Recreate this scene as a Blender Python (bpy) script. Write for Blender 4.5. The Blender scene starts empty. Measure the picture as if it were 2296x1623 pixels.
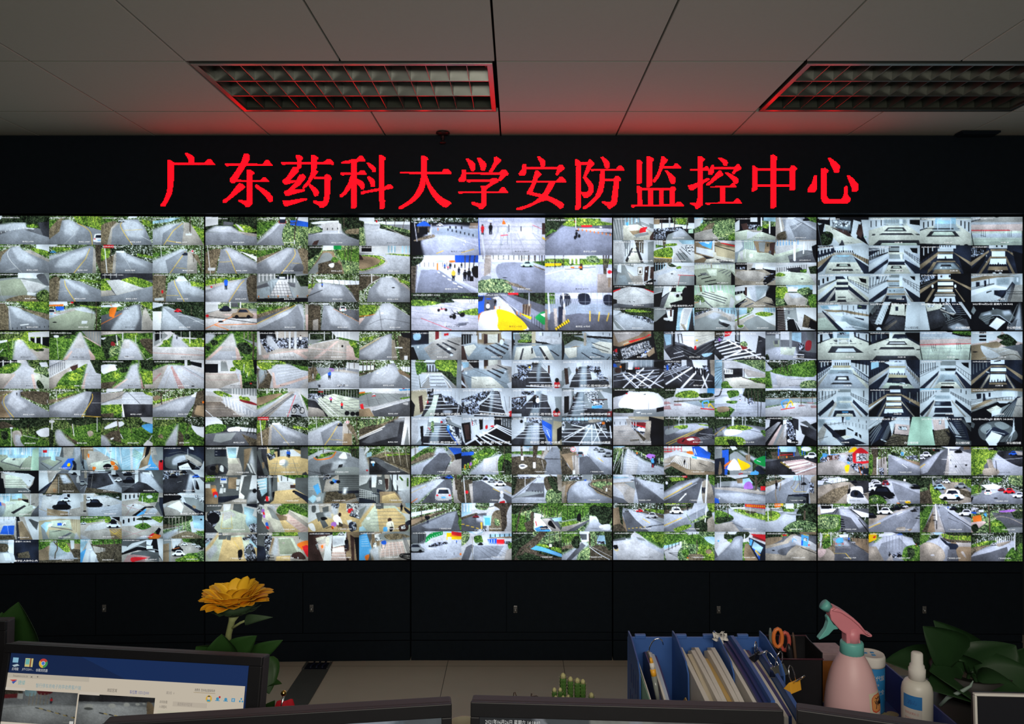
import bpy, bmesh, math, random
import numpy as np
from mathutils import Vector, Matrix
C = bpy.context.scene.collection
sc = bpy.context.scene
# ---------------- camera, light, exposure ----------------
F, VX, VY, EYE = 1667.0, 1157.0, 787.0, 1.642       # focal length and vanishing point in photo pixels, eye height
cd = bpy.data.cameras.new('camera'); cam = bpy.data.objects.new('camera', cd); C.objects.link(cam)
cam.location = (0, 0, EYE); cam.rotation_euler = (math.pi / 2, 0, 0)
cd.sensor_width = 36; cd.lens = 36 * F / 2296; cd.clip_start = .05
cd.shift_x = (1148 - VX) / 2296; cd.shift_y = (VY - 811.5) / 2296
sc.camera = cam
w = bpy.data.worlds.new('room_dusk'); sc.world = w; w.use_nodes = True
w.node_tree.nodes['Background'].inputs[0].default_value = (1.0, .93, .8, 1); w.node_tree.nodes['Background'].inputs[1].default_value = .035
def area(name, loc, rot, sx, sy, power, col):
    l = bpy.data.lights.new(name, 'AREA'); l.shape = 'RECTANGLE'; l.size = sx; l.size_y = sy; l.energy = power; l.color = col
    o = bpy.data.objects.new(name, l); C.objects.link(o); o.location = loc; o.rotation_euler = rot
area('rear_window_daylight', (.6, -2.6, 1.75), (math.radians(90), 0, 0), 2.6, 1.5, 5, (1.0, .92, .8))  # added weak warm fill far behind the camera, no window modelled
area('work_lamp_behind_operator', (.2, -.5, 2.0), (math.radians(68), 0, 0), 1.4, .4, 29, (1.0, .93, .82))  # added unseen fill above and behind the camera, brightens the desk objects
sc.view_settings.view_transform = 'Standard'; sc.view_settings.look = 'None'; sc.view_settings.gamma = 1
sc.view_settings.use_curve_mapping = False; sc.view_settings.exposure = 0
FEED_GLOW, LED_GLOW = 1.2, 8.5
TINT = {'02': (1.12, 1.13, 1.24), '03': (.95, .98, 1.0), '04': (.86, .93, .97), '12': (.93, .97, 1.02), '13': (.96, .98, 1.03), '14': (.86, .93, .97), '20': (.9, .96, .98), '21': (.93, .95, .93), '00': (.97, 1.0, 1.0), '22': (1.02, 1.04, 1.08), '23': (1.0, 1.02, 1.06), '24': (1.0, 1.0, 1.05)}   # white balance of each display
# ---------------- helpers ----------------
def P(px, py, d): return Vector(((px - VX) * d / F, d, EYE - (py - VY) * d / F))
def lin(c): return tuple(((v / 255) / 12.92 if v / 255 <= .04045 else ((v / 255 + .055) / 1.055) ** 2.4) for v in c)
def mat(name, rgb, rough=.6, metal=0., var=.12, scale=18., bump=0., trans=0., alpha=1., spec=.4):
    m = bpy.data.materials.new(name); m.use_nodes = True; nt = m.node_tree; b = nt.nodes['Principled BSDF']
    tc = nt.nodes.new('ShaderNodeTexCoord'); n = nt.nodes.new('ShaderNodeTexNoise'); n.inputs['Scale'].default_value = scale; n.inputs['Detail'].default_value = 4
    nt.links.new(tc.outputs['Object'], n.inputs['Vector'])
    r = nt.nodes.new('ShaderNodeMix'); r.data_type = 'RGBA'
    r.inputs[6].default_value = (*[max(c * (1 - var), 0) for c in rgb], 1); r.inputs[7].default_value = (*[min(c * (1 + var), 1) for c in rgb], 1)
    nt.links.new(n.outputs[0], r.inputs[0]); nt.links.new(r.outputs[2], b.inputs['Base Color'])
    b.inputs['Roughness'].default_value = rough; b.inputs['Metallic'].default_value = metal; b.inputs['Specular IOR Level'].default_value = spec
    if trans: b.inputs['Transmission Weight'].default_value = trans
    if alpha < 1: b.inputs['Alpha'].default_value = alpha
    if bump:
        bp = nt.nodes.new('ShaderNodeBump'); bp.inputs['Strength'].default_value = bump; bp.inputs['Distance'].default_value = .002
        nt.links.new(n.outputs[0], bp.inputs['Height']); nt.links.new(bp.outputs[0], b.inputs['Normal'])
    return m
def glow(name, strength, rgb=None):
    m = bpy.data.materials.new(name); m.use_nodes = True; nt = m.node_tree; b = nt.nodes['Principled BSDF']
    b.inputs['Base Color'].default_value = (.01, .01, .012, 1); b.inputs['Roughness'].default_value = .45; b.inputs['Specular IOR Level'].default_value = .2
    b.inputs['Emission Strength'].default_value = strength
    if rgb: b.inputs['Emission Color'].default_value = (*rgb, 1)
    else:
        a = nt.nodes.new('ShaderNodeAttribute'); a.attribute_name = 'Col'; nt.links.new(a.outputs['Color'], b.inputs['Emission Color'])
    return m
class MB:  # collects faces for ONE mesh
    def __init__(s): s.v, s.f, s.smooth = [], [], []
    def add(s, v, f, sm=False):
        o = len(s.v); s.v += [tuple(p) for p in v]; s.f += [tuple(i + o for i in q) for q in f]; s.smooth += [sm] * len(f); return s
    def box(s, a, b, M=None, bev=0.):
        bm = bmesh.new(); bmesh.ops.create_cube(bm, size=1)
        for v in bm.verts: v.co = Vector([a[i] + (v.co[i] + .5) * (b[i] - a[i]) for i in range(3)])
        if bev: bmesh.ops.bevel(bm, geom=bm.edges[:], offset=bev, segments=2, affect='EDGES', profile=.6)
        bm.verts.ensure_lookup_table(); bm.verts.index_update()
        s.add([(M @ v.co if M else v.co) for v in bm.verts], [[v.index for v in f.verts] for f in bm.faces]); bm.free(); return s
    def lathe(s, prof, c=(0, 0, 0), n=28, M=None, rib=0, ribs=8):
        v = []
        for r, z in prof:
            for i in range(n):
                a = 2 * math.pi * i / n; q = r * (1 + rib * math.cos(ribs * a)); p = Vector((c[0] + q * math.cos(a), c[1] + q * math.sin(a), c[2] + z)); v.append(M @ p if M else p)
        f = [(k * n + i, k * n + (i + 1) % n, (k + 1) * n + (i + 1) % n, (k + 1) * n + i) for k in range(len(prof) - 1) for i in range(n)]
        if prof[0][0] > 0: f.append(tuple(reversed(range(n))))
        if prof[-1][0] > 0: f.append(tuple((len(prof) - 1) * n + i for i in range(n)))
        return s.add(v, f, True)
    def tube(s, pts, r, n=8, closed=False):
        pts = [Vector(p) for p in pts]; m = len(pts); R = r if isinstance(r, (list, tuple)) else [r] * m; v = []; up = None
        for i, p in enumerate(pts):
            a = pts[(i - 1) % m] if closed or i else p; b = pts[(i + 1) % m] if closed or i < m - 1 else p; t = (b - a).normalized()
            if up is None: up = t.orthogonal().normalized()
            up = (up - t * up.dot(t)).normalized(); sd = t.cross(up)
            v += [p + (up * math.cos(2 * math.pi * k / n) + sd * math.sin(2 * math.pi * k / n)) * R[i] for k in range(n)]
        f = [(i * n + k, i * n + (k + 1) % n, ((i + 1) % m) * n + (k + 1) % n, ((i + 1) % m) * n + k) for i in range(m if closed else m - 1) for k in range(n)]
        if not closed: f += [tuple(reversed(range(n))), tuple((m - 1) * n + k for k in range(n))]
        return s.add(v, f, True)
    def prism(s, poly, axis, d0, d1, bev=0.):  # outline of 3-D points pushed along axis
        ax = Vector(axis); n = len(poly); bm = bmesh.new()
        a = [bm.verts.new(Vector(p) + ax * d0) for p in poly]; b = [bm.verts.new(Vector(p) + ax * d1) for p in poly]
        bm.faces.new(a); bm.faces.new(list(reversed(b)))
        for i in range(n): bm.faces.new([a[i], b[i], b[(i + 1) % n], a[(i + 1) % n]])
        bmesh.ops.recalc_face_normals(bm, faces=bm.faces[:])
        if bev: bmesh.ops.bevel(bm, geom=bm.edges[:], offset=bev, segments=2, affect='EDGES', profile=.6)
        bm.verts.ensure_lookup_table(); bm.verts.index_update()
        s.add([v.co.copy() for v in bm.verts], [[v.index for v in f.verts] for f in bm.faces]); bm.free(); return s
    def leaf(s, base, tip, width, nrm, droop=.15, cup=.25, shape=.45, n=9, th=.0006, pw=.8):
        base, tip, nrm = Vector(base), Vector(tip), Vector(nrm).normalized(); L = tip - base; side = L.cross(nrm).normalized(); nrm = side.cross(L).normalized(); up, dn, f = [], [], []
        for i in range(n + 1):
            t = i / n; wd = width * .5 * (math.sin(math.pi * t ** shape) ** pw if 0 < t < 1 else .02)
            c = base + L * t + nrm * (L.length * droop * (math.sin(math.pi * t) * .6 - t * t * .6))
            for k in (-1, -.55, 0, .55, 1): up.append(c + side * wd * k + nrm * abs(k) ** 1.4 * wd * cup)
        N = len(up); dn = [p - nrm * th for p in up]
        for i in range(n):
            for k in range(4):
                a = i * 5 + k; f.append((a, a + 1, a + 6, a + 5)); f.append((N + a, N + a + 5, N + a + 6, N + a + 1))
        for i in range(n):
            for k in (0, 4): a = i * 5 + k; f.append((a, a + 5, N + a + 5, N + a))
        return s.add(up + dn, f, True)
    def build(s, name, m, parent=None):
        me = bpy.data.meshes.new(name); off = Vector(parent['_w']) if parent is not None and '_w' in parent else Vector()
        me.from_pydata([Vector(p) - off for p in s.v], [], s.f); me.polygons.foreach_set('use_smooth', s.smooth); me.materials.append(m); me.update()
        o = bpy.data.objects.new(name, me); C.objects.link(o)
        if parent is not None: o.parent = parent; o['_w'] = tuple(off)
        return o
def tag(o, label, cat, group=None):
    o['label'] = label; o['category'] = cat
    if group: o['group'] = group
    return o
def thing(name, label, cat, loc, group=None):
    o = bpy.data.objects.new(name, None); o.empty_display_size = .05; o.location = loc; o['_w'] = tuple(loc); C.objects.link(o)
    return tag(o, label, cat, group)
def struct(o): o['kind'] = 'structure'; return o
_txt = {}
def text_mesh(body):  # outlines of a line of writing, 1 unit high, as triangles (x from 0, y from 0)
    if body not in _txt:
        cu = bpy.data.curves.new('t', 'FONT'); cu.body = body; cu.resolution_u = 1; ob = bpy.data.objects.new('t', cu); C.objects.link(ob)
        bpy.context.view_layer.update(); ev = ob.evaluated_get(bpy.context.evaluated_depsgraph_get()); me = ev.to_mesh()
        v = np.zeros(len(me.vertices) * 3, 'f4'); me.vertices.foreach_get('co', v); v = v.reshape(-1, 3)[:, :2].copy(); me.calc_loop_triangles()
        t = np.zeros(len(me.loop_triangles) * 3, 'i4'); me.loop_triangles.foreach_get('vertices', t); ev.to_mesh_clear()
        bpy.data.objects.remove(ob); bpy.data.curves.remove(cu)
        if len(v): v[:, 0] -= v[:, 0].min(); v[:, 1] -= v[:, 1].min()
        _txt[body] = (v, t.reshape(-1, 3))
    return _txt[body]
class Glass:  # the lit picture of one screen: vertices in (u right, v down, lift), a colour on each
    def __init__(s): s.uv, s.col, s.quads, s.tris, s.n = [], [], [], [], 0
    def put(s, uv, lift, col, quads=None, tris=None):
        s.uv.append(np.column_stack([uv, np.full(len(uv), lift)])); s.col.append(np.broadcast_to(col, (len(uv), 3)))
        if quads is not None: s.quads.append(np.asarray(quads) + s.n)
        if tris is not None: s.tris.append(np.asarray(tris) + s.n)
        s.n += len(uv)
    def rect(s, u0, v0, u1, v1, rgb, lift=0.): s.put(np.array([[u0, v0], [u0, v1], [u1, v1], [u1, v0]]), lift, np.array(lin(rgb)), [[0, 1, 2, 3]])
    def disc(s, u, v, ru, rv, rgb, lift=0., n=20):
        a = np.arange(n) * 2 * np.pi / n; s.put(np.column_stack([u + ru * np.cos(a), v - rv * np.sin(a)]), lift, np.array(lin(rgb)), None, [[0, i, i + 1] for i in range(1, n - 1)])
    def poly(s, pts, rgb, lift=0.): s.put(np.array(pts), lift, np.array(lin(rgb)), None, [[0, i, i + 1] for i in range(1, len(pts) - 1)])
    def text(s, body, u0, v1, u1, hv, rgb, lift):
        v, t = text_mesh(body)
        if len(v): s.put(np.column_stack([u0 + v[:, 0] / v[:, 0].max() * (u1 - u0), v1 - v[:, 1] / v[:, 1].max() * hv]), lift, np.array(lin(rgb)), None, t)
    def picture(s, img, u0, v0, u1, v1, lift=0.):
        h, w_ = img.shape[:2]; c = img / 255.; c = np.where(c <= .04045, c / 12.92, ((c + .055) / 1.055) ** 2.4)
        c = np.pad(c, ((0, 1), (0, 1), (0, 0)), mode='edge'); uu, vv = np.meshgrid(np.linspace(u0, u1, w_ + 1), np.linspace(v0, v1, h + 1))
        k = (np.arange(h)[:, None] * (w_ + 1) + np.arange(w_)[None]).ravel()
        s.put(np.column_stack([uu.ravel(), vv.ravel()]), lift, c.reshape(-1, 3), np.column_stack([k, k + w_ + 1, k + w_ + 2, k + 1]))
    def build(s, name, m, o, du, dv, parent, off=None):
        uv = np.concatenate(s.uv); col = np.concatenate(s.col); o, du, dv = np.array(o), np.array(du), np.array(dv)
        nrm = np.cross(dv, du); nrm = nrm / np.linalg.norm(nrm)
        if off is None: off = np.array(parent['_w'])
        co = o - off + uv[:, :1] * du + uv[:, 1:2] * dv + uv[:, 2:] * nrm
        me = bpy.data.meshes.new(name); q = np.concatenate(s.quads) if s.quads else np.zeros((0, 4), int); t = np.concatenate(s.tris) if s.tris else np.zeros((0, 3), int)
        me.vertices.add(len(co)); me.vertices.foreach_set('co', co.astype('f4').ravel()); nl = q.size + t.size
        me.loops.add(nl); me.loops.foreach_set('vertex_index', np.concatenate([q.ravel(), t.ravel()]).astype('i4'))
        me.polygons.add(len(q) + len(t)); me.polygons.foreach_set('loop_start', np.concatenate([np.arange(len(q)) * 4, q.size + np.arange(len(t)) * 3]).astype('i4'))
        a = me.attributes.new('Col', 'FLOAT_COLOR', 'POINT'); a.data.foreach_set('color', np.column_stack([col, np.ones(len(col))]).astype('f4').ravel())
        me.materials.append(m); me.update(calc_edges=True); ob = bpy.data.objects.new(name, me); C.objects.link(ob); ob.parent = parent; ob['_w'] = tuple(off); return ob
# ---- pictures shown on the screens: drawn from outlines, one colour per grid vertex -------------
CW, CH, SS = 96, 54, 2
PW, PH = CW * SS, CH * SS
MATS = {  # letter: (sRGB, contrast of its texture, kind of texture)
 'a': ((134,141,151), .05, 'r'), 'A': ((184,192,203), .035, 'r'), 'd': ((88,92,99), .08, 'r'), 'D': ((44,46,52), .2, 'r'),
 'k': ((14,16,21), .1, 'g'), 'c': ((196,199,202), .045, 'r'), 'C': ((170,166,160), .07, 'r'), 'w': ((246,250,255), .02, 'g'),
 'W': ((212,219,224), .03, 'g'), 'v': ((138,146,148), .05, 'g'), 'V': ((84,90,93), .07, 'g'),
 'g': ((104,142,52), .32, 'f'), 'G': ((68,108,44), .36, 'f'), 'l': ((64,88,48), .6, 'f'), 'L': ((30,44,30), .7, 'f'),
 'u': ((96,126,84), .45, 'f'), 'n': ((116,106,86), .2, 'n'), 'N': ((76,70,58), .25, 'n'), 't': ((74,66,56), .25, 'n'), 'T': ((158,150,136), .12, 'r'),
 's': ((236,245,255), .03, 'g'), 'S': ((166,208,228), .1, 'g'), 'm': ((76,104,52), .6, 'h'), 'M': ((46,62,42), .7, 'h'),
 'y': ((228,190,66), .06, 'g'), 'Y': ((250,206,20), .05, 'g'), 'o': ((238,122,40), .06, 'g'), 'r': ((218,34,44), .06, 'g'), 'R': ((120,34,40), .1, 'g'),
 'b': ((36,92,206), .08, 'g'), 'B': ((84,172,236), .06, 'g'), 'e': ((168,134,134), .07, 'r'), 'p': ((170,112,206), .05, 'g'),
 'f': ((214,214,200), .05, 'r'), 'F': ((146,160,168), .05, 'r'), 'h': ((186,176,146), .06, 'g'), 'H': ((208,184,134), .05, 'r'),
 'i': ((58,42,40), .15, 'g'), 'q': ((148,158,140), .04, 'r'), 'Q': ((196,208,192), .06, 'r'), 'x': ((92,98,110), .75, 'x'), 'X': ((178,186,194), .45, 'x'),
 'E': ((206,184,178), .05, 'r'), 'I': ((140,122,98), .12, 'g'), 'z': ((186,222,196), .05, 'g'), 'j': ((20,150,70), .06, 'g'), 'J': ((30,36,50), .15, 'g'),
}
_rs = np.random.RandomState(7)
def _noise(h, w, cell):
    gh, gw = int(h / cell) + 3, int(w / cell) + 3
    g = _rs.rand(gh, gw)
    yy, xx = np.arange(h) / cell, np.arange(w) / cell
    y0, x0 = yy.astype(int), xx.astype(int)
    fy, fx = (yy - y0)[:, None], (xx - x0)[None, :]
    a, b, c, d = g[y0][:, x0], g[y0][:, x0 + 1], g[y0 + 1][:, x0], g[y0 + 1][:, x0 + 1]
    return a * (1 - fy) * (1 - fx) + b * (1 - fy) * fx + c * fy * (1 - fx) + d * fy * fx
BIGH, BIGW = PH * 3, PW * 3
_fine = _noise(BIGH, BIGW, 1.7); _mid = _noise(BIGH, BIGW, 5); _big = _noise(BIGH, BIGW, 22)
NF = (_fine * .6 + _mid * .25 + _big * .15); NF = (NF - NF.mean()) / NF.std()
NG = (_fine * .3 + _big * .7); NG = (NG - NG.mean()) / NG.std()
NX = _noise(BIGH, BIGW, 2.6) * .65 + _noise(BIGH, BIGW, 7) * .35; NX = (NX - NX.mean()) / NX.std()
YY, XX = np.mgrid[0:PH, 0:PW].astype(float); YY += .5; XX += .5

def _smooth(pts, closed):
    n = len(pts)
    if n < 3: return pts
    P = np.array(pts, float); out = []
    rng = range(n) if closed else range(n - 1)
    for i in rng:
        g = (lambda k: P[k % n]) if closed else (lambda k: P[min(max(k, 0), n - 1)])
        p0, p1, p2, p3 = g(i - 1), g(i), g(i + 1), g(i + 2)
        for t in (0, .25, .5, .75):
            out.append(.5 * (2 * p1 + (p2 - p0) * t + (2 * p0 - 5 * p1 + 4 * p2 - p3) * t * t + (3 * p1 - p0 - 3 * p2 + p3) * t ** 3))
    if not closed: out.append(P[-1])
    return [tuple(o) for o in out]

class Canvas:
    def __init__(self, seed):
        self.img = np.zeros((PH, PW, 3)); self.rnd = random.Random(seed)
        self.oy, self.ox = self.rnd.randrange(BIGH - PH), self.rnd.randrange(BIGW - PW)
    def tex(self, mat, y0, y1, x0, x1):
        rgb, amp, kind = MATS[mat]
        c = np.array(rgb, float)[None, None] * np.ones((y1 - y0, x1 - x0, 1))
        src = NX if kind == 'x' else NF if kind in 'fhn' else NG
        n = src[self.oy + y0:self.oy + y1, self.ox + x0:self.ox + x1][..., None]
        if kind == 'r':
            t = np.linspace(1.1, .9, y1 - y0)[:, None, None]
            return c * t * (1 + amp * n + .03 * NX[self.oy + y0:self.oy + y1, self.ox + x0:self.ox + x1][..., None])
        if kind == 'x':
            return np.clip(c * (1 + amp * n), 6, 255)
        o = c * np.clip(1 + amp * n, .12, 2.1)
        if kind == 'f' or kind == 'h':
            o[..., 0:1] *= 1 + .12 * n; 
        if kind == 'h':
            k = np.clip((src[self.oy + y0:self.oy + y1, self.ox + x0:self.ox + x1] - .9) * 3, 0, 1)[..., None]
            o = o * (1 - k) + np.array((238., 246, 250)) * k
        return o
    def blend(self, mask, mat, y0, y1, x0, x1):
        o = self.tex(mat, y0, y1, x0, x1); m = mask[..., None]
        self.img[y0:y1, x0:x1] = self.img[y0:y1, x0:x1] * (1 - m) + o * m
    def box(self, xs, ys, pad=1):
        x0, x1 = max(0, int(min(xs) - pad)), min(PW, int(max(xs) + pad) + 1)
        y0, y1 = max(0, int(min(ys) - pad)), min(PH, int(max(ys) + pad) + 1)
        return (y0, y1, x0, x1) if y1 > y0 and x1 > x0 else None
    def poly(self, pts, mat):
        P = [(x * PW, y * PH) for x, y in pts]
        b = self.box([p[0] for p in P], [p[1] for p in P])
        if b is None: return
        y0, y1, x0, x1 = b; X, Y = XX[y0:y1, x0:x1], YY[y0:y1, x0:x1]
        ins = np.zeros(X.shape, bool)
        for (ax, ay), (bx, by) in zip(P, P[1:] + P[:1]):
            if ay == by: continue
            c = (ay > Y) != (by > Y)
            ins ^= c & (X < (bx - ax) * (Y - ay) / (by - ay) + ax)
        m = ins.astype(float)
        if mat in 'AF':  # wet sheen: no hard outline
            for _ in range(2):
                for ax in (0, 1):
                    q = np.pad(m, [(4, 4) if k == ax else (0, 0) for k in (0, 1)], mode='edge'); c = np.cumsum(q, ax)
                    m = (np.take(c, range(8, c.shape[ax]), ax) - np.take(c, range(0, c.shape[ax] - 8), ax)) / 8
        self.blend(m, mat, y0, y1, x0, x1)
    def line(self, pts, mat, w):
        w = w * PW * .0055
        P = [(x * PW, y * PH) for x, y in pts]
        b = self.box([p[0] for p in P], [p[1] for p in P], w + 1)
        if b is None: return
        y0, y1, x0, x1 = b; X, Y = XX[y0:y1, x0:x1], YY[y0:y1, x0:x1]
        dm = np.full(X.shape, 1e9)
        for (ax, ay), (bx, by) in zip(P, P[1:]):
            dx, dy = bx - ax, by - ay; L = dx * dx + dy * dy + 1e-9
            t = np.clip(((X - ax) * dx + (Y - ay) * dy) / L, 0, 1)
            dm = np.minimum(dm, np.hypot(X - ax - t * dx, Y - ay - t * dy))
        self.blend(np.clip(w * .5 + .5 - dm, 0, 1), mat, y0, y1, x0, x1)
    def ell(self, c, r, mat):
        cx, cy, rx, ry = c[0] * PW, c[1] * PH, max(r[0] * PW, .6), max(r[1] * PH, .6)
        b = self.box([cx - rx, cx + rx], [cy - ry, cy + ry])
        if b is None: return
        y0, y1, x0, x1 = b; X, Y = XX[y0:y1, x0:x1], YY[y0:y1, x0:x1]
        q = np.sqrt(((X - cx) / rx) ** 2 + ((Y - cy) / ry) ** 2)
        self.blend(np.clip((1 - q) * min(rx, ry) + .5, 0, 1), mat, y0, y1, x0, x1)
    def car(self, c, w, mat):
        x, y = c; h = w * .62 * PW / PH * .8
        self.ell((x, y - .02 * w), (w * .54, h * .14), 'k')
        self.poly(_smooth([(x - w * .5, y - h * .1), (x - w * .5, y - h * .45), (x - w * .3, y - h * .55), (x - w * .18, y - h * .95), (x + w * .22, y - h * .95), (x + w * .4, y - h * .52), (x + w * .5, y - h * .42), (x + w * .5, y - h * .1)], True), mat)
        self.poly([(x - w * .24, y - h * .55), (x - w * .15, y - h * .85), (x + w * .18, y - h * .85), (x + w * .3, y - h * .55)], 'J')
        for s in (-.3, .3): self.ell((x + s * w, y - h * .08), (w * .1, w * .1 * PW / PH), 'k')
    def van(self, c, w, mat):  # seen from its end
        x, y = c; h = w * .8 * PW / PH
        self.ell((x, y), (w * .52, h * .08), 'k')
        self.poly(_smooth([(x - w * .5, y), (x - w * .5, y - h * .5), (x - w * .36, y - h * .95), (x + w * .36, y - h * .95), (x + w * .5, y - h * .5), (x + w * .5, y)], True), mat)
        self.poly([(x - w * .38, y - h * .5), (x - w * .3, y - h * .85), (x + w * .3, y - h * .85), (x + w * .38, y - h * .5)], 'J')
        self.poly([(x - w * .15, y - h * .12), (x - w * .15, y - h * .24), (x + w * .15, y - h * .24), (x + w * .15, y - h * .12)], 'B')
        for s in (-.42, .42): self.ell((x + s * w, y - h * .36), (w * .08, h * .07), 'r')
    def person(self, c, h, mat):
        x, y = c; u = h * PH / PW
        self.poly([(x - u * .12, y), (x - u * .14, y - h * .5), (x + u * .14, y - h * .5), (x + u * .1, y), (x + u * .02, y), (x, y - h * .35), (x - u * .04, y)], 'J')
        self.ell((x, y - h * .62), (u * .17, h * .22), mat)
        self.ell((x, y - h * .92), (u * .08, h * .08), 'i')

def draw(spec, seed):
    cv = Canvas(seed); gain = 1.0
    def pts(s):
        assert len(s) % 4 == 0, (spec, s)
        return [(int(s[i:i + 2]) / 99, int(s[i + 2:i + 4]) / 99) for i in range(0, len(s), 4)]
    for op in spec.split(','):
        o, rest = op[0], op[1:].replace(' ', '')
        if o == 'Z': cv.blend(np.ones((PH, PW)), rest, 0, PH, 0, PW)
        elif o == 'P': cv.poly(pts(rest[1:]), rest[0])
        elif o == 'Q': cv.poly(_smooth(pts(rest[1:]), True), rest[0])
        elif o == 'L': cv.line(pts(rest[2:]), rest[0], int(rest[1]))
        elif o == 'M': cv.line(_smooth(pts(rest[2:]), False), rest[0], int(rest[1]))
        elif o == 'E':
            p = pts(rest[1:]); cv.ell(p[0], p[1], rest[0])
        elif o == 'K': cv.car(pts(rest[1:5])[0], int(rest[5:7]) / 99, rest[0])
        elif o == 'V': cv.van(pts(rest[1:5])[0], int(rest[5:7]) / 99, rest[0])
        elif o == 'H': cv.person(pts(rest[1:5])[0], int(rest[5:7]) / 99, rest[0])
        elif o == 'B':
            p = pts(rest[2:18]); n = int(rest[18:20]); w = int(rest[1])
            for i in range(n):
                t = i / max(n - 1, 1)
                a = tuple(p[0][k] + (p[2][k] - p[0][k]) * t for k in (0, 1)); b = tuple(p[1][k] + (p[3][k] - p[1][k]) * t for k in (0, 1))
                cv.line([a, b], rest[0], w)
        elif o == '!': gain = int(rest) / 100
        else: raise ValueError(op)
    im = cv.img
    im = im.reshape(CH, SS, CW, SS, 3).mean((1, 3))
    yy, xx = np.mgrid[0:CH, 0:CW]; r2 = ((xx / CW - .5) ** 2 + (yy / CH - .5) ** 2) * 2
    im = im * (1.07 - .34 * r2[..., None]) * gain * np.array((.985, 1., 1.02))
    n = cv.rnd.random(); 
    im = im * (1 + .06 * (np.random.RandomState(int(n * 1e6)).rand(CH, CW, 1) - .5))
    return np.clip(im, 0, 255)
# outlines of the twelve red characters, three digits a coordinate
GLYPHS = '''094018100018110023120030123034122050106050106042100032095025|058050156050166039176039190056190058058058|038041045041058050058100057108055110054135050152042168029190015190015185025172034148038128
222052272052292053344054353042361042375058375060258059235059234061228061222056|284020292020302026302038296048290058278078265098258110252116245116237110237102246092260072275046|258105292106336106344098353098364110364112258112|292073304073316081316086311088311180299192288192285185266175266169274169280172293172|261122269116278118288128280135225178216178216170225165240150|319128319122325120335128350136366148375160375175364176358168352158335142
403048452049518049538049551038560038572051572056416054415058408057403053|450026460025472032473038468041468066460070454069454040450032|500026509026523034522039518040518065511069500069|441064450063460069459078432106422121415121407112408106420098434075|425107450107450112422119|462088475087482095480101462122442136470136479136479141425156416155412146413142425138442120450110|407172425172465166485165486170465176422190414191410182|500075512072521078520082505100490122475134471131475124488108496090|500068518064512074500078|508096542096542102508102|542091550087558089565099564104559108559150556172550185538195528195524188506179506172512172522174538174541160542110|491120496118505125520136524145521156511158506151505145494128
022052022049032045072038082028089028099041099046082046038053|020082054083078082085074094074104086104089032088031091024090020088|054040072040072192066197054197|052092068092054130038150024161017160017154028145045115|072102082106092112096119095135086135081125072118|104051111051125059132066132079122080120072110062|104095112094125102130110130126118128115115|084142100141120136145132160130172120182120189128188132170136098148092153086151|144026152026164034164040160041160168163172162192155200145200
280028288027300034301040296044296100290128285142272160252178218198206198206192215188240172258152272125278100280075|211079280080345080352070365070376082376086211085|296088300100312125332150350165372176376181360194351192332178312152300128295115
422038430037448048453055453070448077440076435065429049|459035469034484048488054487069482075472074468060|514032521031536041535046522058508080496080504068514045|410072422072422106418110400110399104406095410085|422081532081540072549072560084559089550093535108525108535088422087|425104502104508099519099528105526112508122488136485125498118502110438110436113429112425109|471125488125488188474200466200462192442184442177449177462180472180473140|399142528142538130546130559144559148411148410150402150399147
078030085029100041104046102064090064088050082040|031055043055043082038090021090018085029072|043064142064150056158056166066165071151081145090139090138085142074142070043070|072076080076092086090090081098062145095152112156140168160179164185162194152198140188120175100168082160046151046144060120|012108140108150096160096172110172114012114|116114136114125135112155105172090175058190030201012201012196038189065178085162100145
201040208040219049218195210201200200202185204060201058|218049239049246040251040261051261056250068236095252112258122258145250155240162228162222151218148218143225146238146244138243128226098228090240056218056|282032290031305042310050310065305069296066292051|251070332070340060350060359072359075260075258078252078|281075296075295112290142278162255185235198226198226192240184265158275130280100|295101325101325108295108|324101332092339092347102346108341110336172332185312198308198302189286178287174294174300176316176321140325112
399042410042417048415055414115408118398118|431030439030454038454042449046448122438129430129|478030485030498041496046488054482068468100456113451112451106462090471068|485062514062522053530053541066541068485068|489075495074508085522098523110519118509118504108498090|398125405124415131416185401185401148398146|415132505132512126519126525135520142520185505185504138415138|435138450138450185435185|470138485138485185470185|380185521184529176538176549186549190392191390194384194380190
036030045029057038056044051045051186034199029198025190009181010178018178028180032174035160|010070036070051070060062066062071069070076010076|003123015121035114065100072100073104051118032130019138010137006131|100034110034128043132050129060119060115051|081056088056088080081088069088068078075068|088064154064162055168055175066174071160078153086147086146081153070088070|102076109076117086115091100100072122062122062118075108092088|123082130081148090162099166105165114159119150116148108130090|076126136125146116152116160128160130076130|108130122130122178108178|061178148177159166165166177179177182075182072186066186061182
210060216060227068227135215142208142209132212128212075210074|226069331069336060345060354068354071349075348135345138330138330074226074|226121330121330126226126|270025278024291032290039288041288190279197270196
410090418090418135410146389146388139392130402116|432068444067456075455080450082450158458168496168502160506148506130510125517126517152526165525174516180441180434172432165|454036460034476045492060491075488081474081470071|514091521090535101550118550139545142532142530130522110'''
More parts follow.
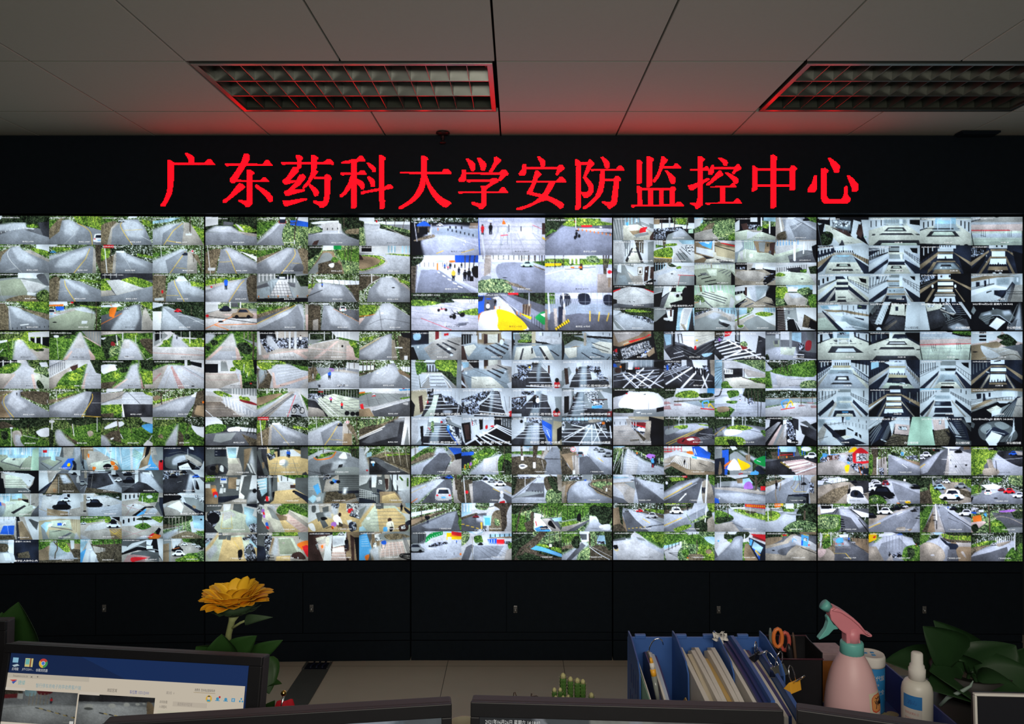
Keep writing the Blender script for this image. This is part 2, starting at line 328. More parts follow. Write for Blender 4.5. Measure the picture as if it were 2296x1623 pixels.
# one line a camera picture: outlines on a 0-99 grid, first letters name the stroke and its paint
FEEDS = {}
FEEDS['00'] = '''
Zd,PL00009900994800300026,Ps0000100008120016,PA0034322555256048305500550066,Qg563363297531783970425840,PW5542724470485545,PD7824992099998870,Bw2006400605043504007,Ly115882880,Lc140785872,Pa007030505048997599990099
Zm,PG0015181210400060,Pg45009900995080385522,Qn00502010281820550088,Pa25163812603099509999009900822055,PA271838136038507030653045,My25526704080608399,Mc14045496040802899,Bt1480050249500984507,Vw969020,Lt215101450
Zm,PG0000250008680072,Qn00353018205015990099,PC20403022452522991299,Pa3920431270108540999920992245,PA402048137018855080805070,Ps5500700069065008,KW402012,My24022383548686099,Bt1050010550800105502,Ly144508046,Lw178709990,Pg7808992099428028,Bt1780080259710975003
Zm,PS00183505550530200026,PA0048302856226020605054990099,Pa20604530582262991899,Ly2582440502299,Ly229855593,PC602070229960999956996050,Pg7530994599998555,Bt2720072627300736002,Lw272557262,PW6460766076666466,Bt1900090309200923502,Bt1052005383005302004
Zm,PG0000220000250022,Pn00302514203500990048,Ps7500990099307515,Qg65148016992699407530,PC5022652099529962,Pa2512400550229962999900991040,PA281542066035806070804055,Mc22516203428624899,Lc118923683,Bt1500050126300631603
Zm,Ps0000150015060008,Qg0812351040181026,PA780580086030005800405020,Pa0058402578058508885084990099,PA205550287812704040801080,Ly2781570504899,Lc155936899,KB083010,PC8508902590998399,PN8800990099999060,Bt1370537226500651004
ZM,Pg0015200815500070,Pn0060253528990099,PC2535302528992299,Pa302833254527996599992899,PA33284527806590805560,Ps3022452245283028,Mc1403050606299,Lw307001299,Lt318102160,Bt1502050409020905005,Pg7030994099487040,Pr0500250025120512
Zm,PG0030252230280046,Lw216001740,PA0056353055156515554540990099,Pa255555256518683067993099,Ly2632545703499,Ly145806583,KJ633611,PC68257620864086996699,Pn7530883599999070,Lt280107960,Lt395009499,Ew77220305,Er77220203
Zv,PL0000450040150022,Ps4000900075204018,Qd7510900599438838,Pq003035204522727060800080,Pc452280359950994570686070,Lc1054008751599,Qn3085607899992099,Ql75759058997099998099,PW5868757072785878
Zm,Qn0030201818990099,PC1848222520281599,Pa222035226030996099991799,PA28223825705580805060,My2302733505099,Lc118653463,Bt2150511522000183002,Bt1401550259015955008,Pg6020992899386028
Zd,PD0000990099250025,Qg0025182320600066,Qg382565149935994870484028,PC0062206028750085,Pc1026352385553078,Pa00823078994599990099,Bc2080008223000301503,LC1008230758553
Zm,Qn00102510254025990099,Pa3035452058247040996099992599,PA452260257535996599856070,Ps5010601068284528,My2422545456199,Ly127785078,Lc127553855,Lt209150988,PW0488228522960496,Er19650206,Bt1701070409520955003,Pg7228993599487545
Zm,Qn0012201825990099,Pg3500990099406022,PG5522993099456035,Pa22153018996599992399,PA22174020706080804060,Lc222172799,Lw345836080,Pn3518994599609966,Bk2309730929990998609,Bt2051505701510164002
Zm,Ps0000350035150015,PL4500990099155018,Po0012281028160018,Pb1218291829321432,PA13423030502270209040859900990050,Pq00605030904585990099,PC1340502550322045,VW054916,Lt490009199,Er44040304,PW6368746872786278,Ek11730402,Lt183108260,Qg6013992099257020
Zm,Ps0015350840150035,PG0020452030350050,Pd0050452865107510806080990099,PA453066127215756065992099,Lo200804042,KW492609,Qo182530203028255522551650,Qo201222181812,Bt2880090757810804003,PC80408520997099997899,Lc178307999,Qg750599059930
ZL,Ps0002200820150025,PA20183018997099991599,Pa202030255535996599997099,Pw0035183516990099,PL2512990099626045,Kr493713,Lw150486552,Lw165509980,Lw178709967,Bc1502860289035953002,Lt275207545
'''
FEEDS['01'] = '''
ZL,PW0005250025280035,Pd3517542054303530,PA005520333833503355408065,Pa00555055997099990099,Qg55288030995070556040,Qc5826704875486530,Bt1600060309500954504,PC6050996099708065,Bw1154525403045403802,Ps0000150015000012
Zm,PG0020351540200075,PA402056245655529900990090,Pa00993055452556265499,Qu5530993099995499,Bg1553560809035958004,Pb6512991099356528,Ps7500990099188012,Mt4800075307385,Mt3752065205800,Vr502213,PJ4406560656224422,Lw373827395,Ps4400560055084508
ZL,Ps05202514601260221025,PA203060186852999900990060,Pa00606558998099990099,Pc25255515652565483048,Qn7545994099587558,Qu0042203328500058,Lk200622852,Bk3284528405842583804,Lw118566656,Lw260556025,Pi1285228018980898,Lt370007040
Za,Ps00009900992530250020,PM3000990099153015,PL0010101515990099,Qu0040124013990299,PA102545286040997099991499,PL422560289955997075554038,Qu40225025994599556040,Bt2520053309000854003,Pr3310361036183318,Lw120485540,LC260409975
Zm,Qn00303014255018990099,Pa301645085515996099992299,PA35164510996599856060,Pw6018994099556520,Pg6015991899307022,My2402045356099,Ly128604858,Lw204001099,Bt2081010602010204003,PW0580208018900590,Lw260006016
Zm,PG0018401530350060,Pn0045452050180068,Pa0068501658087210852090990099,PA205552206510702050603090,My2731573404899,Ly168628865,Lc200655018,Qn80159920999990998860,Bt1080508453000302503,Bt1780078189905993504,Qd7570886590907090
Zu,Ps3000550055152818,Pj5000650065155015,PI302050205235656070990099,Qv205530284530455515990099,PN20655050657068992099,Qs4068506250754578,QG5040605055604555,PL0000280025250055,PG5520991099606550,Bt2720072458500837003
Zc,PW0000990099303530,Pk0502250225220522,BS6580258227002702203,BS6850285249902992403,Lw367026724,Pv002530280035,PA10356030993599990099,Pg5030652899329938,Qg003835355045506030780088,QI004225404050406025750082,MC442425455506525850095,Pi0030053509500050
Zm,Qg00254015801840350045,PC00455025801880220058,Pa0058354070208215805084990099,PA007040387022653545991099,My2752565454699,Lc160588060,QN82159910999985998050,Hb405835,Eb40290407,Pc0050154812550060,Bt2200520405010502503,Lt387008550,Er12480203
Zv,PL3500750075183515,PJ4010651065204020,Ps4412551255184418,Bw3050005303500351805,Bw3600560308010803004,PL7510990599458545,PF302055228090998500850070,Pc4222582270802580,BD1253028856030708507,BD1354060402580708005,Pd0045203225450055,Pd6030753575506545,Pk0088998599990099,Bo4048804809883987806,BN4048804849884988006
Zm,Ps1520992599452030,Qg0038153518450060,PC0055204230480075,Pa1535303370409075959900990082,PA203835346550708030802050,PN75409938999995998565,Lc280659599,Lk200802858,Lt310050855,Lt227102745,Bt1501550359010955005,Hb284815
Zm,QN0005401030300060,Pa40155510651299609999159920554020,PA451460128050808540803560,Mc24018204010751399,Ps5208650865145214,PC6512751599509960,Pg7515993099408030,Bt3051006601810174002,Lt282058032,Ek67490302,Lw325002530
Zv,PW0000300030280040,Pu2505990599252525,Bw4480048256800682802,Pd5005620565205018,PC004525306025993599600060,Pc0060996099990099,PE3045994099604048,Lo2009555506050,Lo220829978,Lk200509975,KJ393321,KI725638,Er04500305,Ek30700503,Lo218824599,Ps0000280028100010
Zm,PG0020501540300040,Pg0035501850250045,Pn0045601565200080,Pd00606022702540500078,PA0078702280089008956094990099,Pa00996045801290609099,Ly2007860257512,Bt1151515505000502505,PC9305991099999599,PE9545994599999599
ZM,PN0010251525990099,Pa30124012997099992599,PA35144514807585994580,Lo150259970,Pd5522993099609970,Vw683212,Bt3081008952010197504,PC1065206020991099,Bt1601560309010954504,Ps3005400540103010
Zm,Qg00153012422040350050,Lt235053432,Mo20052304442324022,Pa0058424045056003995099990099,PA45086005753070991099,PE005812550082,Lc260059950,PL6000990099457512,Ew45400303,MD1208050609975,MD140304599
'''
FEEDS['02'] = '''
Zk,PM0000990099120015,PA302560209928999920991565,PF30289930995560503045,Qb10182010282027241024,PN1023282328401040,Pk1225252525451245,Qn05603045365030551062,Lc205120963,Lc230183050,PI8815991599298629,PT8622992299288628,Bk3553055349245924907,Lw160509975,Bw2806081677870797302,By2389548887593938402,Ks432309,Bk4582458287525752903,Lo240284034
Zc,PA0000990099140014,Lv100249924,Bv1304010995840729904,Bv1804099608040998002,Bv1006099600095999504,Lb300000399,LW502001099,Hr074628,Hk194632,Qw1410180722101911,Po36153803411541183618,Bk2462046386424643602,Bv2302430404424444002,Mv1302437224324,LW246409939,Bv2345034724448447002,Lr234484446,Lv433723672,Py9650995599609555,Pi9515991599459545,Lr181209430,Bv1812281378925894202,Pr0620092508400540
Zd,Pg1500990099203025,QL000025003010203012400050,PG1030203505450050,Ps4800990099036002,Pc8300990099158310,Qn00582535244010480065,Pa2230302250289945999900990065,Pc45305528993099407538,Pr5420702070255426,Bo3503050339744974709,Ew83260202,Lr345104614,Lw246004627,Qk4535483351364837,Hk475520,Ek45530205,Ek51490205
Ps0000990099300030,Zs,QL0000180015200030,Pb6500990099206520,Bt3800080359500924003,PN0030102807990099,PA1030403599990799,Pa1540403890990899,Pc4538995599907570,Bw3404542477083768605,Bk1002000306020603210,Hy636832,Ew65350605,Hk807032,Hk866934,HJ715322,Hb503715,Hr554012,Hk583818,Pk8856935693708770,Eb30000000,Qk9035993099609255,Po3822402240403840,Qz361843145018,Eo61170503,Hk753515,Hk653512
ZA,Ps0000990099180018,Bt2000000109900991514,PG8018991599308522,Qc0030152020600065,Pc2025402530402550,Qa3025602080309945999955993060,Qu007025624568508550990099,QT095011001800174512551062,QT1600200019451545,Qv05601255205815650565,Kz733117,Bt3650065159500952004,Pn8025993899428532,Ek30650301,Ek40600301,Bn2407060785080809505,Bv1301245126508800802
ZA,Pg0010990899250030,Ps0000990099100010,Pu0018251825320032,PY0022252225280030,Qu62057502801080206518,Bw5380538225010502203,Pc0045353235360052,PA303075308060809900990055,Lw200523835,Po3831443144353835,Bt4870088509500915003,PT7850995099997899,PW9235993599609260,Er96450305,PI9460986097859485,Pi5223562356405240,Bt2150015352800273202,Lk130387532,Po5030553055355035
Zc,QL000099009918702540280020,Ps6018991899286525,Qg00202522452825350035,PG6011801199129915,Bv1005099700085999903,Bv1003640385030995003,Lr115686099,Qg70528545994299608058,Bt1851088309510933003,Lr240455243,Ek41470204,Ek52460204,Lk245404645,Mk16045655575578055,Ek64640307,Ek76590406,Ek59640204,Bk2685075626058705503,Bk1658585807090788003,Qd7082808082867288
Zd,Ps0000150012050010,PL4000990099357520,Pc251230105040709930992550,Pa300240059960999960605545,Lw130106050,Lw135224532,Pb0008100809550055,PJ0010091007220025,Hw155530,Eb16170402,Hk263620,Ew26150402,Bo2254525373245323702,Bo2585858506362635402,PI6632793078606755,Bi3683267607635756803,PY6455806578726558,Bk1806080809575959905,Lw276007635,Qw007505551548284545506065739069990099,QY2845455060657390669932993070,Qo00650553144805550080,Qj8565995099859075,Pw925899559965,Pr4500600060074506
ZF,PA0000990099300030,Ps3000990099183015,PG0000150015300030,QJ2308360538302538,QJ5005650567305230,QJ8808990899358830,Pd007530605055996099990099,Bw4050007552700305502,Bv2101810555018455514,Bv1502599255050995004,Bv1600060509500955005,PI0045044505990099,Qd08650855145514980895,PT1342184219901590,PJ2038283827852085,PT2745304531802680,PY1595357037781799,Bk2189220983373358006,By3675067759555927503
'''
FEEDS['03'] = '''
Zv,PW6500990099687035,BS4300030356200622005,Pf25356030996899992599,PI4060705585685078,Bc4001510992000259004,Qr655570458442805580656772,PW5872846285706080,Pv5075856588755788,Pi9085996099999099,Bv4682088357028884002,Pv8825993099509045,EB35280308,Ps5505600560205520
Zk,Ps0025992599500050,Pu4500850085355030,Px0050704075600060,Pv35756555755599993099,PA5065705585804595,Px0050305530990099,PI0005150515300030,Bi4200020508500806003,Pz8555975097708570,Bc3380038454000404502,Pg5505800578306028
Zu,PS0000250020250030,QL2500990099053520,PW0010200015350050,QG1045303035552060,Qn3530502540552060,PC00703055455060990099,Qu455565209510999970995075,Lv110994060,QG8580997099998599,Bt1380038303800403002
Zk,PW0025121012550065,Px2030703565603550,Pi1530302535552055,Pu6515991099406540,Pg6535853080506545,Bw6850085706500654002,PW3800550055203820,PQ006530556060998599990099,PW30625560656240903095,Bc2357830997085709905,PC3055685565654565,QG5545654065555558,PS7000990099207015
Za,PG7000990099258015,Ps3000500045103010,PC00001500224520600099,Lw810001560,QN05752560307025990599,PA251060059950999930992560,Pa35406520996099995099,MD145059960,Lw140185540,Kk751515,Bw1405565254555652502
ZW,Ps0000990099040004,Pv2200420035402535,Pc00102505304025990099,Bd3300530704205405503,Ps5005600558405040,PN5200750075606050,BW3651065557520756003,Pf4535603570993099,Pd4550655066554455,PD5532603275996899,PD4535493535993090,Pv8510990599998599,Es50600308,Es40750305
ZW,Bv2000000403000302506,PN2200300028452445,PG0520252525300535,Qg005025354535457520780070,Qg3018551555253028,LY300754580,Pn0080458245990099,Pc5030653099994899,Pv5560755595997099,Bk2683090655560709904,PX7520992599558050,PS6000990099187018
ZI,Pk0000990099050005,PB1010450542402025,Ps2510381036182815,PW4505500050754575,PW0530454545750555,Pf4555995099995099,Ph5025993599855570,Lk350259950,Pr6510992599306515,Pc5500990599206512,PD00554580999940991560,Pf006025750090,Pf3085508065992599
ZF,PW00001500203010500055,Bz4250025384500454005,PQ10552540996099990599,Pc1055204820901585,PI4505951099605555,Pv5810751072556050,Pi8515991095708560,PN7815841582307830,Es40700510,Qd8350884888608360,Lw227382578
ZW,PC0000990099050008,BB3050005255500552008,Pc0030602270250065,PQ0065603550990099,Pd30707045995099993599,Bv2008070450099906005,Bw5451045907010686002,Bc4781078459210903003,Pk8830992099999270,Lw947124790
Zv,Ps1210200820451040,Pd0020103015900599,Bv3106020551065205802,PW2810502050603535,PC3540506055994580,Pv1050304545990599,PF1560305540991099,PW5005991099995099,PC5060705575995095,PT6020721872556155,Pw6224702370506250,Qi6440673369456548,Pi7820881585807585,Pi9220991899759070,Pk7590997099998099,Ps8035833583438043
Zc,Pk00002500301020300040,BS3050005353000302505,QL3500600055184018,Ps4000990099155515,PA005040257025994599990099,Pc10605035995599991099,Qg5522651568255828,Pv6555995599996099,Lr260559958,Lr165556099,Bv1656599656090999004,Ek03800304,Ek45500302
ZQ,BW3050010259000953012,Pv0000990099080010,LT642004235,Qq053050259540959900990040,PQ3030553055604060,Bk4106028503598659004,Bd3155030452055355503,Bd3604075308560954504,Pk9040996099999099,Pk0050056005990099
Zk,PW3000990099253025,PC3005450540303035,Pw5005700568305030,PT003040357030996099990099,PC054050358050608520800060,Px7065954599757599,Qk7080955095707599,Px0520252025300530,Pk2500300030352535,Ps7020992099357028
Zc,Ps7500990099108010,Bd3002500407505754515,PW00102000850580080025,PD2528602075454045,PL8020991599508550,PQ00452540805099990099,Qg00551045255515620060,Mv1007025653055,Ek65730302,Mv1205070559075,QG6035753075456545
Zk,PL7500990099308525,Qc00354508993599990085,Bv1006045159960551502,Mv1005548489950,Lv148404875,Pr0025181518200032,Pr7515992899358020,Qd00805088998099990099,Pk0060106510800085,Bk2407243755072537502
Zk,PW25054505403030402055,Pv0005250520300040,Ps3810451042283828,PC5500600060505530,Pz5505780578305528,PQ403070307065408045991599,Pc5035703260555050,Pk80009900999975997025,Bw2004020300099309902,Bk1554575355555755003,Ek59470407,Ek70430407,Pd2060403025991599
Zz,BW3050010359000953510,Bs4250030306500653505,Pw5525702570406045,QQ05405030954590990599,BI2203528404030503502,Bd4154575802530806003,Bd4206045992060459902,Qu0045205025750070,Lo200801075,Lw515701585,PW9050997095998599,PI1200180020301530
Zk,PW0010250025250030,PW25008000755050752560,PA3010600055754575,PF5005850580255575,PW3000350030452535,BW2051005402015203503,PQ0045203530550090,PT305550757550906099991099,Ps0050154515650570,Bd5108530702595458002,PD6575999588709985,Pi2510301030502545,LD2255050758540
ZL,PS2500990099203025,Pw3008550855303030,PF4510551055154515,Qg00102508304020600065,Qu55208010853070455535,PW9000990099409040,PC253555358065759030902060,PA3035604070554060,Qu0060206520990099,Qn2590708899990099,Mu2855075707599,QG8050994599998599
Zv,QL200099059970756040302525,Qx353580409960997075654045,Ps0010201510300035,PA003525259975999925990550,Pc1535282230251545,PW0060109020990099,Lw205553099,LA220351560,Qg3010600895204020
Zk,Pv0000300030250070,PW30105010506040603545,Pc2545454545552560,Pi4000450045404040,Pw3515401540353535,PS5500990099995099,Qw7010800095008550809965996560,BJ1658580707510901012,PD9500999985999050,PT6570757580997599,Pk00652050507050990099,Pk5000600055994599
Zc,QL00003000451020250035,Qx0025400840150045,PS5500990099308025,Bd3600560159915993006,PC004040127022904099990099,Pv00555025804599990099,PA3040502070305055,PW6050996599807075,PD6060887580886070,PW905099999099,Lv100809960
ZW,Qu1000450035251025,PS0000300030250040,PS7000990099207020,Qg00552535452025400062,PC006545305545998099990099,Pv305555359985999935992070,Qg50306020802095307540,MW2503275459532,Lt30500088509001080,PW0580257520900595,Qg0878227818881088,BW3700075209900992505
ZW,Pi0000200025990099,Bk3051525150595259012,BW1051825180598259312,Pk0000050005990099,PW2500990099996599,Pc5020705065994560,Pv25005000556530402560,Pk2850455060993099,LW22560355045505599,PN7030996099996585,Pk8550996599998090,Pd3015351535283028
'''
FEEDS['10'] = '''
Zg,Pl0000550045250030,Ps0035203020450045,PG0045353035990099,Pk6025992099557040,PW6005990099206020,BW6622062408520854503,PC70559960999980996070,PA35354830554580993099,Pc3830453050454545,Qg553070408545856575706050,QL7065856090658570,Lt220302370,Mw200851262,QL0590209020990599,Lw130303060
ZG,PL0000550050120025,Ps000030001500,PA5805620588992799,Pc5805620570604560,Bc1454572453575807504,PE2799359945704368,PE8888756080998899,Pv6200990099508035,BT2700070209505954506,PE6515995099556518,Lw115181895,Qs1015181518221022,QL3020401540253025
ZG,PC00009900990850060015,PG50109905999990956535,Pg4510700870255025,QN7530993099808560,PL002030154030209010990040,Qs002510220530,Qu158020554030455035752090,PA452855287045839933993865,Pc4530553055604060,LC2553070558899,Lw288999990,LW430153248,LW442054230,Lw267156740,QR2038253828502050,Pk4588528655904890
Zc,PL3500990099255020,Pg60259930995570555530,PG15503520401038550855,Pv00002000301515400055,Pk0500180018250535,LW415001535,Pc0055995599990099,PA4015451272553555,Bc1006599650099999905,LE300759985,Le100759982,LE272559970,LW302100260,Qg20352530323532452245,Lw372007242,Lw155005520,Hk472812,Qg8525952595358535
Zc,Pk0000400040100035,BW5120012304000401503,QG0050003525124512452530452048,Qg1525401540201535,Pl55009900993070306020,PA520558057050759910993545,PE0599304835521299,Pe0399304832500899,PE6550705075997099,PC0048354810990099,PQ7055994099998099,Qu7040901099608550,QL7580807090958099,Ml280308560,Ps8010950898258525,Bc1306065601595759505
ZW,PA0000350020200030,Bd2002500603000303009,Ld200253000,LW100504010,PC0065452055054035258510990099,Pi4025551555354540,LW560006025,QG1599305050357015752070406599,Qg355548456050636555724072,Qg12952588509050991299,Qg52325828653562425542,Qg6225701570256530,PA74127810995099996299,PE62997050754570606899,PL7800990099509045,Bv1655599556590999004
ZG,PL0000600055250025,Qs0020301828400550,PL2820502048283030,PG005520405030456030800085,PN0080307520990099,Qg224530423850356528652255,QL3535503050424045,PA582072127230809922994575,PE2299506552682899,Pe7545829586997899,Bc1456078603090809004,PL7500990099407830,Pg7540994099808580,Qg8550994599659070,PC8385998599998599,Lv373007325
Zc,PL000099009915702030250040,QG0025201530200035,QG3015551260184022,PW6200670067256225,PW7200990099327520,Pk7205951295287518,PA0040301845186022995099990099,PC00402520301810990099,Pe3525382262995099,Pe0070154518480080,Ld155209965,Le155259970,Bc1006099600095999506,BC1353000994030909905,Ek78920302
Zm,Qn0010400825150025,Pa400550055015452899809999009900601525,PA300845054030606040802050,PI00301520085025990099,QN501099159950855550284522,My22020143015603299,LI100621560,Lw296409650,Bt2500050129500955003,Hk382512,LI100221020
Zm,PG1520550855201535,Pg1525501055141533,PL7000990099157010,Pn00403030551540300055,Pa0060403070108212823065990099,PA00754035721270304585,PD8212991299996899,My28320824065906399,Ly265959999,Lc182509950,Bt2151015402505253502,Lw214101540,MC1124530425525
ZA,Pm0000990099120015,Ps1200450040101015,PC0020451040350050,Bv1002530200040203504,Pg8010991599288520,Ld2005335305010,Ld250107553,Bv1352085202040994003,PG0058405540990099,Qg1060385840852090,Pw4055425546994399,PD4255995599994699,LW100539955,PN0088258525990099,Lw199159930,LW200050020
Zm,PI0030152020300545,Pg0045453045350055,PC00605030752575280070,Pa0070503573258522902565990099,PA00755540782880305580,Ps7518901288327530,Qm00055000801570252030,Mt4000515151855,Mt4350518201855,Bt2321532456015603004,Lw125102550,PN8515990599997599,Pt9030992899999399,Po9645994599529652,PI8560996099998090
Zl,PL00009900992840400025,QN0025151540450048,PG0040403555990099,QC30504550509935993075,QA3565456552993899,QG45706560998599995599,Qs755085409938996585687860,Mc2506255658075,Lw227382899,Ps2535303530402540,QL0850205020751075,Mt345404860,Mt260255865,Mm150458045,!88
Zl,PG20459918999950994065,PG3545993599905095,PL25009900991860304025,QA135022453575509920991375,PN3060407060905095,Lw406200599,Ew05150605,Bw2452548654525486502,Bw2920092509200925002,Lt243204670,QT74508248856078687460,PL0040084508990099,Bt1302030507005702504,!88
Zl,PL0000400035120025,Qs08352815352030321042,Qs3022401545253535,PN007020504045606065854090,PG3540993599994090,QB7830992599559050,PW7500990099258015,QA0065107020990099,Mt4321035504275,LW338604275,Pw1875257025752080,Pw82959080999099998299,Mt2583560557530,QG6040704075506255,LW398659088,!88
ZG,Pl000099009930502030300040,Qs7530991599708865,QG454060258055997599856555,QM6000990099357025,QA482853255030479925993565,PN5045606560994899,Lt365507218,QL6262706072756580,Qn1560206520751070,!88
'''
FEEDS['11'] = '''
ZG,PL0000450040100025,QA0010201505450050,Bg6055515352530401503,QG0045104510600065,QL1035203025451550,QL005010550570,PA50085408709902993050,Pc5010541060702070,PE0099305235550899,PE5855636070996099,PG55107010995099997599,QL60458040906585807075,Pv6520994099557022,BT3750575259000903003,LN694109299,LE125556055
ZC,Pk0000350040401040,Px0530302035652075,PA20153018506035652045,Px3025992099604560,BW9030007900300079002,LW764006458,LW975007570,BW5400040305500552502,PC00855065996099991099,PE10855570996299701595,Pc2580707299992299,Bv1258025999070999908,PE7070756599909599,Hw854330
Zc,PL00009900993060250045,PG0040253025350050,PW4500990099355520,Bw3480048258000802806,LW332003230,LW403100350,PG6020993599406028,PC00506028803585990099,PE1095553560352095,PE0055807580780058,PE7550855099997599,PG8540994599959290,Qg8035954095558555,Pv0030302810450045,Bc1006080600099809905,Bc1104500857045709507,Ek67520204
Zm,Pg0025351525300035,PC00604020551540250070,Pa007050156008640865990099,PA00805020621255602599,Ly100654025,PT6430703075996499,PN7515992099998099,Bt3701075609010929902,PW7055855585607060,Pw8885958595998899,Pk8005990599258520,Bt1151515403010302503
Zc,PW000030003040204525120012,Pk0015251525450050,Pv3005400545403040,PW4000550055254525,Qg5028582558384840,PA6030702570806099,PG6830993099997299,Qg55009900992080406030,Qg7540853090508560,Pk9200990099509550,Ml385309065,PC0045604870990099,Pc4090707570993099,Le100706570,Le100506550,PE6650705572996899,QL7580997599997599,Er88830202,LW275157445,LW280608245
Zc,PL000099009930602030150020,PN00302035306025990399,QF05401530205010800580,MC2039510602545,Qg0005300055105520401530301035,PA3022601599409960859940993060,PE3045344538909955996540993299,Lw138506045,Bv1403085254585956006,Bt2154020801540208002,PG6515992599408535
Za,PM00009900992550300025,PC40357035994599525040,PW7510991299357530,Pn0030152525700080,QG1850255025701570,Bt4053010651020106002,LW310501065,PA304099509999009900852570,Bt2601060409010903004,Bw2583058387530753802,Ep45360606,Hb427035,Lw139674567,Qx1988248824962096,Qx6088728770956295,Pa2035303050352560
Zm,PN0050303545300058,Ps0020302030350040,Pa006040355820651270127530996599990099,PA304060157025805070852085,PW7840997099757845,PI75358538995599658050,Ps8025992599458540,Ps6005680568126212,Bt3080508403010303504,Hk552510,Lw145555540,Ew36470202,Bt1801580429515955504,Ps300055005005
Zc,Pv2500990099284018,Bw2520052259500952809,Ps0000250020150010,Qg15123010502550303028,PC00253030354520450048,Qg65307525853585457045,QR65408545995599607550,BT4004830480099709911,Bi2005132510099689910,PA353540309980999980953550,Bw2352540659085909909,LW235229985,LW300751599,PW7025852085307030
Zc,Pm0000600060150030,QG00256012502530500075,QI0035501820500060,PA651578129999009900754040,PC6512751225990099,Bd3702009997222159902,Lr275256099,Bv1404080401090859005,PW8500990099358815,PG8520994099809560,Lw283189899,Bw3200020204500451503,Qx7060805582657268,Ek72780512,Ec72780409,Ek88780512,Ec88780409,Mk272787665867882607666,Qk6892859585996899
Za,PL00009900993570280020,Ps2000990099042004,Bw1250525309508953514,Pr2012301230152015,Qx0020302230350035,PQ203550209940999940992060,Bd1205099403080998005,Bd1402095602540759904,Bw2153550992035609902,PD0040154540990099,PC00652070308035990099,Hr455222,Ep44360303,Hr667325,Hk293715,Bk1807580909975999007,Ek76880508,Ek87900508,Ek97900508,Lw120553065
Zc,Ps0000990099100015,Po0015121212180020,PG0020251525200030,Bw4250055083500750803,PB7805990399088010,Pv003020189920993525650070,Bd1005099182565994005,Bd1152020657018993805,Pr2528322533282630,Pw252530203223,PA2575994099453078,Pd2580994599993099,PI0075207030990099,QG8035993099358540,Pr0257085510730473,Bw2307865603078656002,Qc855595509560,Lw295009530,Er87020202
ZD,Ps0000500055250040,PL30009900996070453530,PM2000990080304025,QG00352025403035500060,PW6535994299556550,Qs4540653568504552,Pd00606050996099990099,Pv20606055508030901585,Hw685015,PN7060998099998599,Bk2853580609935996504
ZM,Pg0015200815500070,Pn0060253528990099,PC2535302528992299,Pa302833254527996599992899,PA33284527806590805560,Ps3022452245283028,My1303045606399,Lw306001199,Lt318102160,Bt1502050409020905005,Pg7030994099487040,Pr0200230023120212
Zm,PG0030252230280046,Lw216001740,PA0056353055156515554540990099,Pa255555256518683067993099,Ly2602545703399,Ly140806683,KJ633311,PC68257620864086996699,PI7060856085996899,Qn7530883599999070,Lt280107960,Lt395009499,Ew77200406,Er77200304,Ew77200203
Zn,Pu00057008601530350045,Pm0000750070080010,QN0045303045350065,PD651599109999009900804045,Pd55258018757020950590,PA6815900590187020,Bw3008045450075503502,Pw9000990099998299,Pv9535989991998899,Bt2100512457000652008,Ps8000900090057508
'''
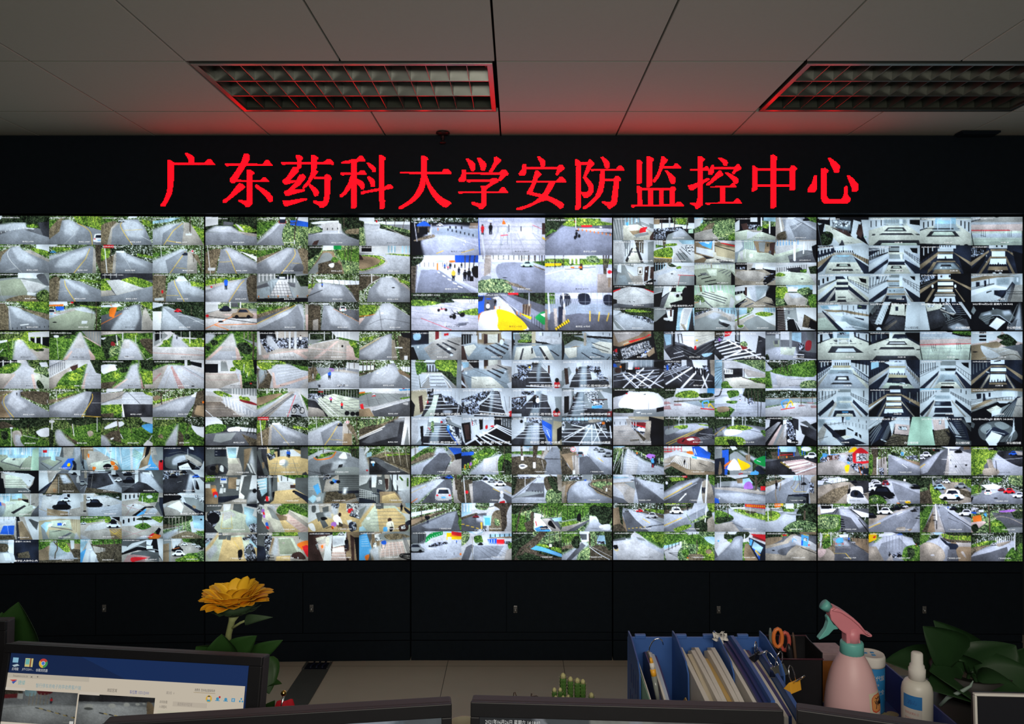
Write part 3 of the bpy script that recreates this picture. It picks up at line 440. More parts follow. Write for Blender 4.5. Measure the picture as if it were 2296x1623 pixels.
FEEDS['12'] = '''
Zc,PJ0000350035450050,QS0510180818280630,PF00503545454599991599,PC25605030992099994099,Pf3500600060253542,PR4800550055254830,PW6000750075126015,Pr6508740674146516,Ps7500990099208015,PD4945534284788085,PD6040643890628868,PD7033733197489550,PC7528772699359738,Pk0055055515990099,Es75620404,Es80830304,Es14550204,Bv1207070403095997004
Zc,PI3000850085403055,Pk0010221022400048,Bv3051505452010204004,PW2015321532552045,PW3505400540283528,Pi4508520852424545,Pf5205720572405240,Pi7200750075387238,Ps7800990099308025,PF005525405550903599991099,Pf0055254530551590,PD4658505683888096,PD5550584889758681,PD6642684194619267,PD7235733495509453,Pi0050055012990099,Es80380410,Qh3200800070105010,Bv1207070403095997004
Zk,PS0005180515300530,Pv0510250515450850,Qg1530352540351540,Pu1505400040302030,Pc45009900994550354520,Ps5500650065155515,PW6000990099206015,Bk2620562159508952003,Pc7025993099557040,PF0550994599990099,Pf10554050509035990599,Pf5550705085996599,Ph4000480048504050,Pc7700810081407740,PD2260256020991699,PD3958425843754080,PD5455585574996899,PJ7565786595859388,Ek00200450,Pv0540604260480545
ZF,PL0000400045300050,Pv2515451545352535,QL00253018503520450050,Pv05502530403555401055,PW4500990099305515,Pk5015992099285022,Bk2820582129508951502,QI1560355040702585,PF30557045998099993099,Pf60457535994099808075,Pf0060305530901595,Bk2604095626055927202,BJ3407560996075849002,PT4405490549504450,Ek00650640,Bk1552090355520903502,Lk390999590
ZL,PW00001000155018990099,Bv1001010120090159509,QG10003010304515551040,Ps3000500050102510,PA3015551555403545,Bk4322232425520554205,Qg50008500954090708070804565405030,PL80508560906090957575,PC20456045909590992099,PW15503550356020991880,PW3550605075993899,BD2385862583895709504,Bw3209535506050809902,Bv2208535602599388004,Bv2605580807580859906,Qv9200990099999099,Bc1405038995550659903
ZC,Pk1000350035352530,PS0008150815250530,Pi0015054008990099,PI3500500050303535,PW3500450045353535,Pi4500530053224525,Pf5300720072155322,Ps7800990099258020,PF004530305540903099991599,Pf2060606085992099,PD5038533679607765,PD5932623085468351,PD7020731992339036,Bd1203090852030908502,Lk100503070,Es10470204,Es87420203,Ew00300410,Ps008500701299,PW9085997899999599
ZW,Bc2550055350000005010,Pk4010551060304040,PW55009900999983997250,Bv1704085996010703003,PD5025602575508299109905503040,Px10204515404030501552,Px0055204535601580,Bw2354572451080808003,Bw1452060204040704006,Lw315909999,PD00601570358025990099,Bk1005505993055309005,Qv8580997599998899,Qr8580947896958699,Ek90720408,QF5500601055805060,EY36270203,Pi7220762076507245
ZW,Bc2550055309500955009,Ps3010401040253025,PD3525552560709560959915992070,PF4025502550993599,Px502075259555857065455540,Px6545905099757575,Pv00401525204505900099,Pi0530123015850888,Bw2205060481575906802,Bw1303565352560656005,Lw3159970999995,Hi305225,Bw2656090557099909902,PW7530953599708560,Qc905099709590
ZW,Bc2250025359500954010,Ph001030053545259005990050,Pi1530222525801888,PD3525602065509965999920993060,PQ45255525459925994060,Px602580309555996570606535,Bw2303560352575957004,Lw290999555,Hk432020,Lr333453350,Px3205420542253225,Er33500105,Lw370999996,QA6580808080906590,Pk0040086005990099
ZW,Bc2150015305500552508,Px0040500860105035305520850090,PD60106805751590959599259930706025,PF6010651060995599,PW75009900999990998060,Bw2602575254060857505,Bw1601070105550825007,Bw3258085900090959902,Ps6000800080106510,Eg17540204,PW0550204520851090,Qx0565305035801595,Qr9485998099999599,Bd1853090808530908002,Bi1751080609530957002
ZW,Ps2500700070202520,Bc2000000402000203504,Px2010451045252025,Pi0035302830350040,Px0038303230650070,Px0065206015850085,PD452560207530809920992070,PF50106010559935995040,Bw2305072452570787002,Bw1502575254540754004,PW70009900999985997250,Pv8530993099999099,Hk467045,Hw527042,Qr8380947896958499,PD00701575306525900090,Ek90780408
Zv,Ps2500650065202520,Pc00102005203515900099,Pk0530152815850590,PD3015451545709575959910992060,PF3515451545992099,PX4510701075505550,Bk1451570155035753504,BA2305050502070557003,PW7510992099508535,PX6040854082656070,Bi4604290406042904002,Bk1626080556260805502,PB6063806080706072,Hi245225,Lw210959990,Bw2253540352080507504,PR9085998099999099,PW9030993099759270
Zv,PW00003500306010950099,Pc00101205157010950099,Pk1835243325902090,Ps3500700070253520,Px6010700872206025,Er60200204,PD3570403070308080999920992570,PF45356030556055993599,Bw2303875352568857005,Lw325959599,PX70259945999995997560,Bb4704590907450929902,PB7035753077507350,PJ8535954095708860,Bk2702599457545957002,PW7500990099358020,Lr234403848,Qu4020452045554050
Zk,PW000065006535357505990060,Pk0025182020850895,Pi0530152818801082,PX2008331033302232,Lr222182232,Bv2182020601820206002,Pk3510431043453748,PW43006500652550404345,Pr5733663167375938,Qr4833523152434844,PV8005991099508030,BX2800880309912994005,Bw5435599992575409904,Lw608997038,Bw4703099526535996803,Lk630684590,PJ0080059008990099,Bd1557575995575759902,Lk190708599
Zv,Ps2500600060252520,Bw3001500652510254505,PW00122510255010800080,PD3030602065507099009900852550,PF3530553055992599,PA4520552055994099,Bw2253560350565656004,Lw205756577,BA2403040995030509902,Pb60128030809975956245,Bw1623277506452767205,Lw270487675,Ph8315992099998199,Pk9045993599809095,Px3005600560253020,Ek20180306
ZV,PS0005990599150015,Bk2000000209900992014,QT5512701080185522,Px1015351845301525,PX0020101505500060,PD4525652599609999059900602535,PF5030653080994099,Bw3553005856030359902,Bw3603060997025907503,Bw2004599450070997003,Bw3008895952030905502,Px7020992099357535,Pk8520992099559050,Qo8020852085288028,PX8810951095208820,Bw3057550356099804002,Lw496359875
'''
FEEDS['13'] = '''
Zk,PI00007500752015550050,PC0000600050151040,PL7800990099998899,Pr303565187010751260253540,PX1460703077602099,PX1562703276582294,Bk1156270322294765809,Bk1156222947032765813,Pk1255722272301463,Bb3559065705590657002,PX5580657366855790,PW6570756275706875,PI6578805582757090,Bh3204530382045303802,Pr0068086008850099,Px0070107510990099,Bo2225023466225632212,Mk3005005801599
Zd,PW15009900993060552035,Pw35006000596050553540,Pf6000990099256060,Bv1351560153545605503,Bv1602099106045992003,PD0065204555556065993099990099,PS0010151015450550,Pk1800220022501855,Bk3281030403510374002,Lk228103510,Pr6052645064636065,Bv1206055993055859903,Bw2207838701595408502,Ps808095659070,QS7580957590858090,PW0060057515990099,Bv1608095407599996003,EY65320203
ZW,PN0000200015300025,Pk4000500050404035,Pv4200480048354330,Pr2000350030152020,Px0020201515350035,PW50009900999995705040,PD8615992599908085,PD004025305545999910990080,Bw5005030302599908006,Lw525309095,PR5048605065605565,PI525064526056,Qu5040603565505350,Lw650701599,Bv1254550752545507502,Lw187359234,Hp104525
Zd,Pv0015301530600085,PW3000500050303030,PS5005700570405030,PA00702555606065990099,PQ3055605555853080,Bv2303530555030506008,Pq1535283028551855,Pd1832253225451845,Pv4700520052604760,PV8000950099999099,PD6570997599996099,Qx6545754575656565,QR8035903588657865,Bw3608075826095999902,PW2010271027252025,Bw1208027703085357503,QL0085058008990099
ZD,PF1500800080251530,Bw1250025257500752506,PV0015301030450055,Pk1515251225401845,PW3008400838403042,Pk8008990599358025,Qb0015051508250025,Er45300203,Er50300203,BA3005560356099997004,BA3003000992055459902,Bw4603020999945709903,Bw4303099992050509903,BA2154590350075905503,Qi0530153015450545,Eo15250204,Pk2535453545482545
ZD,Ps5500850085306030,PW3500450045203525,Px0015351030300040,Bw1600060308500854004,PT9000990099609250,Bw6552805857030859902,Lw765403599,Lw488507599,BA3004540220060502503,BA2103520652535506003,Bk5602860458035806005,Pb0520091810350637,LA150906075,Lw225603575,Bw1507095755070957502,Px7520852090458040
ZW,PS0000150015990099,Bk1003015250099156006,Pv1500190019951599,Pu3000990099456015,Pc180540109945995560402030,PD1830553055602065,Pw1830363536502050,Bk2203520453435344505,PC55326032995099626560,Pf20655560998599992099,PG6565996299858080,MN3556280759985,QG15802575309035991599,LD258325862,Pk505055505555
ZA,PM00009900992560402035,QL0000201040402042,Ps000010000510,QG254040507055706045582852,PG0040104015990099,PW6020851585506048,QL75109905995085458030,PA104020404060995099991599,Pc20504065806595902595,Qu70808572997599997099,Ld150707568,Lv228993085,Pc1588258824981498,QG0840980095009560,Bt2301530455015505004
Zc,PL000099009920601530100035,Qk0010301020250030,QL851099109935,Qw302080159950907030751060,Pw3015801585703070,QL007520704075458520880085,Pv4078997599994099,Ld170307075,Bw2702571757025717502,Qw458555835088,Pk8570996599808585,Er27200202,Pk6022642164246024
Zc,Ps2500990099152520,PL0000250020300040,PW7000850085257020,PB8500990099208520,Qg252040106010702560352532,QL7020951895307535,PN2045993899422050,PF35489940997075684555,QG7045994599508055,Pc006040507065997099990099,Pe0065126015750075,Pe2055355535622062,Pe0048104815550058,Bt1051005652810285502,MB57868765086458852,MY4886590559870,Lr473729975,QC357242723874
ZA,Ps0000550055200025,PL60009900995070455525,Qs0040253030500055,QG251045084825403030352830,QG2545454540552552,PA503060306550859940994555,PG00703065407530990099,QI0568256530781085,Bw1405042858555859002,Bv1405585554085858504,Bk2851085999210909902,Qx6540753575556560,Vw504505,Bt2601060458510855505,Kw503004,Mk4003010251500,Lk330753099
ZG,Ps0000990099100012,PL001030056008991099350040,QM002530156010992099350038,PI0035993299360040,PF00389936996050550068,Bu3006860506050995202,Pc00706050995899990099,MB53668325044404545,MY4455550455460,LY444584170,Lr331755768,Lb248625066,Bt2700570589205925002,Pe6560725880626565,Qe805095509055,Pe8862996099709070,EC13900401
ZC,PW0008250828300035,Bk2032003282520252803,Ps0000300030080010,Ph2800990099124515,Pv3512751270204022,Pk70009912999975997040,PR3520702265604550,Px3530654065653550,Br4402865404028654002,Pw4938654565554950,Bc3352035504520456003,PT6518751572856080,PC003535303845658565990099,PN3530404065806088,Bd1105225521055205502,LN635855083,Bv1005035500085558505
Zd,PL00009900992570220035,PM0000990080152015,PA302880259935605525601545,Qg2035453045422545,Pg6525903090357030,QL8505991099609050,Bw2300030324200423202,Qv0545254030500565,PD7045954099806070,By2059575401099784202,QR288045726572728565993095,Qw4580557560805085,Lw170609965,Bc1558095656085957503,Bt2100510452005204502,Pk3588407842803890
Zd,PL000099009938602830280045,QM00009900992570153010,Bw3350035353700373802,Bw2550055356000603502,PA1550303570359955957065852075,Qg25385030754060483050,Ly200652038,Pv0560105020600570,Qg007520705072608555990099,QL2580408545993099,QG9050995099709565,Ld265459960,Bk3003005502525254002,Qw2545555040652065
Zk,PM3000990099103012,PW0010101008350045,Bw1005525200090302007,Ps3512451045253530,PC3330422542991099,Pv3330402520990599,Pc3830423042603580,PE3030332815990599,Qx421550205850587550804360,PW5200990099208530709960996050,PD5305651065505540,PD6830994599857260,PV6820801599459950,Ps6500990099158520,Bk1407050994070509902,Ek47850508,Ew47850406,Ek60900508,Ek75990508,Mk1478555756090
'''
FEEDS['14'] = '''
Zf,PJ0005300035200045,PW0010200525250040,Pk0512101010350545,PS3000700070253022,PF3010701070203022,Px4005550555124012,Ps3000380038253225,Ps6200700070256225,PJ7000990099407220,PW7505990899357518,Bk4801080259512953002,PD2852705290752075,PW4060706075723572,Pd3030653068383538,Qw4232603260364036,Pd3442754276443344,Bw3402540456225624502,Pd2542304229442444,Pd8242864286448244,Pv0000990099030003
Zf,Pk0005400040250050,PJ0515300838200545,Bv3051505352510252503,PJ5010751075254525,Pd5525702070255528,Ps4205460546404240,PJ7005991099507525,Pk7205990599407520,PD4035703576483448,Pw4239693972434043,PD2455875590632063,PD1263166315660966,PD9362996299669266,PD1585908599990899,Pv0000990099050005,Pd3330403040323332,Ek05450102
ZE,PA00003000901099200035,Pk65009900992080186210,QG6200990099157008,Pc0020992299280025,PE0030992599450050,PQ0055994599990099,LE300479943,Lr200479943,Bv1006099601099909904,Bv1205515998055759904,Bk1224525703045326803,Bk1724072657840806203,Lk123553057,Lk300500599,Lk396999950,Pk5000650065035504,Ek72980402
ZE,PW0000500050300045,Bk8180532051830323003,PW3000350035403045,PW3500600055204025,Ps6000990099408030,QL5020701090407035,QL55406530853585507053,PI00505035604530990099,PC30607055998099993099,Qc205060903090,LA220505065,Bc1309070652095806003,Pd6055994599999070,Ek08720502,MN2409980809999,Ek96450201
ZA,Ps2800650065202525,PJ0000280028200050,BW4081008252008201803,Bk2031503402510252504,Bk2004500803025303009,Bk1006030250070302802,Ph3020652065283028,PW0075302230300099,PC0080302825350099,PJ6500990099656520,PW6510992099606520,Bk3750575259510955004,Bk1653065359960999509,Pf65259990999995996030,PA2832653280991099,PF2832653270502050,PD3757605762723372,Pw4161566157693969,PD3080658068862586,Pd4042604261453945,Ps2530703070352535,Pk35153820,Bk4351235186012601807,Lk299807050
ZA,PJ0000400040250080,PS0510200520250535,Bk2034503803525353508,Ps3010700070154018,Px5005650565085008,Ph4022722272284028,PC0070402540320092,PC7025996599807232,PJ7200990099657520,Bk2752575359960999008,Ps4030703070484048,Bk3414841527048705207,Hk585010,Ph4050755575623862,PJ4062756285903580,PQ3580808590992599,PD4868646866754675,PD4290659067993999,Lc238622599,Lc275628899,PJ00923845356020990099,Ps608070807285
ZW,PW0000990099300030,Pv4005700570204020,Bk2031503503010303007,Bk1004535220060382603,PW00803822682299659980682838280098,Pk8010951095308520,Bk1702099557030997502,Bk1702570329955997507,Pv4030683068404040,Pk4830703070385038,PW4045684570523852,PF4052705285993099,Pf3878707880992599,PJ00983838355510990099,PJ70409990999985996850,BC4385220997052889902,Pd5070657067754775,Pk4282678268844184,Pk4292659267994099,PF4252475247704270
ZJ,PJ0000350035200070,Ps3800650065153815,Pk4505580058054508,Bv2051505503010302505,BI3008038257025996502,PI3820682068253825,PI0075382238280090,PI6822995599706828,Ps3828682868403840,PI3844684468463846,Ps3850665068753678,Bk3357235786872687807,Hk527812,PI3580688070863586,PD3486728675993199,LW335453042,PT3550189922993855,PT6850859981996655,Pk0090354515990099,Pk9985705088999999
ZW,Pv4005650565154015,Bk2031503453510352506,Bk3101010259010903002,Bk1004035180055352203,PW00703520652099709988652835280090,Bk1651899456525996003,Bk1651565259945996508,PF3830663066453845,Pf3845664568523652,PF3652685270703470,PW3472707272783278,PJ3478707875993099,PF4062606260724072,PD4585628562904390,PB4882608260854885,Pf3890689070993599,PJ0090304035550599,PC3545209925993858,PC6545889984996458,PJ7040999095996850,PF3835433543603860
ZJ,PJ0000350035200060,Ps4205620562154215,Bv3081508503010302004,Bv3801580509515955002,PI3520652065263526,PI0060352235300082,Ps007035280078,PI6522995099656528,Bk2651565229935995507,Ps3530633063423542,PI3443644364483448,Ps3450645064603462,PI3364656465703270,Ps3272667268853088,Bk2388538995885589903,Lk130503560,PT3545189922993550,PT6445909987996450,Pk0085304015990099,Pk7045997099999099
ZW,PS0000500050050008,Pv4200580058154015,Bk2031503503210302507,Bk1004532180055352203,PW00703015601599709988622528250090,Bk1601299506018996003,Bk1601260209945996509,Bk3800580159010902002,PF3026602660383038,PW2840624062462846,PJ3046604662622862,PF3050405040603060,PW2862646264682668,PJ3068626864852885,PW2885658567902590,PJ3090659067992599,PJ0090284028550599,PC3040109916993048,PC6240909986996248,PJ7040998099996850,PA3545504550483548
Zv,PI00157005991299000000,PW002050109010904050350060,Bv2152018321520183202,PJ1020201820351238,PJ2318271829452348,PJ3416381638303430,Ps6010851085306028,PC006050358540854550450082,Pk008555458050507545990099,PW5045754570525552,Pf3075506060704595,Ps4080607055904099,PI0070304045400078,Bk1004080300052503503,Bk1007550550090358503,BJ2559990308599953007,Lk260859030,PC9035993099998099,Ld285609962,Bk1503550438530854007
ZW,Ps0000500055200022,PJ4700520050204820,PS5500650063125512,PF0010151015300540,Bk2801080189515952202,PC00601520203010900599,PW1535552555451848,PW5525995099655545,PW5535997599805550,Bk1153055209945995502,Bk1182218325018502805,Bk1551855289530954507,Pk25485545557040803070,PW5550998599996060,Pk5838704870525843,Pk7455785578707265,Pk8060856585788272,Pf3080556570705080,PJ45857075959570995599,BJ2123050991525659907,LJ312285599,Ld200802070,PA009910802099
Zk,PW0000300025200045,PW45008000803555405015,PE5225803080655060,PX5833743674485845,Bk1583374365845744802,PN45608070809930994565,PJ301045003545208005990070,Bv2003520100599253506,PJ40105500502030852280,Bv1402025855000358006,LW425803588,Lk220754510,Pz85009900999975998040,PW4020551050254560,Bk2258558703099588503,Lw252204565
Zk,Pz00002500255030990099,PW2200550055452545,PE2510481050452848,Bk1302030204215422002,PX3713421442283727,PN28505540606555993099,PJ55008500999980995540,BV2651075108070907009,BW2501570656020786505,LW370688070,Bk2500070655000706502,BV2801099508005993504,Bk2505065655565708005,Lk260608065,PV7075998599997099,PW8500990099209020
Zk,QV2030501575309060808530851560,Qv1845302540353060,Qv4525601875356045,PW80508300855070806599,PJ30504535654875606570405035653099,Pw28804052606550993599,LW2357540506560,LW230604040,Lk250957060,PV0015082505400035,Ew36120102,LW275908060
'''
FEEDS['20'] = '''
Zq,PS0000990099400030,Bw2050005358000804009,BW4300030406500654503,Pq0040994599990099,Md410603038,Ld310625585,Ld455886550,PQ3038704555801260,Pz8510990099998099,Es60300310,QL0080108515990099,Qd3850444842553755,QS3030703570453045
Zv,PS0000550050400040,Bw2000000455500503507,Lw100205018,Pr1013201220241124,PV5500600060455045,PC5800850080406045,Pv00455040655050850595,Pq0560304850603585,Ld305682595,Ld428955560,Ld330455560,Pb70508548808575995290,QY7070757075826882,Pk8575907090998099,PA8500990099358860,QJ806088658899,PS3035403540603055
ZF,PI00003000354520600550,PC201560258080609920991560,PS30009900999990606035,Bw3650060409500997004,PW6520600070007540,PQ257050607055906090993099,Bf3208055602585556502,BJ3001503700810089003,Md3556575609080,Qk55826572758070955895,Qo7362826583787578,Qo7985878092958299,Qo3085388835983098,PJ7018751875207020,Qo1830223022451945,Bk3055510950555109502
ZB,PS0000550045990099,PW2000260028992299,Bw1005045200095406005,PI55007500609940995045,Bg1301050352540506007,PC700080009055909575657030,Pv7535853590608570,Pk6000700065305550,PB6085758075995599,PW3599707570805599,Qr9060995899999099,Ek95620306,Pv8000990099559060,LW430995540,Bk1722275227222752202
ZJ,QV1040503085459570709515950570,QA25554040604050702580,QC55357550957585856070,Pk35706055808075993599,Pw3885607070994099,LA235706060,LA265659599,PW9580996099998899,Pw6300730075156510,QJ101050059030994550251045,LV2153045208040,LW260106040
Zk,PC101090308560709015751035,PQ20205520705070752075,Bf4203560352065706505,PW1005751590308065757055302015,Bk1204260422060706003,Pk0030153520990099,PV2075757880992099,LW260658090,Ek78450102
Zd,PW00004500355015800099,PC2000550040202560,PN48157015999915993540,PA5020652080556060,PI2570453045991599,Bk1402555252560706004,PW7500990099257010,Kk852012,Pc9035952099559055,Lk315994515,Lw148304899,Bo1358043853590409503,QJ0090305025700099
Zd,PV0000990099100015,PA251065109980999910991570,PD20156512806040801590,Ps3500600060053505,Kv056524,PT1000160016351035,Kk253012,Kw925018,Kk852815,Kw752010,Kk701508,PW7500850085207520,Lc100851560,LC130202599,PN1575608599991099
Zd,PL0000300030100015,PW6505991099407530,Pw5010701270356090,PA4515702099995099,Kk185528,PW3200400040683268,Lk132204018,PD4050606090990099,PV7000990099658040,Bv1703599957035999502,PA7035753899909899,Kk152520,Ks051512,Lc100703075,Ks301808
Zd,PW6500990099358530,Px00056005502530350045,PT1815281227502050,PT4005500548254025,PD0045502070207045997099990099,PA6520752570995599,Kb803516,Kk253520,PW70408835995599997899,Qk7545825088857880,Lc135554550,Kk501515,QA754080407899
Zq,PS0000350030350050,PS3500600060253525,PW0010151515400050,Bw2030503453000303504,PC60009900999985997525,PI5020752575505030,Pk6025752775406035,PQ20356030956060991099,PD3382655070554088,PA2045453845422050,Qb0040103815600065,Qe1040204520651565,Es88600305,Lk275509045,Pd8580995099998099,QF0060205515950099,Ls280058050
ZA,PW65009900999980997540,Pk6805750575186818,PA00106010705065990099,Pc1015501040600570,Kk556840,Ks653522,PI20657080709955992095,PL1000600055081008,LT300655099,PW8515993090608545,Lc210453040,Kk251212,BW3802085509530889002,PC7570996099997099
ZC,PW0000350030200040,PL35009900993580224010,PA351560109935999920991540,Pc50158025994560603035,Kk345836,Ks203018,PT0805150514800880,Ek11780403,Kw652008,Kw902208,PC0080158520990099,Ek68550302,Ld150809070
ZC,PW0000450040250035,Bk6101010254005401804,PG45009000854060454035,QW6015701075206525,PC004540358050906099990099,Pc1055304560602085,Bd1404570454045704502,Pk556075588065606535992599,PB55726070559040993599,PA7565907580995599,Le200506085,Le230451099,PV85409940999995998060,Ek28550202,PJ9020992099999050,LW350155045
Zk,PC00503030503585990599,Ps10604035506045903575,Ps3505450045303530,PW450099009945707550454540,Pv5020992599856060,PJ7710851285307728,PX7712851283287728,PX8815991899458840,PJ50409990999990995050,QI7255806078707265,PA005510500570,Ek25202015
ZC,Ps0000450040250035,Bk1050005254000401004,PA0030451535990599,Qc0040303525600060,Pb1540423840780775,Lw125402877,PD4510502055994799,PI5025602085995599,PW65009900999985997030,PV7510992595608540,Bk1751595508010983004,Pk4500520055204820,Lv115781595,Lv135783895,PN0080408045990099
Zh,PW00009900991550100020,PS054015253025254020651090,PQ30207515806070503045,PX4528652765404540,Pb4529552955404540,Pq25607060908095992599,Pd4595757080735599,PD257050605562,Pv0540156025991099,Ps2530353030452045,BI2801580459015907003,Ld330458060,PA907099998599
ZC,PG00009900991050150030,Qg15253520552050252030,PW7000990099257515,Pk7505950595258515,PC00355022993599990099,Pc20406025705045601065,Ks805030,Kk783018,Ks083512,PI7055995599997599,By1706099999055997504,By1995575909999706005,PA008005992599,Qg6005721072256028
Zc,PW00009900993050400045,Bk8052005303010302003,PC00455040994599990099,QG30455530704570505060,QL3515550575155020,Pk5005500550405035,Lt350005240,Qg7005990595308525,Le200607099,Le260600095,Pk8070905095608599,PG65958070857570995599,Pr6095757595858599,Po6599807895888999,PA4095608565993599,Ek45550301
Zu,QL0000650060250040,PW6530990099657075,PS7000990099607555,PN0035404530550060,BT3151015605505557006,PC20705565808595991599,Qn30856068858595992599,Lc200605045,PA008030605050307515990099,PG8065997099808575,Lt238203875,PJ9015951595229022
Zk,PF00004000353025600065,Ps28004000409935992540,PW006025554060459530990099,Ps1560306035902090,PJ4000990099994599,QJ5020751580606050,QN0020252025500550,PJ8045994099998599,Ek50650510,PN5060755080805080,Bk1406545755585608502
ZI,PG00009900992050150040,QG0010201020300045,PI00552030302525990099,PA281540106035907099992599,PF302045105535706540802570,Qg40156515755065555035,PN7540994599808580,Bt1501050357010705005,PW7505850585407845,Mt54200454040603982,Mt4453038153500,PN0090998599990099,Mt100602525
ZC,PS0000250015200070,PW15302000252535990599,PA2525304045992099,PN25209915999945993560,PC3030604060603560,PG2500990099203025,QN5055907099994599,Mt48000855075707599,Mt3551057405770,Bt2451050457010703004,PW25553050407035992599,PB0060154005990099,Lk275998550,Ps204528422850
Zk,PW0000250005600055,PV0000650065400030,PW25206005601000600055,PC00704050805599990099,PV25605550906090991580,Ps6005750570306025,PW8500990099999070,Ps6030753075456045,PW605080508060,Pe15703068707855990599,Qr2580608250902599,LW2006040309955
ZC,PG45009900993570205015,QL6505990599408545,PW2000450040352550,PC4020702099509970607530803040,Pv0000200018990099,PI0025152015990099,Bk1005520500060205502,Kw523014,Kk355525,Kw387528,Kw753010,Kw854012,Kk924809,PG3099606599609999,Qg30906075808085994099,Lo225454040,Bk2322832383828383802,Qu8560995599998575
'''
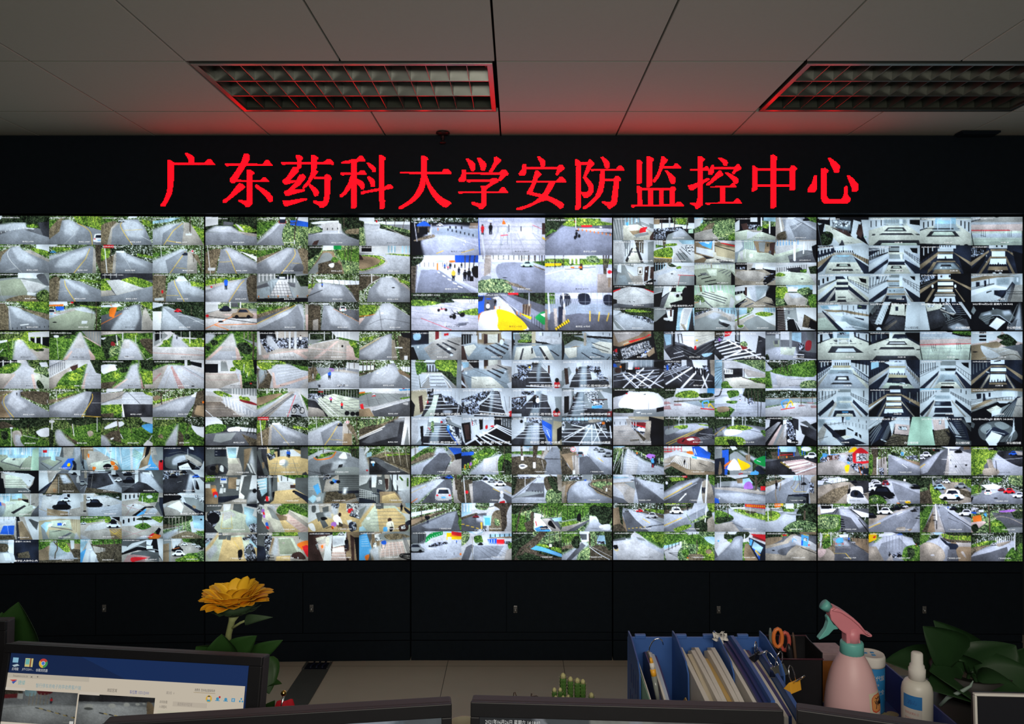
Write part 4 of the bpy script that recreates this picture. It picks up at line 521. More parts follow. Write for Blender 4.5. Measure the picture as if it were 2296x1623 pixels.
FEEDS['21'] = '''
ZV,PV00004500455045900099,Pk1810401040351835,PJ1812401240331833,Bw1201823182028232802,Ps4000650060404340,PS4205600560404540,PC4340654075994599,Pf4540604065604560,PV80009000999970997550,PI7510900585407590,PA9000999985608830,PW9060999988908060,QD00703060459020990599,QN2068256525902090,QW3065357035882882,PC4099458075907099,Bk2856095998560959902,Ew00000101,Ek15750608
ZH,PL20009900992070103020,Ps4515701090355040,PA4515651265454550,PD00002000203525990099,PV00200800104025991599,Qx2025352535452548,PH255040358535996090992599,QF4550605060705070,Qw4550554555604565,Hb603825,Hb634026,PJ4000450045354038,PI1055155515751278,PV8505990599458540,Qu251535153030,Bv1306080602590909003,PD8895958899998899,Bd1405035997045809903
ZA,PG000099009930702030100035,Qg3000650060083008,Pa0050352050157525994599990099,QC15453520501855253042,QG17423525502052253040,Mo41240204745405420,Qg2528352635352535,QL1535183320401540,PL8010991099458535,Bt2800580359205924003,Lt330003022,Qd25705060608540952595,PA5055755065804585,PD5595606568626595,Qv6075997599995599,Bk1008530992590409903,Qw7020753075456040,BW3201020182010201802
Zn,Pm00009900992550202535,Pg4530992599407040,PN304560359930998570655055,PA00001000154025990099,PD2040353899992099,Pd2040354090906090,PS1525252025351540,Qw2453305331602460,PB2660306029702770,LC250559995,BT3501055509005957504,QG0000201050004018,Bt2704580858560958002,Er16850203,Ps1030150020102015
ZV,PG0000180018220025,Qg0010180818150020,Pv25009000658060902595,PV25006800657560852590,PW2910421042282928,Pb3012401240183018,PX4610601059454645,PI4508620860484448,PX2930353035422942,PW2945344534632763,PW3545404539603560,PW6015681565356035,PW6040654064536053,PJ2575657064902595,Qw7002800075806585,Ps9000990099508550,PV7505900080806860,PI00352035257025990099,PW0030103010450045,Qo1348204820631463,Qr1560235824751675,EB20730305,PA8565994599908099,PC6580808580993099,Ek95550408
ZH,PD00003500358525990099,PS0015201020601075,Bw4002015150550184504,Pk2000350035802575,PF2200280030902585,PV3200400040553060,Ps4000750075304530,PG4500990099207015,Bk3480548206005602002,PS7512781278457540,Pc4025702575504055,PH3565705085993299,Pi6535753575476547,PV7510991099757550,PJ75559975999990857365,PW2075257525901590,Qr1875227523901890,Ps008005950099,Ek72580304,Mk1708585809075
ZV,PI2080906599993099,PN3060905590803099,PF00052000356030990099,Bw1001520150050305007,PV2000300033602865,PB1040203025601870,PS0085107020801099,PW1580257525901895,PC3520600060553060,PV6000990099586055,Bv1601099106045994506,PJ5858995599656065,Qb4225551860255030,Ek47280406,Ek59250406,Px3000450045153018,PA7045784575706770,Ps7050755073656965,BW2704578457045784502,BA1659999808099999005,Lk260959975,PB4815521552254825
ZV,PW0000250015300040,PA2000380035102515,PD2020252025552045,Ps2505350533452545,PC3500450040503545,PV3505501050603558,PJ3550505850683562,PX3818452045353835,PC5000600058555260,Pi5015571557505355,Ps6000990099607055,Bk4650065707500756502,PW7020992099507850,BG6801085209515954002,PI4060706095994099,PH4575706585994599,PA7560995099998599,BW2005025600080357505,BW1005000993565359909,PJ0080309035990099,LJ3256540704099
ZC,PV0000350030200030,Ps3500500045353525,Qw3800470045204020,PV5500700065455240,PV6500750070506248,PW7000990099457535,PS7510952090457540,PQ25305020804095991599,Pc3030502560403560,Qx053025253035256015850570,PD0055056025990099,By1353530855040528502,By1308552853085528502,Bv1706070859955998005,QS8040995099908075,Qx8575997099998899,PJ8000990099158008,PF5545554560506045,Ek16501220
Zf,Pu4000990099506020,QG500570009930994875305515,PC250045009970999985992020,PA2008350860505545,PE3515451599859999759965705550,Be2656075608599999005,QG39204508550862206035504045383930,Lt350385050,PI37355945595845603750,PH4560555885995599,PV000020001500106025990099,PW0500151015400535,QX0015101010300535,Qp1020152015301030,Qr1230153016401340,Qp1240164016501348,PC1050256035992599,Qb1768216523801878,Qr1878238024882088,Pv20103020353045603050
ZH,PC00006000553030500060,PW0005200025450070,QV0810150815300830,PV2815401040303035,PV2532353035502855,PA4515601260405045,PV1535253030502065,PA3035453048553550,PV2255305040803088,Qk2550334838552860,Qx4500600060155018,PX7500990099507530,Pr7820871887357835,Px8525994599558045,Qw50456042677060785060,Ei62400307,QI6275687260855578,Qp4668546655804682,Qo4680508050904690,PN6065758070886080,PI7070808075956590,PW7560855888757875,QJ80709065959085998090,Qw0075107015950895,Mk2358845824990,Ex90800515
ZH,PA0000300020200060,Pv0025151005500060,PC3000990099153015,PQ301070109960999905990570,PH35207018905090994099,Bd1303080302080908005,Qs1550225020581558,PV3300370037203320,PV3702430243223722,PV4200480048204220,Hk833028,PW8535994099709050,PS9000990099209215,QJ8815993099409028,Ei60600408,Qf5470666568955595,Qk6085678565986098,Mk163706690,QB4885558555994899,Qi7880957595958099,PX8282907891908392,QJ9070996099759580,PS0085088015950099
ZH,PA0000250020150060,Px0020152005400050,PC2500990099153010,PQ251575109550909900990080,PH3520701580992599,PA0070204025601095,PV2610340833252625,PV3212421040253025,PV4210501049284126,Pd2600330033082608,Qx7220801585257528,Px8010990599509040,PS8520995099558540,Ly155306865,Qk63657060727568956490,Qx7560904099998099,EV83650609,QS004010300050,Lc285359245
ZC,PG3000990099153015,Qg5000990099106010,PV000020002050259900990040,PJ00451550208515990099,Qx1515301525601865,PA3520422042803085,PQ42207020907590804580,Pq4225652280754578,EC52380303,PC7020902099458060,PI2565302035222580,Lw145809080,Qv8000990099308525,Qo80409930995090608050,Qr9050994899888855,Po814890558865,Ex22850408,Bk2228032802299359903,PH3885658265993799,Qi7075857095957090,Es80900103,Lk283208325
Zi,PC10203515459930991845,Pi00052520155025990099,Pf1522351530251835,PE2045354030702570,Po2548304530552760,PX1545204020682065,PW37154810456046993099,Qf3520422040453650,Ps4800750075454855,PG4800750070104815,PA4825702070454848,Ks651212,PE4855705075994599,Pw4858705570704770,Bw1456075604590759004,PI75009900999980998050,Pk9020992099999599,Pi8210902090998599,Hk756040,QI7570836883907590,PJ1500480048081012,BW1153035251840353503
ZC,PV00003000205025990099,PB001515052560159900990060,Bw1052015180550205005,PI25054500455035992599,PX3010450845303235,PW3412401038253425,PX2840353834602860,Qv4010990099305535,Qn5012800899206030,PC4035993099994099,PE4540853590804090,Bv1454085354095908507,Bw1454042958535959007,Qb4435523253454545,LV244454560,LV252455060,Bd2852099999020996004,Mk49999829082809978,Mk49890858885849982,Qo1285208018981398,PA2065405040993099
'''
FEEDS['04'] = '''
Zk,PW002015256560999920991560,Pf1525253065609090459925601545,Pi2535605068706068,PF2510651565502530,PW2500350035352530,PX2810651560353030,Bd2301030456015605504,PW7010851875806565,Pi8025923085757560,PW8510991099999070,Pk0030152010600080,QL057015503060289020990895,Bk2186005503080206005,PW0000250020100005,QD4590488052994299,Ej93700201,Bd2002008990020089902
Zf,Pv0000990099050005,Pk0015151015400048,PW0005351035300048,Bk3051505352512253003,PF3008750875253025,Bv2351035227010702208,Ps6008660866356035,PW7505991099607528,Pk8010991099308025,PF4025702575303530,PD3837683774503050,PQ4041654168473647,PD2657835788632063,PD0860146012650665,PD9060986099649464,PD2082988299990999,PQ2692939295992399,Bd2302738296527682902
Zf,Pv0000990099060006,PJ0008151015400050,PW0010301230300045,Bk4082008382515253003,PS3005700570283028,PX4405580558104410,PW4204600460124212,PF3025702570353035,PW7010991099607225,Bk4801580309520955003,PF3030703080502550,PD2250685078701270,PQ2853635368652365,Bk2204165412543654302,Pd1440204019421342,Pd7340784078427342,Bs2351035456010604502,Pk0093409685990099,Pk909595998599
ZE,PC0000990099200025,PA0020992299300028,Pk0005150520100020,Qk450055005003,Pc0000200015100015,PE0030992599480050,PQ0055995099990099,Lr300487548,PA0060995899750075,Bk1204520702850287003,Bk1724572707848787003,Lk119652970,Lk300500599,Lk299999950,Bv1008099800090999002,Lc100183505
ZW,PJ0005300035250045,PW0010300530100020,Bw4051505302510252004,Ps3505700070243524,Bk4352035246820682409,Lk250055024,PW6500991099457025,Bs2751575209520953004,PC3225682568353535,PI0060322835350080,PI6828995099686835,Bk2004500603025303008,Bk2702570309955997008,PF3035683575502550,PS3535653560404040,PF2545754590991599,Pf2060786090991599,PD3865636565753675,PQ4467576760724272,PD3083688370902890,Pd2382288227862286,Pd7485798580887488,PJ008525403035206510900099,PJ70409975999990997555,Ew86920203
ZA,PW0000990099300030,PJ0010201020200040,Bk3031503503010302507,Bk2004538250055382603,Pk3905600560253925,Pv4008600860204020,Bw2001535100020351202,Pk8010951095308525,PW0070382838380095,Pf3825682568323832,PW6825996099786832,Bk1702099507025996503,Bk1701570259950997007,Pv4032683268484048,Ps6032663266756032,PW3850705070583858,PJ4058705875723572,Pf3870727082993099,PD4572637265824382,PQ4875607561794779,PD4288678868914191,PJ00953848386010990099,PJ70509980999990997060,PW3865307025993099,PW7065829987997060,Pd3687388737903590
ZJ,Pk0000250030200060,Bw3081008352508252003,Ps3800700070123812,Bk3400240066002600605,PI3525652565303530,PI0070352538320088,PI6525996099726830,PW3512651265223522,Ps3532643264483448,Bk3384838526248625208,Hk505214,PI3355685570603260,PI3360258515992060,PI6860788085997570,PF3863656380902590,PD4268606862754075,BW4427842806078608003,PI3085758580992599,Bk2005000653025303007,PJ00883050208010990099,Pk7540997599998599,Ew41800202
ZJ,Pk0000300030200060,Px0010251525300045,PW3500700070123512,Bk6500350056003600502,PI3815701570223822,PI0060351835250075,PI7018994599607022,Ps4022662266404040,PI3840684068463846,PI3838159920994046,PI6838859980996646,Ps3848684868683668,Bk4386838746668667407,Hk537414,PI3575707572883288,Pk3588728875993299,Ew45980302,Ew57980302,Bk2701570209940995506,Pk8020993099999099,Pk00853030256010990099,Bw2304030353060305802
Zf,PW0000990099100010,PW0005351035200060,Bk6032503402015202503,Bk1004838200058382204,PW0078382338300099,PJ3510601060203520,Ps5010581058255010,Pf3724602460303730,PJ3730603060403740,Pf3742604260483748,PJ3548604860583558,PI3560606060753575,PD4070527054753875,Pf3560606075993099,PD4082558255853985,PD4092559257993899,PW6020995599856028,Pk8015952095358530,Bk1602099456025997003,Bk1601860259945997009,PJ3545359520990099,PC3550159922993565,PC6050889982996065,PJ6040999990996055
ZW,Pv4005600560154015,PJ1510201020201520,Bk2031503503510302806,Bk1004838220058382503,PW0075382538320095,PI3825652565303530,PW6525996099806830,Bk1651599456520996503,Bk1651565259945997007,Pk8010901090258520,PF3830653065453845,Pk4042654265454045,Ps6010661066456045,PI3848684868523652,PF3852705270703670,Bk3426042625060506202,PI3570707072763276,PJ3478727875993099,Pv4080658065903890,PJ00953845357010990099,PJ7050998599998599,PC3860259930993865,PC7060889983996865
Zk,Px0005300530150040,Ps3503600360203520,Bk6420842125808581202,PI3520652065263526,PI0058352235280072,PI6522995099606526,Ps3530653065423542,Pw4532603260384538,PI3548654865553555,Ps3556645664643464,PI3366666668703070,PC3072687270802880,Ps3082688270992599,Bk6409040996090609903,PI3055159910992555,PI6855859988997055,Ew25450206,Ew69450206,Bv1004030250050302802
ZW,PC0010701099000000,PW002550157015705045550080,PF5020751575405045,Bk2002800453520354002,PJ1030173017451048,PJ2525302530452648,Pw006045407050705545500080,PI001825108510991050150030,PF8510951095508045,Ps8815921592308830,PC80409940999970997570,Lk270659965,Lk270729972,PJ456070586580559525994575,PW30804575608550952599,BJ2559980307599854007,Lk255958035,Bk1005045350058453803,Pk3065406040633070
ZW,PC0000990099100010,PS0515401040251025,Ps2015451545252530,PW4510991099354530,PJ7810961295277725,Lg280158518,Bk2481248307015703003,PC0040203550990099,PI102855309945995255402035,PW20405035996099755555,Ps3045504050604550,PF50509980999980994570,PJ7053906090667558,Ps3070557075995099,BJ2103540991540509908,LJ310334599,Bk1503050459535955007,Lw240759595,PQ0060155540990099
Zk,Pv0000200005300050,Bv2000000302500105008,PD30004000205015990060,Bd2302520251575057506,PW30004500401025801278,Bv2381038251575207809,Pf4508751075504045,PJ5217581758325232,PD4048705570992599,Bk2308550603085506002,BI1309555653599557003,PW7500990099997099,Pk7000750070507099,Es20990510,PW107520751882
Zk,PW00001000155020990099,Pf1005451040251535,PX1510281028181520,PD153545256050657055802099,PW4020502070406545,PJ4800550070405035,Bv2551065354510553506,PC40256040704265484030,Bw2500070405500704002,PJ6000750080407040,Bd2702080157045904505,Bw2800099507500996004,PD5565906099994099,Bv2454055655040656004,Bk3504555756045606502,PA5590757599996599,Bv1558285605070805003
Zk,PV2040502575358555708030801555,PA25453835404535552060,PA6035753080456550,QV1555404545503070,Pk40485548757060993099,Pw5055677050993585,Bv2257045552060404503,LA2404855488080,Pv0515103005450035,Pk000020000515,PA80909040950099997599,Ew43250103,LW170909010,Pd7285906085997099
'''
FEEDS['22'] = '''
Zm,PG00104000501530250055,PW0010300025100040,Bt1101010403502353005,Qn00553025502835450065,Pv80009900995085507020,Pb7305990899308530,Pk8530992599508850,Qn7530853585557550,PA5008650580457099009900704540,Pd552570258045659920992575,PC8550994599996099,Lk265997560,Bt2080008504500452502,Lk100655030,PS150040001515
Zm,PJ0030203220700080,Pb0022252025320035,Bg9078008683062325005,Bo3077807681776176602,Bp4186818602066205802,QG20355010702050453045,Pg3530552055304035,PA752880257599209915954550,Pc4545753570904090,QG7540993099997599,QL8550996099998099,PL7500990099257530,Mt2850085308599,Ms1653075208030,LC270407099
Zn,PW0000990099150020,PS2500400040102510,Pv3505450545203520,PG00205018601560300030,PA0028603560450040,QN00406545708060990099,PC6040700075506045,Pa654080059505999965997060,Pd6542994599486548,Qw15682363327023801778,Ed22700503,Lt720002150,Pw1935243524501950,Pt4300530048604260,Pw4357485748784378,PL900099009920,LC260506585,Bt1700070158000802003
ZA,QN000025002030106025990099,PI00303020306033992599,PC2035333035992599,Pd35405035998099993599,Pa45205530997599998599,Ps3500550050303530,Vv373813,PL7000990099157505,Kv681510,Kv792215,Kv923820,PA45206020996099856040,Ly272428255,Lt225152580,Ew23120609,Er23120508,Ew23120406,Lk121122512,Pw2285278527992299
Zm,Pg0010301035200045,Pn00455512651030280052,PA0050551575056530406015990099,Pd6520701580188250809920994060,PC82209915999985998260,Pt8500900092558855,Qd5505800575185515,Kw531510,Kb751514,Lo300991285,Ly100653040,PN9020991099999285,Kk651507,Bt1051005403500351805,Lw140525045,Vc648829
ZA,PM00005000402020250030,Pm45009900993070205510,QN00302020255025990099,PC1535233025992099,Pd22254022998099992499,Pc40206020996299708065,PN5515993099457025,Kk482010,Kv602814,Kw774021,Lw305150999,Er11620306,Ly263507560,Ly185559968,HW809940,QW808090997499,Ew80630305,Qr7795859286997699
ZA,Px1008451045151518,Ps3000990099104510,QN00203015501230400075,QL00001200103005650070,PA5015651268506699009900853040,Pd4030653065802080,Pv0085306065606565,QN65128508903085606955,Qu70608550995599997099,QL7210991599608560,PT9000990099609255,Mt3903085157500,Lw227052740,Bk2425642606461646405,Kw541007,Lk100885018,Ek30550201
Zn,PM0000990099150025,PA5000600060204822,Px1505400540181520,PI0040253035250090,Pa3525452060225535706599859999129910652040,PA302555225040707535802050,Qu60357525993099658555,Qn8045993899709060,Mk25530554075609980,Mk2302515451099,Lt390008855,Pw8848904890608760,Pb4517491749234523,Lw261006020,Pv4000600060154020,PT0045083505990099
Zm,Ps0035601860250050,PN0055852070300085,PI0060603050350080,Pd0085703595259030956099990099,Pa20807040903080903090,QG9555994599999370,Bt3201022705000504502,Bt2551055407505753003,Lt497009855,Qk2748354537523058,Hk337228,Lw128102840,LC100857035
Zc,Ps1000650065201525,PS0000200020350050,Bw4000500301805183004,Qu3000550050253020,PN0050303535400060,Pd00603538503550990099,PA3045505045703065,Qn65308535859960995580,Qt70009900951590409080809978306510,Bk1781082908510889003,Mt3351555157008,Qu6555756075806575,KR295212,PS4345604558804480,PB4652575257784778,Py3868426842933993,By3007506753088349004,Qn5880655565995599,PX2595509050993099
Zu,QL00006000402515300045,Ps45356040655050554548,PG0040304530990099,Mt51099154525103500,Mt3153530255000,Bt3154015752835286002,PN2570406045993099,Pt3833453343993799,Pd6055905099997599,PC6055755599997599,QG55009900993080506030,Bt2601060509015904506,Qw455255507080799948994575,PB45906080779577995099,PJ5685708075935995,Lr348655080,Qk75628065889080857275,PS8055995099658565,Hk605508
Zu,QG00006000504030600060,Qg007015653065307515850085,PC008525755560556515990099,Ps55457550999090709999709955995560,PA65559580999945995570,Pd30805558556525991099,QL6010990099509080757070455540,QL6530853085757565,Qw7580957595957892,Bk2120012654220425003,Qk3240384038653060,QG6000990099157010,Bw1006530550067305802
Zc,QL00002500203015400045,PV00003000303025450040,Bk3151015402510253004,PW2500650065154525,Pj302040056300631240252842,Bw2303030326005600808,PS6500990099107015,PY7005990899287030,Po7815950599187818,Pr8000990599188012,PA204560359930999900990060,Qx35505040703870454055,Bk1355550554048604505,Kv087234,Bk1706570728575858202,Pc3060506050653565,QC8095999099997099,Eo98800204,Hb904312,PW7220802080407240
Zc,Qu0000150015300050,QG2520401545353045,PS1000450040102510,Ps2000400045003010,PW4015990599504545,PS5510990899205522,Bk3581258209510951805,PI5522991899255525,Pb5228702570455548,Bw2553055406528654003,Pr7028852885457048,Px8535993599458545,PA154545409950857075992099,Pa2550855070902599,Pd00991055204525501599,Bd1305560996055908004,LT222202399,QG9245994099609565,PC9065996099998599,Kk384810,Bv2206025992060259902
ZL,Qu45009900993060455030,QL00002500156505990099,Mv1003515253010,Ms1401555209905,Bt2651065559500955504,Qg4545654575556060,QB405060559980999060703562,QA4555707099889080,Qg8055996099758065,Mt96500454020601099,Mt96800484525701399,Mt92560457060859999,Mt96000403518650899,Mt93070508080997599,QL1085258530991599,Pw7545804580557555
Zu,QG0000350030300040,Ps3500550055354040,PV3510501050304030,Bt2052005603015305006,Qn00553540454030550070,PA40385038555035703099009900853055,Pd40404850357520991099,QL25203520355528602045,QN60558050996599995599,Lt655105799,PS7015991599457045,Px7035853585457045,Lt365206860,Lt275056835,QL8500990099609060,Ms2555575809599,Lw155509990,QL0065156010700072,Qu4070556055994090
'''
FEEDS['23'] = '''
ZL,PS0000250015080010,Qu0010201210500060,PA2810321060509975999918992050,Pc28123212505545992599,Bv1202050502080908007,Pu3010994099557040,Bw2008510201595201202,Bw1009020250599202802,Bw2301230189945996809,Bv1301899683015995802,QL60009900994070355520,Ho473516,Qp653570288030843775456840,HB787538,HJ837036,Lr278657875
ZC,PL8500990099509045,Ps0000600055200010,Br3001035100020352002,Br2080008203500352005,Qo4520551858284828,PW003025155530855099559965555025300045,Bv1003000429555956509,PB5535653865455543,Pb55027000922590456035,Bw2601060306010643002,Pw6800850085207810,QT0055253565459960999950951560,Bw2253510655042508011,Bk1524052855240528502,PI0075205550859990999940991570,PL0085157045990599,Bk1706085707060857002,Hk416518,Mn20060206040809990
ZL,Pv0000150015450045,Pb15152812285025991799,PJ0045204020990099,Bv1001515150035153504,Ps3000400045103515,Pv401845207560759930993030,PA45155518996099807045,PI6030703070556250,LT367006755,QI1060125515900899,Qo19682855404520752278,Qw257830604045528040843085,QY5280454550486560707065785584,Po207525802578,Qj775085429935997092688060,Lw283509055,QJ8075907099958595,HB809918,QB7290858885997199,Lr348975595
Zd,PL00005000503520450045,PN1020602055451545,PS250035003015,Lb526002640,Lb456005640,Bb2400040254000402502,Lb200180055,PS3000600060203025,Pi3020552055353035,Lr228325328,PG6000990099407040,Bb3720072307700773002,Ew80101008,Lo426362642,Lo442364242,Lo355365540,PD6035993099559999609900990055,Kw904325,PE35537545996099996299,Bw5355776486095997005,Be4385676486099997504,By2305732554575487307
ZA,PM35009900993575254515,PS0005300830120015,Ps0000300030080005,PW0020301535200028,PT00303525402235300035,PC003540304535409925992070,Pd4028421250209990999950994550,PA42125010996599856040,Bc2004030450075207007,Bw1422542355530553504,Pd0075208530990099,Bk1851085309515953002,Hw642212,Qk3520401840223522,Pv2230422545604555,Ek95500301
Zd,PL000099009920701230250060,Pg1010401040201525,Pr3605460546113811,PA006545307010721265250090,Pd0092652870157815703075990099,Ly300855530,LA200926530,PW75258520855080996599,QT7530902599997899,PG8800990099409030,Lw685008299,Lt277007722,Hw064525,Qw30904268446643703292,Pw406845644472,Lw165957540,Lk375457565,PD7545824581657765
Zd,PL000099009950703520250035,PW2000650065084015,Pv12255520652565401240,PA35254225753070453045,PI4315551555304530,PS5515681275305535,Lw212051245,Lw207300745,Qp57486030702575486050,Mt7806082308000,Mt482359510,Mt482307010,PT7560855090608570,Pr9040994099559055,PC004540459960997050600050,Pa00505060997299990099,PA00655065998099993099,Pb0080088510990099,Ew10830103,Bv1506080755060807502
ZA,PM00004500401520300055,Ps2500750070083512,Pn0025351530250045,Pc0045402040250070,Pa00704525650880108830806070990099,PS5505700570205520,Bt4200022302000223002,MI32030224020652399,MI3303030402855,Mn26010553550456060,Bt2650068507500756003,PT90109900999988998550,Kk753510,By1653055608060576002,Hk225028,Pk4570856585994099,PV45756570808080994099,PJ4290758880907899,Px8525953095658560,QJ5075656880708075
Za,PM000099009940603010150030,Pg6020992599387030,PN1515994299554025,PI002015121530289028990099,PA203035229980999970994580,Pd19353028456070992899,PL10002000184020801570,Pv8045995599708058,Kv273008,Ks442809,Kr523212,Kc765222,Ly258557270,Lk270829975,By2309033906084638305,Lk265857583,Lc250359970,Bt2500050308500854004,QN0080157525990099
ZA,Pg0000600050100018,PL0010600055220030,PN0025551550250040,PA005055208008831075200090,Pa009070258215802085990099,Ly300803552,PW7500900085087010,Vw243717,Kw253724,Hk472715,Bt2050005305500552006,Qg8500990099309030,QT8050954099997599,QL7060804090259545856085907075,Lw484108080,Qu55657545854585505570,Qg20904575558040952599,Mu2454055658070,QL6070806585996599,Lw165056555
Za,PM00006000552030200035,Ps3015601560254030,Pr6003990799206013,BY3640764119710971410,QG3325552075309945996065453530,Qg352745207030994299586045,PC40186518992599357028,QN6028803080356535,PA252035184030705099659999709935602530,QG003015283545355515700070,QL05503550356020680570,PC0075356550990099,Lk326152742,Pt2500270027502650,Ld235705585,Bw1451045309520955003,Pw4833513351354835
Za,Pm0000990099200020,PY2000350035102010,PW0015352035300035,Po1800300030151815,Pv1020382035281025,Ps4000550055204020,Qg3520552055303830,Qg003020283040255515620065,Qc006520603045304820650070,PA006825604030653560407060558040990099,QL65209900999970996075,Qu40806560997099994099,Qu4590658080994599,Pt7525792578607560,Lw305000660,Bt2101510501220125202,Pv3535703870425042,Lt125152530
Zc,QG450099009940956075455515,Qg7515991099408540,PS0000150010100010,QL000040003515353525250030,PA004045206025996599990099,Pc004545255035998099991099,PV0030252025300035,QG8035994599558545,Qk0050084810600463,My20263086810640760,Pv4520602565355030,Lk205550862
Zu,PW2500700065203020,Bk2300530156505651505,Pc005035353570409905990065,PS0050303830430062,Lk100703045,Bk2104010653038304804,Bk1107535751075409903,QG00104000452515450045,QG451570109920995065454540,Pg6845784578606860,Qu30655045656055993099,QG3570456050704595,Qg7060905099996599,Qn5080758075995099,EI88700608,Lt365306580,QS8020992099458535,Eo47920202,Bw1701099508010994003
Zc,PS0000250020200040,PW0000230023200035,QL25006500652045302025,Ps2500450040103010,Qg2530402535383038,PW007015403035303820550590,Pc0030203020380045,Pd006008900099,Qa4020551856556099009905903045,PA4030502550603060,PG553865357550909095995599,QI6045705085996099,Pr7008991099358525,BR2751599307520993503,PJ67209945999985997055,PB7025753072506845,PS7733955590757355,Pb7355907588997765,Py8062908088857968,Lw359105835,Bt1500065106000701002,EB08330203,Bc2807086808275858502
Zd,PL000099009915700845150025,QI0025301830300052,Pg3012450845153018,Pr3310421042153415,PT00503535501060088040998099990099,Pa0060454055156015605040800075,Qd25655050605045803080,PA502060259060999995756045,PI6500990099107010,Qc55226515994599658560,QT6048997099994099,PB7010851083527048,PX7520822282357530,Pb7030743073487048,LY275108514,MB25335552560286030,Ek16650302,Lk270559975,Bt1101510353510353004,Qw205020452049,LC145857050,Er85460202
'''
